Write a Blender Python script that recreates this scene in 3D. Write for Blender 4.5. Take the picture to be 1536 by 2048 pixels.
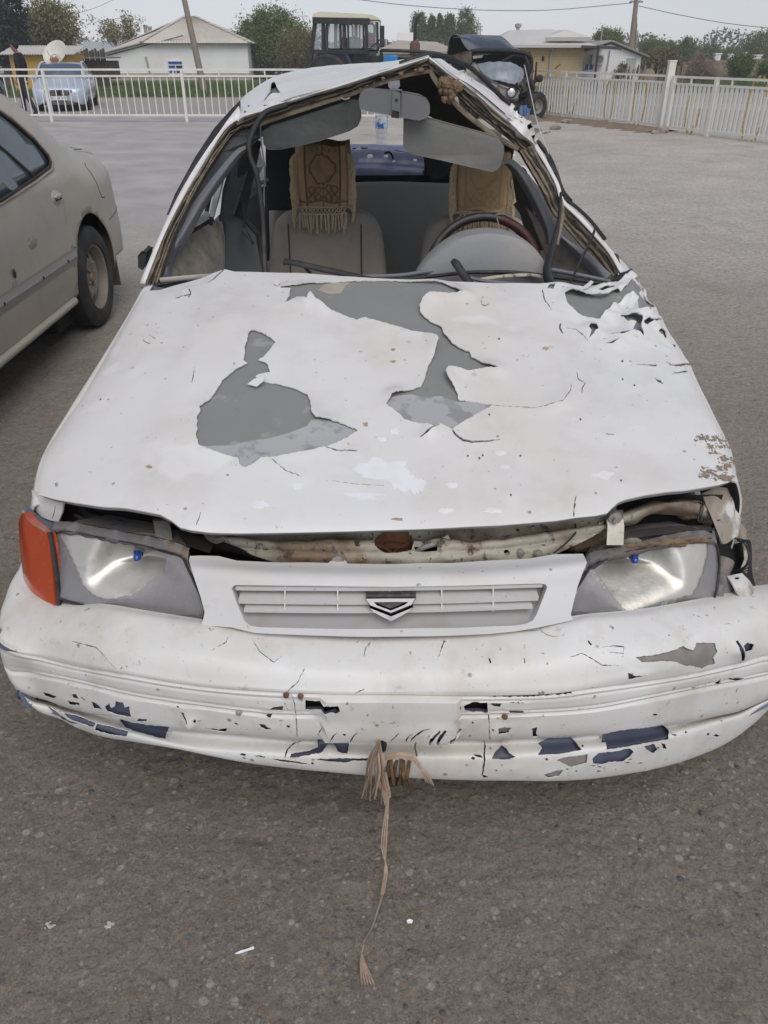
import bpy, math, random
import numpy as np
from mathutils import Vector, Matrix
from mathutils.geometry import delaunay_2d_cdt, tessellate_polygon

for o in list(bpy.data.objects):
    bpy.data.objects.remove(o)
scene = bpy.context.scene
C = scene.collection
rnd = random.Random(7)
PI = math.pi

# ------------------------------------------------------------ camera, sky, sun, exposure
FPX, EYE, HORIZON = 1550.0,1.5,97.0        # measured on the 1536 x 2048 photograph
PITCH = math.atan((1024 - HORIZON) / FPX)
CP, SP = math.cos(PITCH), math.sin(PITCH)
cam = bpy.data.cameras.new('camera')
cam.sensor_fit = 'AUTO'; cam.sensor_width = 36.0
cam.lens = 36.0 * FPX / 2048.0
cam.clip_start = 0.02; cam.clip_end = 3000
camo = bpy.data.objects.new('camera', cam); C.objects.link(camo)
camo.location = (0,0, EYE); camo.rotation_euler = (PI / 2 - PITCH, 0,0)
scene.camera = camo

world = bpy.data.worlds.new('World'); scene.world = world; world.use_nodes = True
wt = world.node_tree; wt.nodes.clear()
sky = wt.nodes.new('ShaderNodeTexSky'); sky.sky_type = 'NISHITA'
sky.sun_disc = False
SUN_EL, SUN_ROT = math.radians(54), math.radians(166)
sky.sun_elevation = SUN_EL; sky.sun_rotation = SUN_ROT
sky.air_density = 1.0; sky.dust_density = 0.3; sky.ozone_density = 1.5
hs = wt.nodes.new('ShaderNodeHueSaturation'); hs.inputs['Saturation'].default_value = 0.3
bg = wt.nodes.new('ShaderNodeBackground'); bg.inputs['Strength'].default_value = 0.09
wo = wt.nodes.new('ShaderNodeOutputWorld')
tint = wt.nodes.new('ShaderNodeMix'); tint.data_type = 'RGBA'; tint.blend_type = 'MULTIPLY'; tint.inputs['Factor'].default_value = 1; tint.inputs[7].default_value = (.95,.97,1.06,1)   # grey lavender haze
wt.links.new(sky.outputs[0], hs.inputs['Color']); wt.links.new(hs.outputs[0], tint.inputs[6]); wt.links.new(tint.outputs[2], bg.inputs['Color'])
wt.links.new(bg.outputs[0], wo.inputs['Surface'])
sl = bpy.data.lights.new('sun', 'SUN'); sl.energy = 1.5; sl.angle = math.radians(50); sl.color = (1,.955,.90)
so = bpy.data.objects.new('sun', sl); C.objects.link(so)
# direction towards the sun; Nishita rotation is measured from +Y towards +X
sd = Vector((math.sin(SUN_ROT) * math.cos(SUN_EL), math.cos(SUN_ROT) * math.cos(SUN_EL), math.sin(SUN_EL)))
so.rotation_euler = sd.to_track_quat('Z', 'Y').to_euler(); so.location = (0,0,30)
scene.view_settings.view_transform = 'Standard'; scene.view_settings.look = 'None'
scene.view_settings.gamma = 1; scene.view_settings.use_curve_mapping = False
scene.view_settings.exposure = 0.35
scene.cycles.max_bounces = 6; scene.cycles.transparent_max_bounces = 12
scene.cycles.use_denoising = True

# ------------------------------------------------------------ measuring helpers: a photo point + its distance -> a place
def _ray(u, v):
    y = (1024 - v) / FPX
    return (u - 768) / FPX, CP + SP * y, -SP + CP * y
def UZ(u, v, z):
    a, b, c = _ray(u, v); t = (z - EYE) / c
    return (a * t, b * t, z)
def UY(u, v, Y):
    a, b, c = _ray(u, v); t = Y / b
    return (a * t, Y, EYE + c * t)
LOW = -.4                                     # the road and village lie a little lower than the lot
def gz(x, y):
    x = np.asarray(x, float); s0 = 22.9 + 4.5 * np.clip((x - 2.2) / 2.,0,1); t = np.clip((np.asarray(y, float) - s0) / 1.3,0,1)
    return LOW * t * t * (3 - 2 * t)
def UYs(pts): return [UY(*p) for p in pts]
def UZs(pts): return [UZ(*p) for p in pts]
def project(P):
    P = np.asarray(P, float)
    d = CP * P[...,1] - SP * (P[...,2] - EYE); yc = SP * P[...,1] + CP * (P[...,2] - EYE)
    return np.stack([768 + FPX * P[...,0] / d, 1024 - FPX * yc / d],-1)

# ------------------------------------------------------------ materials
_M = {}
def S(r, g, b):
    f = lambda c: (c / 255 / 12.92) if c / 255 <= .04045 else ((c / 255 + .055) / 1.055) ** 2.4
    return (f(r), f(g), f(b))
def mat(name, base, rough=.6, metal=0., layers=(), bump=(), alpha=1., spec=.5, trans=0., coat=0.):
    """layers: (kind, scale, colour, lo, hi, amount[, detail]) each laid over the one before; kind n = noise, v = voronoi cell distance, c = voronoi cell colour, s = stretched noise"""
    if name in _M: return _M[name]
    m = bpy.data.materials.new(name); m.use_nodes = True; _M[name] = m
    t = m.node_tree; N = t.nodes; L = t.links
    p = N['Principled BSDF']
    p.inputs['Roughness'].default_value = rough; p.inputs['Metallic'].default_value = metal
    p.inputs['Specular IOR Level'].default_value = spec
    p.inputs['Transmission Weight'].default_value = trans
    p.inputs['Coat Weight'].default_value = coat
    if alpha < 1: p.inputs['Alpha'].default_value = alpha
    tc = N.new('ShaderNodeTexCoord'); col = None
    def tex(kind, scale, detail=4):
        if kind in 'nse':
            x = N.new('ShaderNodeTexNoise'); x.inputs['Detail'].default_value = detail; x.inputs['Roughness'].default_value = .6
            out = x.outputs['Fac']
        else:
            x = N.new('ShaderNodeTexVoronoi'); out = x.outputs['Distance'] if kind == 'v' else x.outputs['Color']
        x.inputs['Scale'].default_value = scale
        if kind == 's':
            mp = N.new('ShaderNodeMapping'); mp.inputs['Scale'].default_value = (1,1,.06)
            L.new(tc.outputs['Object'], mp.inputs['Vector']); L.new(mp.outputs[0], x.inputs['Vector'])
        else: L.new(tc.outputs['Object'], x.inputs['Vector'])
        return out
    if layers:
        rgb = N.new('ShaderNodeRGB'); rgb.outputs[0].default_value = (*base, 1); col = rgb.outputs[0]
        for ly in layers:
            kind, scale, c, lo, hi, amt = ly[:6]; det = ly[6] if len(ly) > 6 else 4
            o = tex(kind, scale, det)
            if kind == 'c':
                sp = N.new('ShaderNodeSeparateColor'); L.new(o, sp.inputs[0]); o = sp.outputs[0]
            mr = N.new('ShaderNodeMapRange'); mr.inputs['From Min'].default_value = lo; mr.inputs['From Max'].default_value = hi
            mr.inputs['To Min'].default_value = 0; mr.inputs['To Max'].default_value = amt
            L.new(o, mr.inputs['Value'])
            mx = N.new('ShaderNodeMix'); mx.data_type = 'RGBA'
            L.new(mr.outputs[0], mx.inputs['Factor']); L.new(col, mx.inputs[6]); mx.inputs[7].default_value = (*c, 1)
            col = mx.outputs[2]
        L.new(col, p.inputs['Base Color'])
    else: p.inputs['Base Color'].default_value = (*base, 1)
    prev = None
    for (kind, scale, strength, dist) in bump:
        b = N.new('ShaderNodeBump'); b.inputs['Strength'].default_value = strength; b.inputs['Distance'].default_value = dist
        L.new(tex(kind, scale, 6), b.inputs['Height'])
        if prev: L.new(prev, b.inputs['Normal'])
        prev = b.outputs[0]
    if prev: L.new(prev, p.inputs['Normal'])
    return m

# ------------------------------------------------------------ object helpers
OFF = {}
def thing(name, label, cat, loc=(0,0,0), rz=0, group=None, world=False):
    """an Empty at the thing's base that parents its parts; world=True: its parts are given in world coordinates"""
    o = bpy.data.objects.new(name, None); o.empty_display_size = .1; C.objects.link(o)
    o.location = loc; o.rotation_euler = (0,0, rz); o['label'] = label; o['category'] = cat
    if group: o['group'] = group
    OFF[o.name] = np.array(loc, float) if world else np.zeros(3)
    return o
def tag(o, label=None, cat=None, group=None, kind=None):
    if label: o['label'] = label
    if cat: o['category'] = cat
    if group: o['group'] = group
    if kind: o['kind'] = kind
    return o
class MB:
    """collects shapes that end in ONE mesh"""
    def __init__(s): s.v = []; s.f = []; s.m = []
    def add(s, v, f, m=0):
        b = len(s.v); s.v += [tuple(map(float, p)) for p in v]; s.f += [tuple(b + i for i in q) for q in f]; s.m += [m] * len(f); return s
    def box(s, c, d, rz=0, m=0, rx=0, ry=0):
        R = Matrix.Rotation(rz, 3, 'Z') @ Matrix.Rotation(ry, 3, 'Y') @ Matrix.Rotation(rx, 3, 'X')
        v = [Vector(c) + R @ Vector((x * d[0] / 2, y * d[1] / 2, z * d[2] / 2)) for z in (-1,1) for y in (-1,1) for x in (-1,1)]
        return s.add(v, [(0,2,3,1),(4,5,7,6),(0,1,5,4),(2,6,7,3),(0,4,6,2),(1,3,7,5)], m)
    def beam(s, a, b, w, h, m=0, up=(0,0,1)):
        a, b = Vector(a), Vector(b); d = (b - a)
        if d.length < 1e-6: return s
        d.normalize(); x = d.cross(Vector(up))
        if x.length < 1e-4: x = d.cross(Vector((0,1,0)))
        x.normalize(); z = x.cross(d)
        v = [p + x * (sx * w / 2) + z * (sz * h / 2) for p in (a, b) for sx, sz in ((-1,-1),(1,-1),(1,1),(-1,1))]
        return s.add(v, [(3,2,1,0),(4,5,6,7),(0,1,5,4),(1,2,6,5),(2,3,7,6),(3,0,4,7)], m)
    def tube(s, pts, r, n=8, m=0, flat=1., closed=False, smooth=0):
        P = [Vector(p) for p in pts]
        if smooth: P = [Vector(p) for p in spline(P, smooth, closed)]
        k = len(P); rr = r if hasattr(r, '__len__') else [r] * k
        if len(rr) != k: rr = np.interp(np.linspace(0,1, k), np.linspace(0,1, len(rr)), rr)
        ref = None; rings = []
        for i in range(k):
            a = P[(i - 1) % k] if closed or i else P[0]; b = P[(i + 1) % k] if closed or i < k - 1 else P[-1]
            t = (b - a).normalized() if (b - a).length > 1e-9 else Vector((0,0,1))
            if ref is None: ref = t.orthogonal()
            ref = (ref - t * ref.dot(t));
            if ref.length < 1e-6: ref = t.orthogonal()
            ref.normalize(); q = t.cross(ref)
            rings.append([P[i] + ref * (rr[i] * math.cos(2 * PI * j / n)) + q * (flat * rr[i] * math.sin(2 * PI * j / n)) for j in range(n)])
        v = [p for rg in rings for p in rg]; f = []
        for i in range(k if closed else k - 1):
            for j in range(n):
                a, b = i * n, ((i + 1) % k) * n
                f.append((a + j, a + (j + 1) % n, b + (j + 1) % n, b + j))
        if not closed: f += [tuple(range(n))[::-1], tuple((k - 1) * n + j for j in range(n))]
        return s.add(v, f, m)
    def lathe(s, prof, c=(0,0,0), axis='Z', n=24, m=0, rot=None):
        v = []; f = []
        for (r, h) in prof:
            for j in range(n):
                a = 2 * PI * j / n; p = Vector((r * math.cos(a), r * math.sin(a), h))
                if axis == 'X': p = Vector((p.z, p.x, p.y))
                if axis == 'Y': p = Vector((p.x, p.z, p.y))
                if rot is not None: p = rot @ p
                v.append(p + Vector(c))
        for i in range(len(prof) - 1):
            for j in range(n): f.append((i * n + j, i * n + (j + 1) % n, (i + 1) * n + (j + 1) % n, (i + 1) * n + j))
        return s.add(v, f, m)
    def grid(s, rows, m=0, closed=False):
        R = len(rows); K = len(rows[0]); v = [p for r in rows for p in r]; f = []
        for i in range(R - 1):
            for j in range(K if closed else K - 1): f.append((i * K + j, i * K + (j + 1) % K, (i + 1) * K + (j + 1) % K, (i + 1) * K + j))
        return s.add(v, f, m)
    def prism(s, poly, vec, m=0):
        """poly: 3D points, extruded by vec, caps triangulated"""
        n = len(poly); P = [Vector(p) for p in poly]; V = Vector(vec)
        tri = tessellate_polygon([P])
        v = P + [p + V for p in P]
        f = [tuple(t) for t in tri] + [tuple(n + i for i in t[::-1]) for t in tri] + [(i, (i + 1) % n, n + (i + 1) % n, n + i) for i in range(n)]
        return s.add(v, f, m)
    def ball(s, c, r, m=0, nu=10, nv=7, sc=(1,1,1), jit=0, rg=None):
        v = []; f = []
        for i in range(nv + 1):
            th = PI * i / nv
            for j in range(nu):
                ph = 2 * PI * j / nu; k = r * (1 + (rg.uniform(-jit, jit) if rg and 0 < i < nv else 0))
                v.append((c[0] + k * sc[0] * math.sin(th) * math.cos(ph), c[1] + k * sc[1] * math.sin(th) * math.sin(ph), c[2] + k * sc[2] * math.cos(th)))
        for i in range(nv):
            for j in range(nu): f.append((i * nu + j, (i + 1) * nu + j, (i + 1) * nu + (j + 1) % nu, i * nu + (j + 1) % nu))
        return s.add(v, f, m)
    def build(s, name, m, parent=None, smooth=30, **kw):
        return obj(name, s.v, s.f, m, parent, smooth, s.m, **kw)
def obj(name, V, F, m, parent=None, smooth=30, mi=None, bevel=0, kind=None, solid=0):
    me = bpy.data.meshes.new(name)
    off = OFF.get(parent.name, np.zeros(3)) if parent else np.zeros(3)
    V = np.asarray(V, float).reshape(-1,3) - off
    me.from_pydata(V.tolist(),[], F)
    ms = m if isinstance(m, (list, tuple)) else [m]
    for x in ms: me.materials.append(x)
    if mi is not None and len(ms) > 1: me.polygons.foreach_set('material_index', mi)
    me.validate(); me.update()
    o = bpy.data.objects.new(name, me); C.objects.link(o)
    if parent: o.parent = parent
    OFF[o.name] = off
    if smooth:
        me.shade_smooth(); me.set_sharp_from_angle(angle=math.radians(smooth))
    if solid:
        md = o.modifiers.new('thickness', 'SOLIDIFY'); md.thickness = solid; md.offset = -1
    if bevel:
        md = o.modifiers.new('edge', 'BEVEL'); md.width = bevel; md.segments = 2; md.limit_method = 'ANGLE'; md.angle_limit = math.radians(40)
    if kind: o['kind'] = kind
    return o
def dup(o, parent=None, loc=None):
    c = o.copy(); C.objects.link(c)
    if parent: c.parent = parent
    if loc is not None: c.location = loc
    OFF[c.name] = OFF.get(o.name, np.zeros(3))
    return c
def spline(P, k, closed=False):
    """Catmull-Rom through P, k points per span"""
    P = np.asarray(P, float); n = len(P)
    if closed: Q = np.vstack([P[-1:], P, P[:2]])
    else: Q = np.vstack([2 * P[:1] - P[1:2], P, 2 * P[-1:] - P[-2:-1]])
    out = []
    for i in range(n if closed else n - 1):
        a, b, c, d = Q[i], Q[i + 1], Q[i + 2], Q[i + 3]
        for j in range(k):
            t = j / k
            out.append(.5 * (2 * b + (c - a) * t + (2 * a - 5 * b + 4 * c - d) * t * t + (3 * b - a - 3 * c + d) * t ** 3))
    if not closed: out.append(P[-1])
    return [tuple(p) for p in out]
def resample(P, n):
    P = np.asarray(P, float); d = np.r_[0, np.cumsum(np.linalg.norm(np.diff(P, axis=0), axis=1))]
    x = np.linspace(0, d[-1], n)
    return np.stack([np.interp(x, d, P[:, i]) for i in range(P.shape[1])],1)
def smoothn(x, y, seed=0):
    """cheap smooth value noise in -1..1 for arrays"""
    r = np.random.RandomState(seed); T = r.uniform(-1,1,(64,64))
    xi = np.floor(x).astype(int); yi = np.floor(y).astype(int); fx = x - xi; fy = y - yi
    fx = fx * fx * (3 - 2 * fx); fy = fy * fy * (3 - 2 * fy)
    g = lambda a, b: T[a % 64, b % 64]
    return (g(xi, yi) * (1 - fx) + g(xi + 1, yi) * fx) * (1 - fy) + (g(xi, yi + 1) * (1 - fx) + g(xi + 1, yi + 1) * fx) * fy

class Surf:
    """a smooth sheet through a lattice of real points (rows x columns)"""
    def __init__(s, rows, cols=None, disp=None, bmax=1.):
        s.bmax = bmax
        if cols: rows = [resample(spline(r, 8), cols) for r in rows]
        P = np.asarray(rows, float); s.R, s.K = P.shape[:2]
        P = np.concatenate([2 * P[:1] - P[1:2], P, 2 * P[-1:] - P[-2:-1]],0)
        s.P = np.concatenate([2 * P[:, :1] - P[:, 1:2], P, 2 * P[:, -1:] - P[:, -2:-1]],1)
        s.disp = disp; s._tab = None; s.sg = None
    def raw(s, a, b):
        x = np.clip(a, 0,1) * (s.K - 1); y = np.clip(b, 0,1) * (s.R - 1)
        j = np.clip(np.floor(x).astype(int),0, s.K - 2); i = np.clip(np.floor(y).astype(int),0, s.R - 2)
        fx, fy = x - j, y - i
        w = lambda t: np.stack([-.5 * t + t * t - .5 * t ** 3,1 - 2.5 * t * t + 1.5 * t ** 3,.5 * t + 2 * t * t - 1.5 * t ** 3,-.5 * t * t + .5 * t ** 3],-1)
        wx, wy = w(fx), w(fy); out = np.zeros(a.shape + (3,))
        for p in range(4):
            for q in range(4): out += (wy[..., p] * wx[..., q])[..., None] * s.P[i + p, j + q]
        return out
    def normal(s, a, b):
        e = 1e-3
        du = s.raw(np.minimum(a + e, 1), b) - s.raw(np.maximum(a - e, 0), b); dv = s.raw(a, np.minimum(b + e, 1)) - s.raw(a, np.maximum(b - e, 0))
        n = np.cross(du, dv); n /= np.linalg.norm(n, axis=-1, keepdims=True) + 1e-12
        if s.sg is None:
            s.sg = 1.; A, B = np.meshgrid(np.linspace(.15,.85,9), np.linspace(.1,.85,9)); A, B = A.ravel(), B.ravel()
            d = (s.normal(A, B) * (np.array([0,-.6, EYE + 3]) - s.raw(A, B))).sum(-1).mean(); s.sg = 1. if d > 0 else -1.
        return n * s.sg
    def ev(s, a, b, off=0.):
        P = s.raw(a, b); o = off + (s.disp(a, b, P) if s.disp else 0)
        return P + s.normal(a, b) * np.broadcast_to(o, a.shape)[..., None]
    def inv(s, px):
        """photo points -> sheet parameters"""
        px = np.asarray(px, float)
        if s._tab is None:
            a, b = np.meshgrid(np.linspace(0,1,161), np.linspace(0, s.bmax, 121)); q = s.raw(a.ravel(), b.ravel()); s._tab = (a.ravel(), b.ravel(), project(q), CP * q[:, 1] - SP * (q[:, 2] - EYE))
        A, B, T, D = s._tab; a = np.zeros(len(px)); b = np.zeros(len(px))
        for i, p in enumerate(px):
            d2 = ((T - p) ** 2).sum(1); near = d2 < 100
            sc = d2 + (3e4 * np.maximum(0, D - D[near].min() - .05) if near.any() else 0)
            k = sc.argmin(); a[i], b[i] = A[k], B[k]
        e = 1e-3
        for _ in range(6):
            f0 = project(s.raw(a, b)); a2 = np.where(a > .5, a - e, a + e); b2 = np.where(b > .5, b - e, b + e)
            ja = (project(s.raw(a2, b)) - f0) / (a2 - a)[:, None]; jb = (project(s.raw(a, b2)) - f0) / (b2 - b)[:, None]
            r = px - f0; det = ja[:, 0] * jb[:, 1] - ja[:, 1] * jb[:, 0]; det = np.where(abs(det) < 1e-6,1e-6, det)
            da = (r[:, 0] * jb[:, 1] - r[:, 1] * jb[:, 0]) / det; db = (ja[:, 0] * r[:, 1] - ja[:, 1] * r[:, 0]) / det
            a = np.clip(a + np.clip(da, -.05,.05),0,1); b = np.clip(b + np.clip(db, -.05,.05),0, s.bmax)
        return np.stack([a, b],1)
def densify(poly, step, jag=0, seed=1, closed=True):
    r = random.Random(seed); out = []; n = len(poly)
    for i in range(n if closed else n - 1):
        a, b = poly[i], poly[(i + 1) % n]; d = math.hypot(b[0] - a[0], b[1] - a[1]); k = max(1, int(d / step))
        nx, ny = -(b[1] - a[1]) / (d + 1e-9),(b[0] - a[0]) / (d + 1e-9)
        for j in range(k):
            t = j / k; w = r.uniform(-jag, jag) if j else 0
            out.append((a[0] + (b[0] - a[0]) * t + nx * w, a[1] + (b[1] - a[1]) * t + ny * w))
    if not closed: out.append(poly[-1])
    return out
def inside(P, poly):
    x, y = P[:, 0], P[:, 1]; r = np.zeros(len(P), bool); n = len(poly)
    for i in range(n):
        x0, y0 = poly[i]; x1, y1 = poly[(i + 1) % n]
        c = (y0 > y) != (y1 > y)
        if c.any(): r ^= c & (x < (x1 - x0) * (y - y0) / (y1 - y0 + 1e-15) + x0)
    return r
def slit(pts, w):
    """a thin crack as a narrow polygon"""
    n = len(pts); L_, R_ = [],[]
    for i in range(n):
        a = pts[max(i - 1,0)]; b = pts[min(i + 1, n - 1)]; d = math.hypot(b[0] - a[0], b[1] - a[1]) + 1e-9
        k = w / 2 * (0.25 + math.sin(PI * (i + .5) / n))
        L_.append((pts[i][0] - (b[1] - a[1]) / d * k, pts[i][1] + (b[0] - a[0]) / d * k)); R_.append((pts[i][0] + (b[1] - a[1]) / d * k, pts[i][1] - (b[0] - a[0]) / d * k))
    return L_ + R_[::-1]
def sheet(name, sf, outline, holes, m, parent, g=(120,60), off=0., th=.003, lifts=(), curl=0., jag=0., step=5, smooth=40, curl_r=.02):
    """sheet metal / paint film cut from a Surf: outline and holes are photo polygons (outline None = the whole lattice)"""
    asp = g[0] / g[1]
    polys = []
    if outline is None or isinstance(outline, float):
        k = 40; o = [(i / k, 0) for i in range(k)] + [(1, i / k) for i in range(k)] + [(1 - i / k, 1) for i in range(k)] + [(0,1 - i / k) for i in range(k)]
        o = np.array(o, float); e = outline or 0.; o[:, 0] = e + o[:, 0] * (1 - 2 * e); polys.append(o)
    else: polys.append(sf.inv(densify(outline, step)))
    for i, h in enumerate(holes): polys.append(sf.inv(densify(h, min(step, 4), jag, i + 3)))
    gx, gy = np.meshgrid(np.linspace(0,1, g[0]), np.linspace(0,1, g[1])); G = np.stack([gx.ravel(), gy.ravel()],1)
    ins = inside(G, polys[0]); G = G[ins]
    vs = [p for q in polys for p in q]; edges = []; b = 0
    for q in polys:
        n = len(q); edges += [(b + i, b + (i + 1) % n) for i in range(n)]; b += n
    nb = b; vs += list(G)
    ov, oe, of, orig, _, _ = delaunay_2d_cdt([Vector((float(p[0]) * asp, float(p[1]))) for p in vs], edges, [],0,1e-7)
    W = np.array([(p.x / asp, p.y) for p in ov]); T = np.array(of, int)
    cen = W[T].mean(1); keep = inside(cen, polys[0])
    for h in polys[1:]: keep &= ~inside(cen, h)
    T = T[keep]
    a_, b_ = W[:, 0], W[:, 1]
    o = np.full(len(W), off)
    if (curl or len(lifts)) and len(polys) > 1:
        base = sf.raw(a_, b_); hv = np.vstack(polys[1:]); hp = sf.raw(hv[:, 0], hv[:, 1])
        d = np.full(len(W),1e3)
        for k in range(0, len(hp),400):
            d = np.minimum(d, np.sqrt(((base[:, None] - hp[None, k:k + 400]) ** 2).sum(-1)).min(1))
        nz = .5 + .5 * smoothn(base[:, 0] * 14, base[:, 1] * 14,5)
        o = o + curl * nz * np.exp(-(d / curl_r) ** 2)
        pp = project(base)
        for (lu, lv, lr, lh) in lifts:
            o = o + lh * np.exp(-(((pp - (lu, lv)) ** 2).sum(1)) / lr ** 2) * np.exp(-(d / .03) ** 2)
    V = sf.ev(a_, b_, o); F = [tuple(int(i) for i in t) for t in T]
    # make all faces look to the outside, then give the sheet its edge thickness
    nn = sf.normal(a_, b_)
    fl = []
    for t in F:
        p0, p1, p2 = V[t[0]], V[t[1]], V[t[2]]
        fl.append(t if np.dot(np.cross(p1 - p0, p2 - p0), nn[t[0]]) > 0 else t[::-1])
    F = fl
    if th:
        cnt = {}
        for t in F:
            for i in range(3):
                e = (t[i], t[(i + 1) % 3]); cnt[e] = 1
        bd = [e for e in cnt if (e[1], e[0]) not in cnt]
        low = {}; V = list(V)
        for e in bd:
            for i in e:
                if i not in low: low[i] = len(V); V.append(V[i] - nn[i] * th)
        F = F + [(e[1], e[0], low[e[0]], low[e[1]]) for e in bd]
    used = sorted({i for f in F for i in f}); mp = {i: k for k, i in enumerate(used)}
    return obj(name, [V[i] for i in used],[tuple(mp[i] for i in f) for f in F], m, parent, smooth)
def plate(name, pts, m, parent, th=.01, vec=None, bevel=.002, smooth=30):
    """flat or slightly twisted plate: photo corners with their distance, real thickness"""
    P = UYs(pts); vec = vec or (0, th, 0)
    return MB().prism(P, vec).build(name, m, parent, smooth, bevel=bevel)
# ------------------------------------------------------------ palette
TAN, BROWN, DIRT = S(176,160,136), S(96,74,52), S(128,108,84)
WHITE = mat('dusty white paint', (.73,.72,.70),.34, layers=(
    ('n', 1.7,(.64,.58,.49),.42,.78,.65),('n', 6,(.50,.45,.38),.5,.82,.5,6),('n', 22,(.60,.55,.48),.55,.8,.35,6),
    ('n', 70,(.22,.15,.10),.71,.76,.75,2),('v', 16,(.20,.16,.13),.075,.045,.7),('v', 7,(.40,.30,.2),.07,.02,.45),('n', 3.1,(.86,.86,.87),.62,.66,.35,3)),
    bump=(('n', 8,.15,.01),('n', 160,.06,.002)))
CAR_WHITE = mat('white bumper paint', (.72,.71,.68),.45, layers=(
    ('n', 2.5,(.62,.56,.47),.42,.76,.7),('n', 7,(.46,.41,.34),.52,.82,.6,6),('s', 9,(.50,.44,.36),.55,.75,.45),('n', 60,(.20,.15,.11),.69,.74,.8,2),
    ('v', 14,(.18,.15,.13),.08,.05,.75),('n', 28,(.38,.29,.20),.64,.76,.55,5),('n', 130,(.30,.26,.22),.66,.75,.5,3)), bump=(('n', 12,.12,.008),('n', 140,.08,.002)))
PRIMER = mat('bare grey primer', (.235,.238,.222),.55, layers=(
    ('n', 3.0,(.235,.235,.275),.57,.66,.9),('n', 5,(.255,.255,.238),.45,.6,.6),('n', 11,(.38,.37,.36),.60,.66,.6,6),('n', 40,(.13,.12,.11),.6,.8,.4)), bump=(('n', 60,.1,.003),))
BLUE_PLASTIC = mat('bare blue grey bumper plastic', (.095,.108,.16),.45, layers=(('n', 7,(.15,.16,.20),.45,.75,.7),('n', 30,(.22,.2,.17),.62,.8,.5)))
BROWN_PRIMER = PRIMER
BLACK = mat('perished black rubber', (.018,.018,.019),.62, layers=(('n', 12,(.11,.095,.075),.5,.8,.6),('n', 50,(.06,.05,.045),.5,.8,.5)))
DARK = mat('dark metal and cavity shade', (.012,.012,.012),.8, layers=(('n', 9,(.04,.035,.03),.5,.8,.6),))  # also carries the shade inside gaps and cavities
CHANNEL = mat('dusty glue channel', (.23,.185,.13),.9, layers=(('n', 14,(.08,.065,.05),.5,.64,.8),('n', 40,(.38,.31,.22),.5,.75,.6),('n', 5,(.09,.075,.055),.5,.7,.5)), bump=(('n', 40,.6,.01),('n', 130,.5,.004)))
GREYTRIM = mat('grey interior plastic', (.16,.165,.185),.55, layers=(('n', 6,(.21,.19,.165),.45,.8,.55),('n', 45,(.25,.23,.2),.6,.85,.4)), bump=(('n', 300,.08,.001),))
VISOR = mat('grey green visor vinyl', (.062,.066,.062),.6, layers=(('n', 4,(.15,.14,.12),.45,.8,.55),('n', 30,(.2,.18,.15),.62,.85,.4)), bump=(('n', 12,.3,.02),('n', 200,.1,.001)))
VISOR2 = mat('dusty visor vinyl', (.155,.155,.145),.65, layers=(('n', 5,(.22,.205,.18),.45,.75,.6),('n', 30,(.3,.27,.23),.62,.85,.4)), bump=(('n', 10,.3,.02),))
SEATF = mat('dusty grey seat cloth', (0.396,0.348,0.288),.95, layers=(('n', 5,(0.504,0.420,0.324),.42,.75,.7),('n', 16,(0.288,0.252,0.216),.5,.8,.5),('n', 260,(0.264,0.228,0.192),.5,.75,.4)), bump=(('n', 350,.3,.002),))
SEATD = mat('dark grey bench cloth', (.075,.077,.074),.95, layers=(('n', 5,(.09,.085,.075),.45,.8,.6),('n', 120,(.02,.02,.02),.5,.8,.4)))
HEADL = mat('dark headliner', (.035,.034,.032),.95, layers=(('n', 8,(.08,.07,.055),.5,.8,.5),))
DASH = mat('dusty grey dashboard', (.26,.26,.26),.6, layers=(('n', 5,(.34,.31,.27),.45,.75,.6),('n', 60,(.2,.19,.17),.55,.8,.4)), bump=(('n', 200,.1,.001),))
RUSTY = mat('stained cream metal', (.44,.395,.315),.6, metal=.1, layers=(('n', 6,(.22,.135,.07),.48,.62,.8,6),('n', 15,(.58,.53,.46),.5,.7,.5),('n', 30,(.09,.055,.033),.58,.66,.9,5),('n', 80,(.05,.04,.03),.62,.69,.85,3),('n', 3,(.16,.12,.085),.5,.7,.6)), bump=(('n', 20,.35,.012),('n', 90,.3,.004)))
RUST = mat('rust', (.17,.075,.035),.85, layers=(('n', 20,(.30,.17,.09),.45,.7,.7),('n', 60,(.06,.03,.02),.55,.75,.7)), bump=(('n', 60,.5,.004),))
MUDM = mat('caked mud', (.20,.135,.083),.95, layers=(('n', 12,(.28,.20,.13),.45,.7,.7),('n', 60,(.14,.10,.065),.5,.8,.6)), bump=(('n', 40,.7,.01),('n', 120,.5,.004)))
GRILLEM = mat('grey white grille paint', (.62,.61,.59),.45, layers=(('n', 5,(.5,.46,.4),.45,.8,.5),('n', 60,(.2,.15,.11),.70,.75,.75,2),('v', 18,(.18,.15,.13),.07,.045,.7),('n', 11,(.4,.3,.2),.66,.76,.5)), bump=(('n', 15,.1,.006),))
CHROME = mat('dusty reflector chrome', (.62,.595,.54),.34, metal=.6, layers=(('n', 6,(.40,.37,.31),.42,.7,.7),('n', 25,(.26,.23,.19),.55,.75,.5)), bump=(('n', 9,.25,.01),))
BADGE = mat('badge chrome', (.17,.17,.175),.22, metal=1., layers=(('n', 60,(.3,.28,.26),.55,.75,.6),))
LENS = mat('grimy cracked lens plastic', (.22,.215,.23),.1, alpha=.6, coat=.3, layers=(('n', 7,(.36,.33,.30),.48,.75,.6),('n', 60,(.16,.15,.14),.62,.8,.5)))
HOUSING = mat('grey lamp housing', (.17,.16,.16),.6, layers=(('n', 14,(.26,.19,.13),.5,.68,.75,6),('n', 50,(.08,.07,.06),.55,.75,.6)), bump=(('n', 40,.5,.006),))
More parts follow.
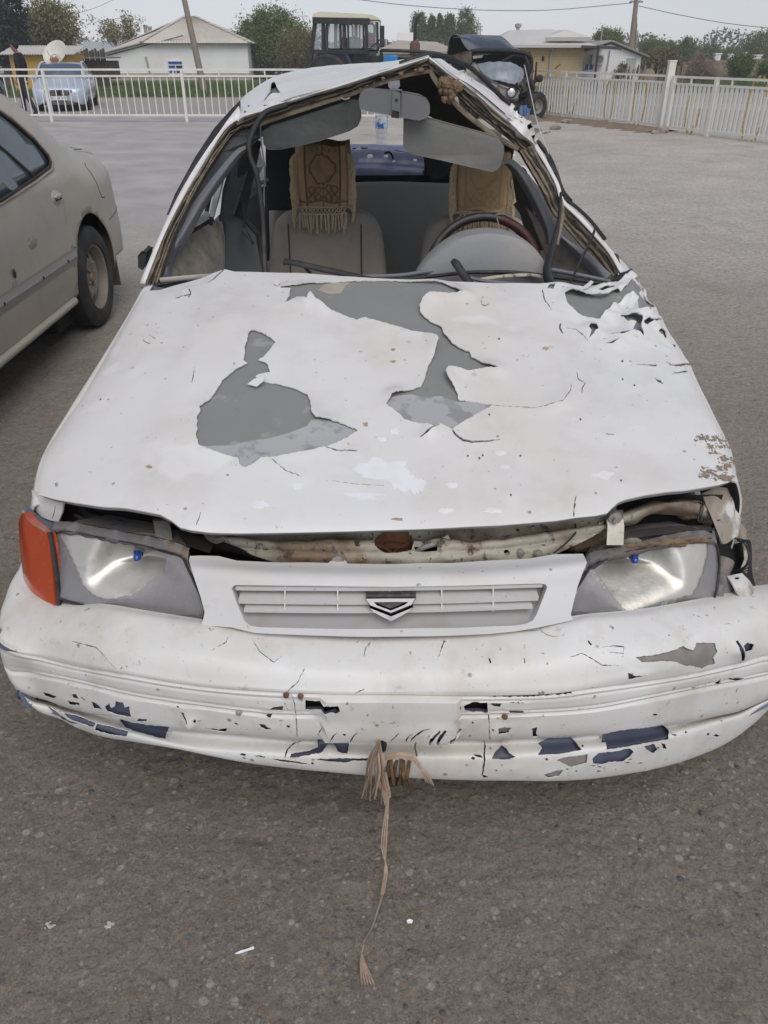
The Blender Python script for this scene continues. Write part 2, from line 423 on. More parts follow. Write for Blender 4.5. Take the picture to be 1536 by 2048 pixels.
ORANGE = mat('orange indicator lens', (.50,.068,.018),.22, layers=(('n', 10,(.40,.10,.05),.5,.75,.5),('n', 60,(.55,.25,.16),.68,.74,.6,2),('n', 4,(.26,.035,.012),.45,.7,.5)), coat=.3)
BULB = mat('blue tinted bulb', (.03,.10,.42),.06, trans=.4, coat=.6)
SILVER = mat('bare bracket metal', (.42,.40,.36),.5, metal=.5, layers=(('n', 12,(.3,.22,.14),.5,.7,.6),('n', 50,(.15,.1,.07),.6,.75,.6)))
BLUEMETAL = mat('lavender blue body metal', (.20,.225,.36),.4, layers=(('n', 6,(.30,.31,.40),.45,.7,.6),('n', 22,(.14,.15,.26),.5,.75,.5),('n', 40,(.38,.33,.27),.62,.75,.5)))
FIBRE = mat('pale raffia twine', (.40,.29,.21),.85, layers=(('n', 60,(.52,.41,.31),.45,.7,.7),('n', 200,(.22,.15,.10),.5,.75,.6)))
TYRE = mat('dusty tyre rubber', (.026,.026,.026),.85, layers=(('n', 6,(.10,.085,.068),.45,.75,.65),), bump=(('n', 70,.2,.004),))
GLASSM = mat('clear thin glass', (.9,.95,.97),.03, alpha=.16, spec=.6)

# ------------------------------------------------------------ ground
GROUND = bpy.data.materials.new('tarred gravel lot'); GROUND.use_nodes = True
def ground_nodes():
    t = GROUND.node_tree; N = t.nodes; L = t.links; p = N['Principled BSDF']; p.inputs['Roughness'].default_value = .9; p.inputs['Specular IOR Level'].default_value = .25
    tc = N.new('ShaderNodeTexCoord')
    def noise(s, d=5, r=.6):
        x = N.new('ShaderNodeTexNoise'); x.inputs['Scale'].default_value = s; x.inputs['Detail'].default_value = d; x.inputs['Roughness'].default_value = r; L.new(tc.outputs['Object'], x.inputs['Vector']); return x.outputs['Fac']
    def ramp(o, a, b, amt=1.):
        m = N.new('ShaderNodeMapRange'); m.inputs['From Min'].default_value = a; m.inputs['From Max'].default_value = b; m.inputs['To Max'].default_value = amt; L.new(o, m.inputs['Value']); return m.outputs[0]
    def mix(f, a, b):
        m = N.new('ShaderNodeMix'); m.data_type = 'RGBA'
        if isinstance(f, float): m.inputs['Factor'].default_value = f
        else: L.new(f, m.inputs['Factor'])
        for q, i in ((a, 6),(b, 7)):
            if isinstance(q, tuple): m.inputs[i].default_value = (*q, 1)
            else: L.new(q, m.inputs[i])
        return m.outputs[2]
    def mul(a, b):
        m = N.new('ShaderNodeMath'); m.operation = 'MULTIPLY'; L.new(a, m.inputs[0]); L.new(b, m.inputs[1]); return m.outputs[0]
    c = mix(ramp(noise(1.1),.35,.7),(0.303,0.262,0.217),(0.391,0.334,0.270))
    c = mix(ramp(noise(9),.45,.75,.6), c, (0.225,0.200,0.169))
    c = mix(ramp(noise(38,6,.7),.42,.72,.75), c, (0.476,0.397,0.317))
    c = mix(ramp(noise(95,5,.75),.5,.66,.65), c, (0.146,0.135,0.124))
    # stones bedded in the tar, three sizes
    hb = None
    for sc, thr, amt in ((34,.33,.75),(75,.36,.7),(190,.40,.55)):
        v = N.new('ShaderNodeTexVoronoi'); v.inputs['Scale'].default_value = sc; L.new(tc.outputs['Object'], v.inputs['Vector'])
        sp = N.new('ShaderNodeSeparateColor'); L.new(v.outputs['Color'], sp.inputs[0])
        isst = mul(ramp(sp.outputs[0],.58,.6), ramp(v.outputs['Distance'], thr, thr - .09))
        tint = mix(sp.outputs[1],(0.202,0.206,0.210),(0.641,0.572,0.494))
        c = mix(mul(isst, ramp(sp.outputs[2],0,.3, amt)), c, tint)
        hb = (hb or []) + [(v.outputs['Distance'], sc)]
    # farther off the lot is mixed towards a paler, speckled tone
    sx = N.new('ShaderNodeSeparateXYZ'); L.new(tc.outputs['Object'], sx.inputs[0])
    ad = N.new('ShaderNodeMath'); ad.operation = 'MULTIPLY_ADD'; L.new(noise(.35,5), ad.inputs[0]); ad.inputs[1].default_value = 5; L.new(sx.outputs[1], ad.inputs[2])
    pale = mix(ramp(noise(.5,6),.4,.65),(0.486,0.450,0.395),(0.606,0.561,0.499))
    pale = mix(ramp(noise(14,8,.75),.45,.68,.75), pale, (0.321,0.294,0.258))
    pale = mix(ramp(noise(60,4,.75),.55,.7,.6), pale, (0.856,0.785,0.687))
    pale = mix(ramp(noise(1.7,8,.72),.45,.7,.35), pale, (0.234,0.215,0.189))
    pale = mix(ramp(noise(30,9,.85),.5,.6,.8), pale, (0.185,0.169,0.149))
    pale = mix(ramp(noise(.9,3),.60,.70,.4), pale, (0.218,0.177,0.147))
    bl = N.new('ShaderNodeMath'); bl.operation = 'MULTIPLY'; 
    c = mix(ramp(ad.outputs[0],4.2,10.5), c, pale)
    # dark worn patches and rusty mud stains on the right
    c = mix(ramp(noise(.55,4),.60,.72,.5), c, (0.274,0.223,0.184))
    # older bluish tarmac on the left of the lot
    l2 = N.new('ShaderNodeMath'); l2.operation = 'MULTIPLY_ADD'; L.new(noise(.4,4), l2.inputs[0]); l2.inputs[1].default_value = -4; L.new(sx.outputs[0], l2.inputs[2])
    tar = mix(ramp(noise(1.2,6),.4,.65),(0.357,0.342,0.334),(0.462,0.440,0.417))
    c = mix(mul(ramp(l2.outputs[0],-2.2,-4.6), ramp(sx.outputs[1],5,9)), c, tar)
    L.new(c, p.inputs['Base Color'])
    prev = None
    for o, s, st, ds in ((hb[0][0],0,-.6,.016),(hb[1][0],0,-.55,.009),(noise(26,6,.7),0,.9,.034),(noise(100,6,.75),0,.9,.012)):
        b = N.new('ShaderNodeBump'); b.inputs['Strength'].default_value = abs(st); b.inputs['Distance'].default_value = ds; b.invert = st < 0
        L.new(o, b.inputs['Height'])
        fd = N.new('ShaderNodeMapRange'); fd.inputs['From Min'].default_value = 2; fd.inputs['From Max'].default_value = 14; fd.inputs['To Min'].default_value = abs(st); fd.inputs['To Max'].default_value = abs(st) * .04
        L.new(sx.outputs[1], fd.inputs['Value']); L.new(fd.outputs[0], b.inputs['Strength'])
        if prev: L.new(prev, b.inputs['Normal'])
        prev = b.outputs[0]
    L.new(prev, p.inputs['Normal'])
ground_nodes()
def ground():
    # one sheet: fine and uneven near the camera, coarse to the horizon
    xs = sorted(set([-900,-300,-120,-60,-30,-15,-8,-5,-3.5,-2.4] + list(np.round(np.linspace(-2.0,2.0,520),4)) + [2.4,3.1,3.5,4.2,5,8,15,30,60,120,300,900]))
    ys = sorted(set([-40,-10,-3,-1,0] + list(np.round(np.linspace(.34,2.9,340),4)) + list(np.round(np.linspace(2.95,8,40),3)) + [9,11,14,18,21,22.5] + list(np.round(np.linspace(22.9,29,25),3)) + [32,45,70,120,250,600,1500]))
    X, Y = np.meshgrid(xs, ys)
    amp = np.clip((2.1 - abs(X)) / .2,0,1) * np.clip((7 - Y) / 2,0,1) * np.clip((Y + .2) / .4,0,1)
    Z = amp * (.006 * smoothn(X * 4, Y * 4,1) + .0035 * smoothn(X * 17, Y * 17,2) + .0034 * np.abs(smoothn(X * 47 + 1.5 * smoothn(X * 20, Y * 20,6), Y * 47,3)) ** .7 + .0024 * np.abs(smoothn(X * 105, Y * 105 + smoothn(X * 40, Y * 40,8),4)) ** .7) - .006 * (amp > 0) + gz(X, Y)
    V = np.stack([X, Y, Z],-1).reshape(-1,3); n = len(xs)
    F = [(i * n + j, i * n + j + 1,(i + 1) * n + j + 1,(i + 1) * n + j) for i in range(len(ys) - 1) for j in range(n - 1)]
    tag(obj('ground', V, F, GROUND, None, 180), kind='structure')
ground()
def pebbles():
    r = random.Random(3); mb = MB()
    for i in range(3400):
        y = .35 + 3.0 * r.random() ** 1.6; x = r.uniform(-1,1) * (.75 + .55 * y)
        s = (.0025 + .006 * r.random() ** 3.0)
        if i < 60: s *= 1.6
        mb.ball((x, y, -.006 + s * .05), s, int(r.random() * 3),6,4,(1, r.uniform(.6,1.1), r.uniform(.35,.6)),.2, r)
    cs = [mat('grey stone', (.16,.16,.155),.85, layers=(('n', 60,(.27,.255,.235),.45,.7,.6),)), mat('tan stone', (.25,.215,.175),.9, layers=(('n', 60,(.18,.16,.135),.45,.7,.6),)), mat('dark stone', (.075,.08,.084),.8)]
    o = mb.build('gravel', cs, None, 60); tag(o, 'loose stones bedded in the tarred ground in front of the white car', 'gravel', kind='stuff')
pebbles()

CAVITY = mat('grimy shaded lamp back', (.055,.05,.046),.8, layers=(('n', 12,(.13,.105,.08),.5,.75,.6),))  # darkness of the cavity above the lamps put into the colour
DARKTRIM = mat('dark grey pillar plastic', (.05,.052,.057),.6, layers=(('n', 7,(.11,.1,.085),.5,.8,.6),))

OLDCOAT = mat('older grey undercoat', (.40,.40,.395),.5, layers=(('n', 16,(.25,.25,.255),.52,.58,.8,6),('n', 5,(.50,.49,.48),.5,.7,.6),('n', 40,(.2,.2,.22),.64,.70,.6,5)))

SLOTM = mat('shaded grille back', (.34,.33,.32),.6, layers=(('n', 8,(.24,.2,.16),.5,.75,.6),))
# ------------------------------------------------------------ the wrecked white car
CAR = thing('wrecked_car', 'wrecked white saloon with peeling paint, no windscreen and a caved-in roof', 'car', (.06,3.0,0), world=True)
z1 = lambda L_: [(60 + .4609 * x, 540 + .4609 * y) for x, y in L_]
z5 = lambda L_: [(768 + .4766 * x, 540 + .4766 * y) for x, y in L_]
bl = lambda L_: [(x / 2,1280 + y / 2) for x, y in L_]
br = lambda L_: [(768 + x / 2,1280 + y / 2) for x, y in L_]
zg = lambda L_: [(380 + .5208 * x, 1000 + .5208 * y) for x, y in L_]
zl = lambda L_: [(.3385 * x, 960 + .3385 * y) for x, y in L_]
zr = lambda L_: [(1016 + .3385 * x, 960 + .3385 * y) for x, y in L_]

# bonnet: a lattice of measured points, rows front to rear
hood_rows = [
    [(58,1020,.632),(72,1040,.668),(160,1062,.69),(330,1078,.69),(560,1084,.682),(790,1082,.68),(1010,1074,.684),(1200,1056,.695),(1360,1030,.70),(1462,1002,.69),(1482,985,.655)],
    [(62,985,.652),(76,996,.688),(165,1014,.712),(330,1028,.714),(560,1036,.708),(790,1034,.706),(1010,1026,.709),(1200,1010,.72),(1360,985,.725),(1458,962,.716),(1476,950,.685)],
    [(80,915,.69),(96,925,.722),(190,938,.742),(350,946,.746),(570,950,.742),(790,948,.74),(1000,942,.743),(1180,930,.75),(1330,912,.75),(1432,895,.742),(1458,885,.712)],
    [(140,815,.74),(156,822,.768),(240,832,.785),(385,838,.792),(580,840,.79),(785,838,.789),(990,834,.79),(1150,826,.792),(1290,814,.79),(1385,804,.782),(1415,796,.752)],
    [(204,715,.785),(218,720,.812),(290,728,.828),(410,734,.838),(590,736,.838),(782,735,.838),(965,732,.838),(1120,726,.836),(1240,718,.828),(1335,710,.818),(1362,704,.79)],
    [(254,632,.828),(266,636,.85),(330,642,.866),(430,646,.88),(600,647,.884),(778,647,.885),(950,645,.884),(1090,641,.88),(1195,636,.872),(1285,630,.862),(1312,626,.835)],
    [(286,574,.86),(297,577,.876),(355,578,.892),(445,574,.912),(610,574,.922),(775,575,.925),(940,575,.924),(1075,574,.92),(1165,571,.912),(1250,562,.902),(1274,556,.878)],
    [(305,540,.878),(315,541,.894),(370,540,.905),(450,532,.93),(615,535,.94),(775,537,.944),(935,537,.943),(1065,536,.94),(1150,532,.93),(1228,522,.925),(1250,516,.90)]]
def hood_disp(a, b, P):
    w = smoothn(P[...,0] * 5, P[...,1] * 5,9) * .0035 + smoothn(P[...,0] * 13, P[...,1] * 13,8) * .0012
    st = lambda x, e: 1 / (1 + np.exp(-x / e))
    ridge = .006 * st(a - (.235 + .04 * b),.006) * st((.80 - .035 * b) - a, .006)      # the two pressed creases
    # crumpled rear corner
    d = np.exp(-(((a - .90) / .10) ** 2 + ((b - .80) / .14) ** 2))
    cr = d * (.016 * smoothn(P[...,0] * 24, P[...,1] * 40,11) + .007 * smoothn(P[...,0] * 60, P[...,1] * 70,12))
    fold = .010 * np.exp(-(((a - .15) / .02) ** 2 + ((b - .97) / .06) ** 2))
    return w + ridge + cr + fold
HOOD = Surf([UZs(r) for r in hood_rows], disp=hood_disp)
hood_outline = [(288,581),(321,580),(372,566),(424,551),(450,543),(470,547),(520,549),(598,552),(690,559),(780,565),(900,569),(1000,571),(1098,572),(1180,572),(1217,569),(1240,557),(1264,540),
    (1272,541),(1285,566),(1304,602),(1335,655),(1362,702),(1385,742),(1410,792),(1440,856),(1460,900),(1472,945),(1472,960),(1440,968),(1400,975),(1290,993),(1250,1003),(1235,1009),(1222,1020),(1212,1030),(1190,1035),(1110,1045),(1000,1053),(900,1058),(790,1062),(690,1065),(600,1067),(480,1069),(420,1068),(385,1065),(362,1059),(345,1046),(322,1034),(250,1020),(190,1012),(150,1006),(110,998),(74,988),
    (74,960),(92,905),(122,858),(160,800),(210,715),(245,655),(270,610)]
pA = z1([(945,415),(928,402),(935,370),(932,345),(945,320),(948,290),(962,274),(985,277),(1010,285),(1050,310),(1068,328),(1055,345),(1040,365),(1020,385),(992,402),(1020,412),(1034,425),(1043,455),(1005,460),(985,468),(980,478),(1000,488),(1025,495),(1080,505),(1150,525),(1205,550),(1218,580),(1222,625),(1240,655),(1285,660),(1330,668),(1390,690),(1424,703),(1380,735),(1300,770),(1220,790),(1130,808),(1060,822),(1005,822),(960,855),(930,864),(910,850),(905,825),(850,812),(790,792),(735,770),(722,720),(730,700),(724,680),(730,664),(725,645),(742,620),(735,600),(780,570),(805,540),(835,490),(870,460),(905,435)])
pB = z1([(1092,93),(1085,87),(1130,82),(1200,74),(1290,66),(1390,62),(1440,59),(1530,60)]) + z5([(60,60),(240,68),(290,90),(333,114),(250,115),(190,122),(160,142),(148,165),(153,190),(170,207),(200,228),(240,248),(250,280),(290,320),(330,342),(357,352),(365,375),(420,405),(480,431),(420,427),(350,432),(300,421),(268,424),(258,445),(265,470),(295,505),(306,525),(312,550),(380,562),(455,575),(410,600),(340,640),(300,665),(288,676),(235,655),(205,678),(160,655),(90,635),(50,600),(8,572),(35,535),(100,515),(155,497),(172,460),(185,410),(210,370),(220,330),(228,310),(215,295),(150,270),(80,250),(0,230)]) + z1([(1490,222),(1450,211),(1418,222),(1380,210),(1330,194),(1290,182),(1240,160),(1222,132),(1205,162),(1160,140),(1110,155),(1128,125),(1133,95)])
pC = z5([(750,118),(760,155),(790,185),(820,205),(850,220),(880,218),(905,212),(915,195),(935,175),(965,152),(1000,132),(1020,122),(1056,120),(1060,150),(1058,182),(1080,185),(1122,166),(1100,130),(1088,95),(1080,68),(1062,30),(1045,36),(1028,52),(1010,82),(982,100),(940,116),(905,124),(860,124),(815,116),(780,108)])
hood_holes = [pA, pB, pC,
    z5([(860,248),(885,240),(896,258),(880,272),(868,290),(855,302),(862,278),(850,265)]),
    z5([(985,202),(1020,208),(1050,203),(1072,230),(1068,250),(1087,285),(1062,270),(1040,262),(1048,245),(1018,235)]),
    z5([(1145,262),(1170,252),(1182,292),(1158,275)]), z5([(1046,391),(1145,395),(1144,403),(1100,398)]),
    z5([(1078,238),(1120,222),(1165,212),(1118,235),(1096,252),(1080,248)]),
    z5([(1180,384),(1215,398),(1290,392),(1296,402),(1225,407),(1200,401)]),
    z5([(1203,314),(1218,320),(1216,332)]), z5([(1210,430),(1270,424),(1275,429),(1225,435)]), z5([(690,74),(716,73),(706,96),(682,92)]),
    z5([(938,274),(990,272),(1050,262),(995,281)]), z5([(925,310),(985,300),(962,312)]), z5([(1130,450),(1160,462),(1175,480),(1150,472)]),
    z5([(870,108),(900,95),(930,92),(960,84),(955,98),(905,108)]),
    slit(z5([(285,680),(300,700),(328,722),(365,731),(430,729),(485,722)]),4.0), slit(z5([(150,708),(190,690),(232,660)]),3.0), slit(z5([(805,440),(812,470),(842,487),(828,508),(828,528)]),2.2),
    slit(z5([(792,1045),(795,1010),(802,965)]),2.0), slit(z5([(738,235),(734,255),(748,278)]),3.0), slit(z5([(925,700),(960,705)]),2), slit(z5([(455,576),(630,590),(745,572),(780,520),(782,490)]),1.6),
    slit(z1([(1282,776),(1330,792),(1420,792)]),2.4), slit(z1([(1050,830),(1110,880),(1180,905)]),1.4), slit(z1([(1310,925),(1420,940),(1536,945)]),1.4), slit(z1([(745,1065),(735,1095),(725,1118)]),1.6), slit(z1([(705,500),(712,470),(715,430)]),1.6),
    slit(z1([(487,285),(495,310),(518,320),(545,300),(520,285)]),1.6), slit(z1([(435,430),(452,424),(448,434)]),3), slit(z1([(302,558),(308,564)]),4), slit(z1([(845,5),(805,42),(772,64)]),3), slit(z1([(690,85),(700,108),(632,128)]),2.6), slit(z1([(700,95),(690,125)]),2),
    slit(z5([(660,95),(670,140),(700,185)]),1.6), slit(z5([(760,255),(800,262),(850,310)]),1.6)]
for q in ((350,790),(398,800),(412,788),(440,615),(570,790),(1000,380),(1000,460),(1050,483),(820,640),(990,895),(530,955),(480,300)):
    x, y = q; hood_holes.append(z5([(x - 5, y - 3),(x + 3, y - 6),(x + 6, y + 2),(x - 1, y + 6)]))
hood = sheet('hood', HOOD, [(u, v) for u, v in hood_outline],[], PRIMER, CAR, (70,50), off=-.0035, th=.006, step=9)
lifts = [(868,690,28,.012),(1120,812,30,.007),(895,760,26,.012),(788,790,20,.010),(860,600,30,.012),(930,590,22,.008),(615,605,18,.016),(640,620,18,.012),(990,742,26,.008),(500,770,12,.016),(1150,590,34,.014),(1210,600,26,.014),(1280,640,34,.016),(1240,680,26,.010),(1180,660,20,.014),(640,850,26,.006),(560,720,18,.006),(860,862,16,.010),(700,545,20,.004)]
sheet('paint_film', HOOD, hood_outline, hood_holes, WHITE, hood, (190,130), th=.003, lifts=[(u_, v_, r_, h_ * 1.2) for u_, v_, r_, h_ in lifts], curl=.004, jag=.9, step=5)
sheet('undercoat', HOOD, z1([(735,772),(800,768),(880,764),(960,742),(1035,735),(1120,712),(1200,682),(1222,655),(1250,650),(1330,662),(1400,690),(1440,703),(1380,745),(1300,780),(1220,800),(1130,818),(1060,832),(1005,832),(930,880),(895,850),(850,822),(790,800)]),[], OLDCOAT, hood, (60,40), off=-.0026, th=.0008, jag=1.5)
sheet('undercoat', HOOD, z5([(0,572),(40,530),(110,524),(170,535),(240,530),(300,552),(390,560),(470,572),(410,610),(340,650),(300,680),(280,685),(235,660),(205,690),(150,660),(80,640),(40,605)]),[], OLDCOAT, hood, (60,40), off=-.0026, th=.0008, jag=1.5)
sheet('undercoat', HOOD, z1([(1250,96),(1275,74),(1330,60),(1395,58),(1370,78),(1350,108),(1300,112)]),[], mat('beige filler', (.40,.37,.30),.6, layers=(('n', 30,(.3,.27,.22),.5,.7,.6),)), hood, (40,30), off=-.0026, th=.0008)
def flake(pts, lift):
    q = HOOD.inv(np.array(pts, float)); P = HOOD.ev(q[:, 0], q[:, 1],.003); n = HOOD.normal(q[:, 0], q[:, 1])
    P = P + n * np.array(lift)[:, None]
    MB().prism([tuple(p) for p in P],(0,.001,-.002)).build('paint_flake', WHITE, hood)
flake(z1([(945,510),(975,495),(1022,490),(1015,508),(985,522)]),[.001,.006,.012,.008,.002])
flake(z5([(408,138),(418,134),(436,140),(438,156),(425,164),(410,158)]),[.003,.005,.006,.006,.004,.002])
flake(z1([(1060,78),(1068,65),(1085,66),(1088,80),(1075,88)]),[.003,.006,.008,.006,.003])
flake(z5([(1005,150),(1030,128),(1056,140),(1040,165)]),[.002,.012,.016,.006])
flake(z5([(840,72),(862,64),(872,74),(850,88),(800,96)]),[.004,.012,.014,.008,.002])
# mud scabs on the near right corner of the bonnet
rm = random.Random(5); scab = MB(); hubs = [(1410 + 56 * rm.random() ** .8,958 - 74 * rm.random() ** 1.9) for _ in range(13)]
for i in range(460):
    hu = hubs[rm.randrange(13)]; u, v = hu[0] + rm.gauss(0,8), hu[1] + rm.gauss(0,4.5)
    if i > 360: u, v = rm.uniform(1388,1460),884 + rm.gauss(0,2.5) - (rm.random() * 10)
    if v > 962 - (1470 - u) * .12 or u > 1466: continue
    q = HOOD.inv(np.array([(u, v)])); P = HOOD.ev(q[:, 0], q[:, 1],.0005)[0]; s = .0012 + .0042 * rm.random() ** 2
    scab.ball(P, s, 0,6,4,((2.2,.6,.2),(.6,2.0,.2),(1,1,.25),(1.5,1.2,.2))[rm.randrange(4)],.3, rm)
o = scab.build('mud_scab', mat('grey brown scab', (.27,.215,.165),.95, layers=(('n', 60,(.36,.30,.24),.45,.7,.7),)), hood, 60); o['kind'] = 'stuff'
def hood_spot(c, r, m, n=14, seed=1, name='paint_patch', h=.0006):
    rr = random.Random(seed); n *= 2; kk = [rr.uniform(.45,1.1) for _ in range(n)]; kk = [(kk[i - 1] + 2 * kk[i]) / 3 for i in range(n)]; pts = [(c[0] + r[0] * math.cos(2 * PI * i / n) * kk[i], c[1] + r[1] * math.sin(2 * PI * i / n) * kk[i]) for i in range(n)]
    q = HOOD.inv(np.array(pts)); P = HOOD.ev(q[:, 0], q[:, 1], h)
    cc = P.mean(0); MB().add([tuple(cc + (0,0,.0006))] + [tuple(p) for p in P] + [tuple(p - np.array((0,0,.0012))) for p in P],[(0,1 + i, 1 + (i + 1) % n) for i in range(n)] + [(1 + i, 1 + n + i, 1 + n + (i + 1) % n, 1 + (i + 1) % n) for i in range(n)]).build(name, m, hood, 60)
CLEAN = mat('clean white paint', (.80,.80,.81),.45, layers=(('n', 14,(.74,.73,.71),.45,.6,.8,6),))
for i, (c, r) in enumerate([((765,948),(55,34)),((800,965),(46,26)),((730,990),(40,16)),((835,975),(18,20)),((1210,957),(30,10)),((593,972),(12,11)),((520,1012),(20,10)),((905,975),(14,9)),((1000,910),(16,6)),((1010,938),(14,5)),((790,865),(12,7)),((765,880),(9,7)),((890,1025),(20,7)),((985,1025),(22,6))]):
    hood_spot(c, r, CLEAN, 16, i)
STAINM = mat('brown stain', (.36,.26,.16),.7, layers=(('n', 60,(.55,.48,.38),.5,.6,.8),))
for i, (c, r) in enumerate([((1090,702),(9,4)),((786,726),(8,3)),((786,702),(7,3)),((730,853),(9,7)),((795,1042),(14,4)),((722,707),(6,2)),((112,968),(4,5)),((300,940),(9,4))]):
    hood_spot(c, r, STAINM, 10, i + 40, 'stain')

# wings: from the bonnet edge over the shoulder and down the flank
def wing(name, pts, side, tail):
    rows = []
    for (u, v, z) in pts:
        p = np.array(UZ(u, v, z)); s = side
        rows.append([p + (-s * .03,0,.004), p + (-s * .008,0,.002), p + (s * .004,0,-.012), p + (s * .022,.004,-.06), p + (s * .03,.008,-.14), p + (s * .028,.01,-.24)])
    for (dy, dz) in tail:
        b = rows[-1]; rows.append([q + np.array((0, dy, dz)) for q in b])
    return Surf(rows)
WL = wing('fender', [(64,1012,.645),(66,985,.66),(84,908,.697),(144,806,.745),(206,708,.79),(256,626,.832),(286,573,.864)],-1,[(.25,.02)])
WR = wing('fender', [(1478,965,.685),(1470,935,.70),(1452,880,.715),(1412,792,.756),(1360,702,.793),(1310,624,.838),(1272,556,.882)],1,[(.2,.0)])
sheet('fender', WL, None, [], WHITE, CAR, (30,60), th=.004)
sheet('fender', WR, None, [], WHITE, CAR, (30,60), th=.004)
# near left corner of the wing, folded down to the indicator lamp
cl = Surf([UYs([(62,975,1.50),(80,985,1.47),(104,997,1.44),(128,1006,1.42)]), UYs([(61,1004,1.485),(80,1012,1.455),(104,1020,1.43),(126,1026,1.415)]), UYs([(68,1026,1.47),(84,1034,1.445),(104,1042,1.425),(122,1046,1.415)])])
sheet('fender_tip', cl, [(63,980),(78,988),(110,997),(127,1003),(124,1025),(117,1044),(100,1041),(82,1033),(68,1018)],[slit([(111,1012),(107,1030),(104,1038)],2)], WHITE, CAR, (20,20), th=.004)

# bumper
def yplan(x):
    t = abs(x - .01); return 1.055 + .125 * (min(t, .70) / .667) ** 3 + .5 * max(t - .70,0)
def BP(u, v, off=0.):
    Y = 1.15
    for _ in range(40): Y = yplan(UY(u, v, Y)[0]) + off
    return UY(u, v, Y)
def brow(pts, off, le, re):
    P = [BP(u, v, (o[0] if o else off)) for (u, v, *o) in pts]
    zl_, zr_ = P[0][2], P[-1][2]
    return [(-.835,1.80, zl_ + le),(-.832,1.58, zl_ + le * .6)] + P + [(.852,1.60, zr_ + re * .6),(.855,1.80, zr_ + re)]
b_rows = [
    brow([(42,1122,.20),(112,1192,.135),(250,1212),(405,1240),(520,1256),(790,1266),(1080,1250),(1150,1232),(1290,1217),(1430,1192,.12),(1500,1172,.135),(1556,1168,.15)],.118,-.06,-.26),
    brow([(22,1168,.13),(112,1212,.09),(250,1231),(405,1259),(520,1276),(790,1286),(1080,1269),(1150,1252),(1290,1237),(1430,1212),(1500,1196),(1566,1182,.10)],.085,-.05,-.2),
    brow([(4,1215,.07),(100,1262),(250,1292),(400,1312),(560,1332),(790,1340),(1000,1334),(1150,1316),(1290,1292),(1450,1256),(1510,1240),(1576,1222,.05)],.028,-.04,-.12),
    brow([(-4,1255,.02),(100,1305),(250,1334),(400,1358),(560,1372),(790,1378),(1000,1374),(1180,1358),(1320,1332),(1450,1300),(1520,1286),(1584,1268,.02)],.004,-.03,-.03),
    brow([(-6,1270),(100,1322),(250,1350),(400,1375),(575,1388),(780,1393),(1068,1390),(1193,1377),(1368,1352),(1488,1327),(1536,1313),(1590,1290)],.0,-.03,-.03),
    brow([(4,1320),(50,1345),(150,1367),(300,1400),(475,1425),(570,1432),(780,1433),(983,1430),(1168,1422),(1318,1395),(1468,1367),(1536,1351),(1592,1318)],.0,-.03,-.03),
    brow([(20,1350),(75,1390),(150,1415),(240,1435),(325,1452),(400,1462),(500,1469),(595,1474),(780,1476),(983,1476),(1168,1467),(1318,1449),(1440,1425),(1508,1405),(1594,1336)],.006,-.03,-.03),
    brow([(30,1360,.02),(86,1397),(160,1421),(246,1442),(328,1461),(400,1470),(500,1478),(595,1483),(780,1485),(983,1485),(1168,1476),(1318,1456),(1440,1430),(1506,1409),(1596,1338,.02)],.046,-.03,-.03),
    brow([(44,1376,.02),(105,1416),(175,1442),(262,1468),(340,1486),(400,1497),(500,1506),(600,1512),(780,1516),(993,1518),(1168,1506),(1318,1482),(1440,1446),(1505,1418),(1598,1336,.02)],.012,-.03,-.03),
    brow([(58,1394),(110,1432),(190,1470),(270,1484),(350,1496),(420,1511),(500,1526),(620,1540),(780,1553),(968,1560),(1158,1561),(1318,1535),(1443,1491),(1512,1442),(1562,1388),(1606,1330)],.018,-.02,-.02)]
last = [np.array(p) for p in b_rows[-1]]
b_rows.append([tuple(p + np.array((0,.05,-.006))) for p in last]); b_rows.append([tuple(p + np.array((0,.16,.01))) for p in last])
NBR = len(b_rows) - 1
def bump_disp(a, b, P):
    out = smoothn(P[...,0] * 6, P[...,2] * 9,21) * .0025
    for (r, w, d) in ((4 / NBR, .0055,.007),(4.28 / NBR, .005,.0022),(5 / NBR, .005,.006),(4.8 / NBR, .004,.002)):
        k = 1 if r < .38 or r > .44 else 1
        mid = 1 / (1 + np.exp(-(abs(P[...,0] - .008) - .135) / .003)) if r > 4.1 / NBR else 1
        out = out - d * np.exp(-((b - r) / w) ** 2) * mid
    # licence-plate rest stands a little proud between the strips
    rest = np.exp(-(np.maximum(abs(P[...,0] - .012) - .124,0) / .003) ** 2) * np.exp(-(np.maximum(abs(b - 5 / NBR) - .9 / NBR, 0) / .006) ** 2)
    return out + .013 * rest
BUMP = Surf(b_rows, cols=61, disp=bump_disp, bmax=9 / NBR)
bump_out = [(u, v) for u, v in [(24,1166),(110,1209)]] 
b_holes_thru = [bl([(1220,242),(1290,245),(1355,244),(1363,264),(1345,276),(1330,270),(1300,278),(1222,279)]), br([(318,260),(350,246),(412,246),(414,288),(350,286),(322,277)])]
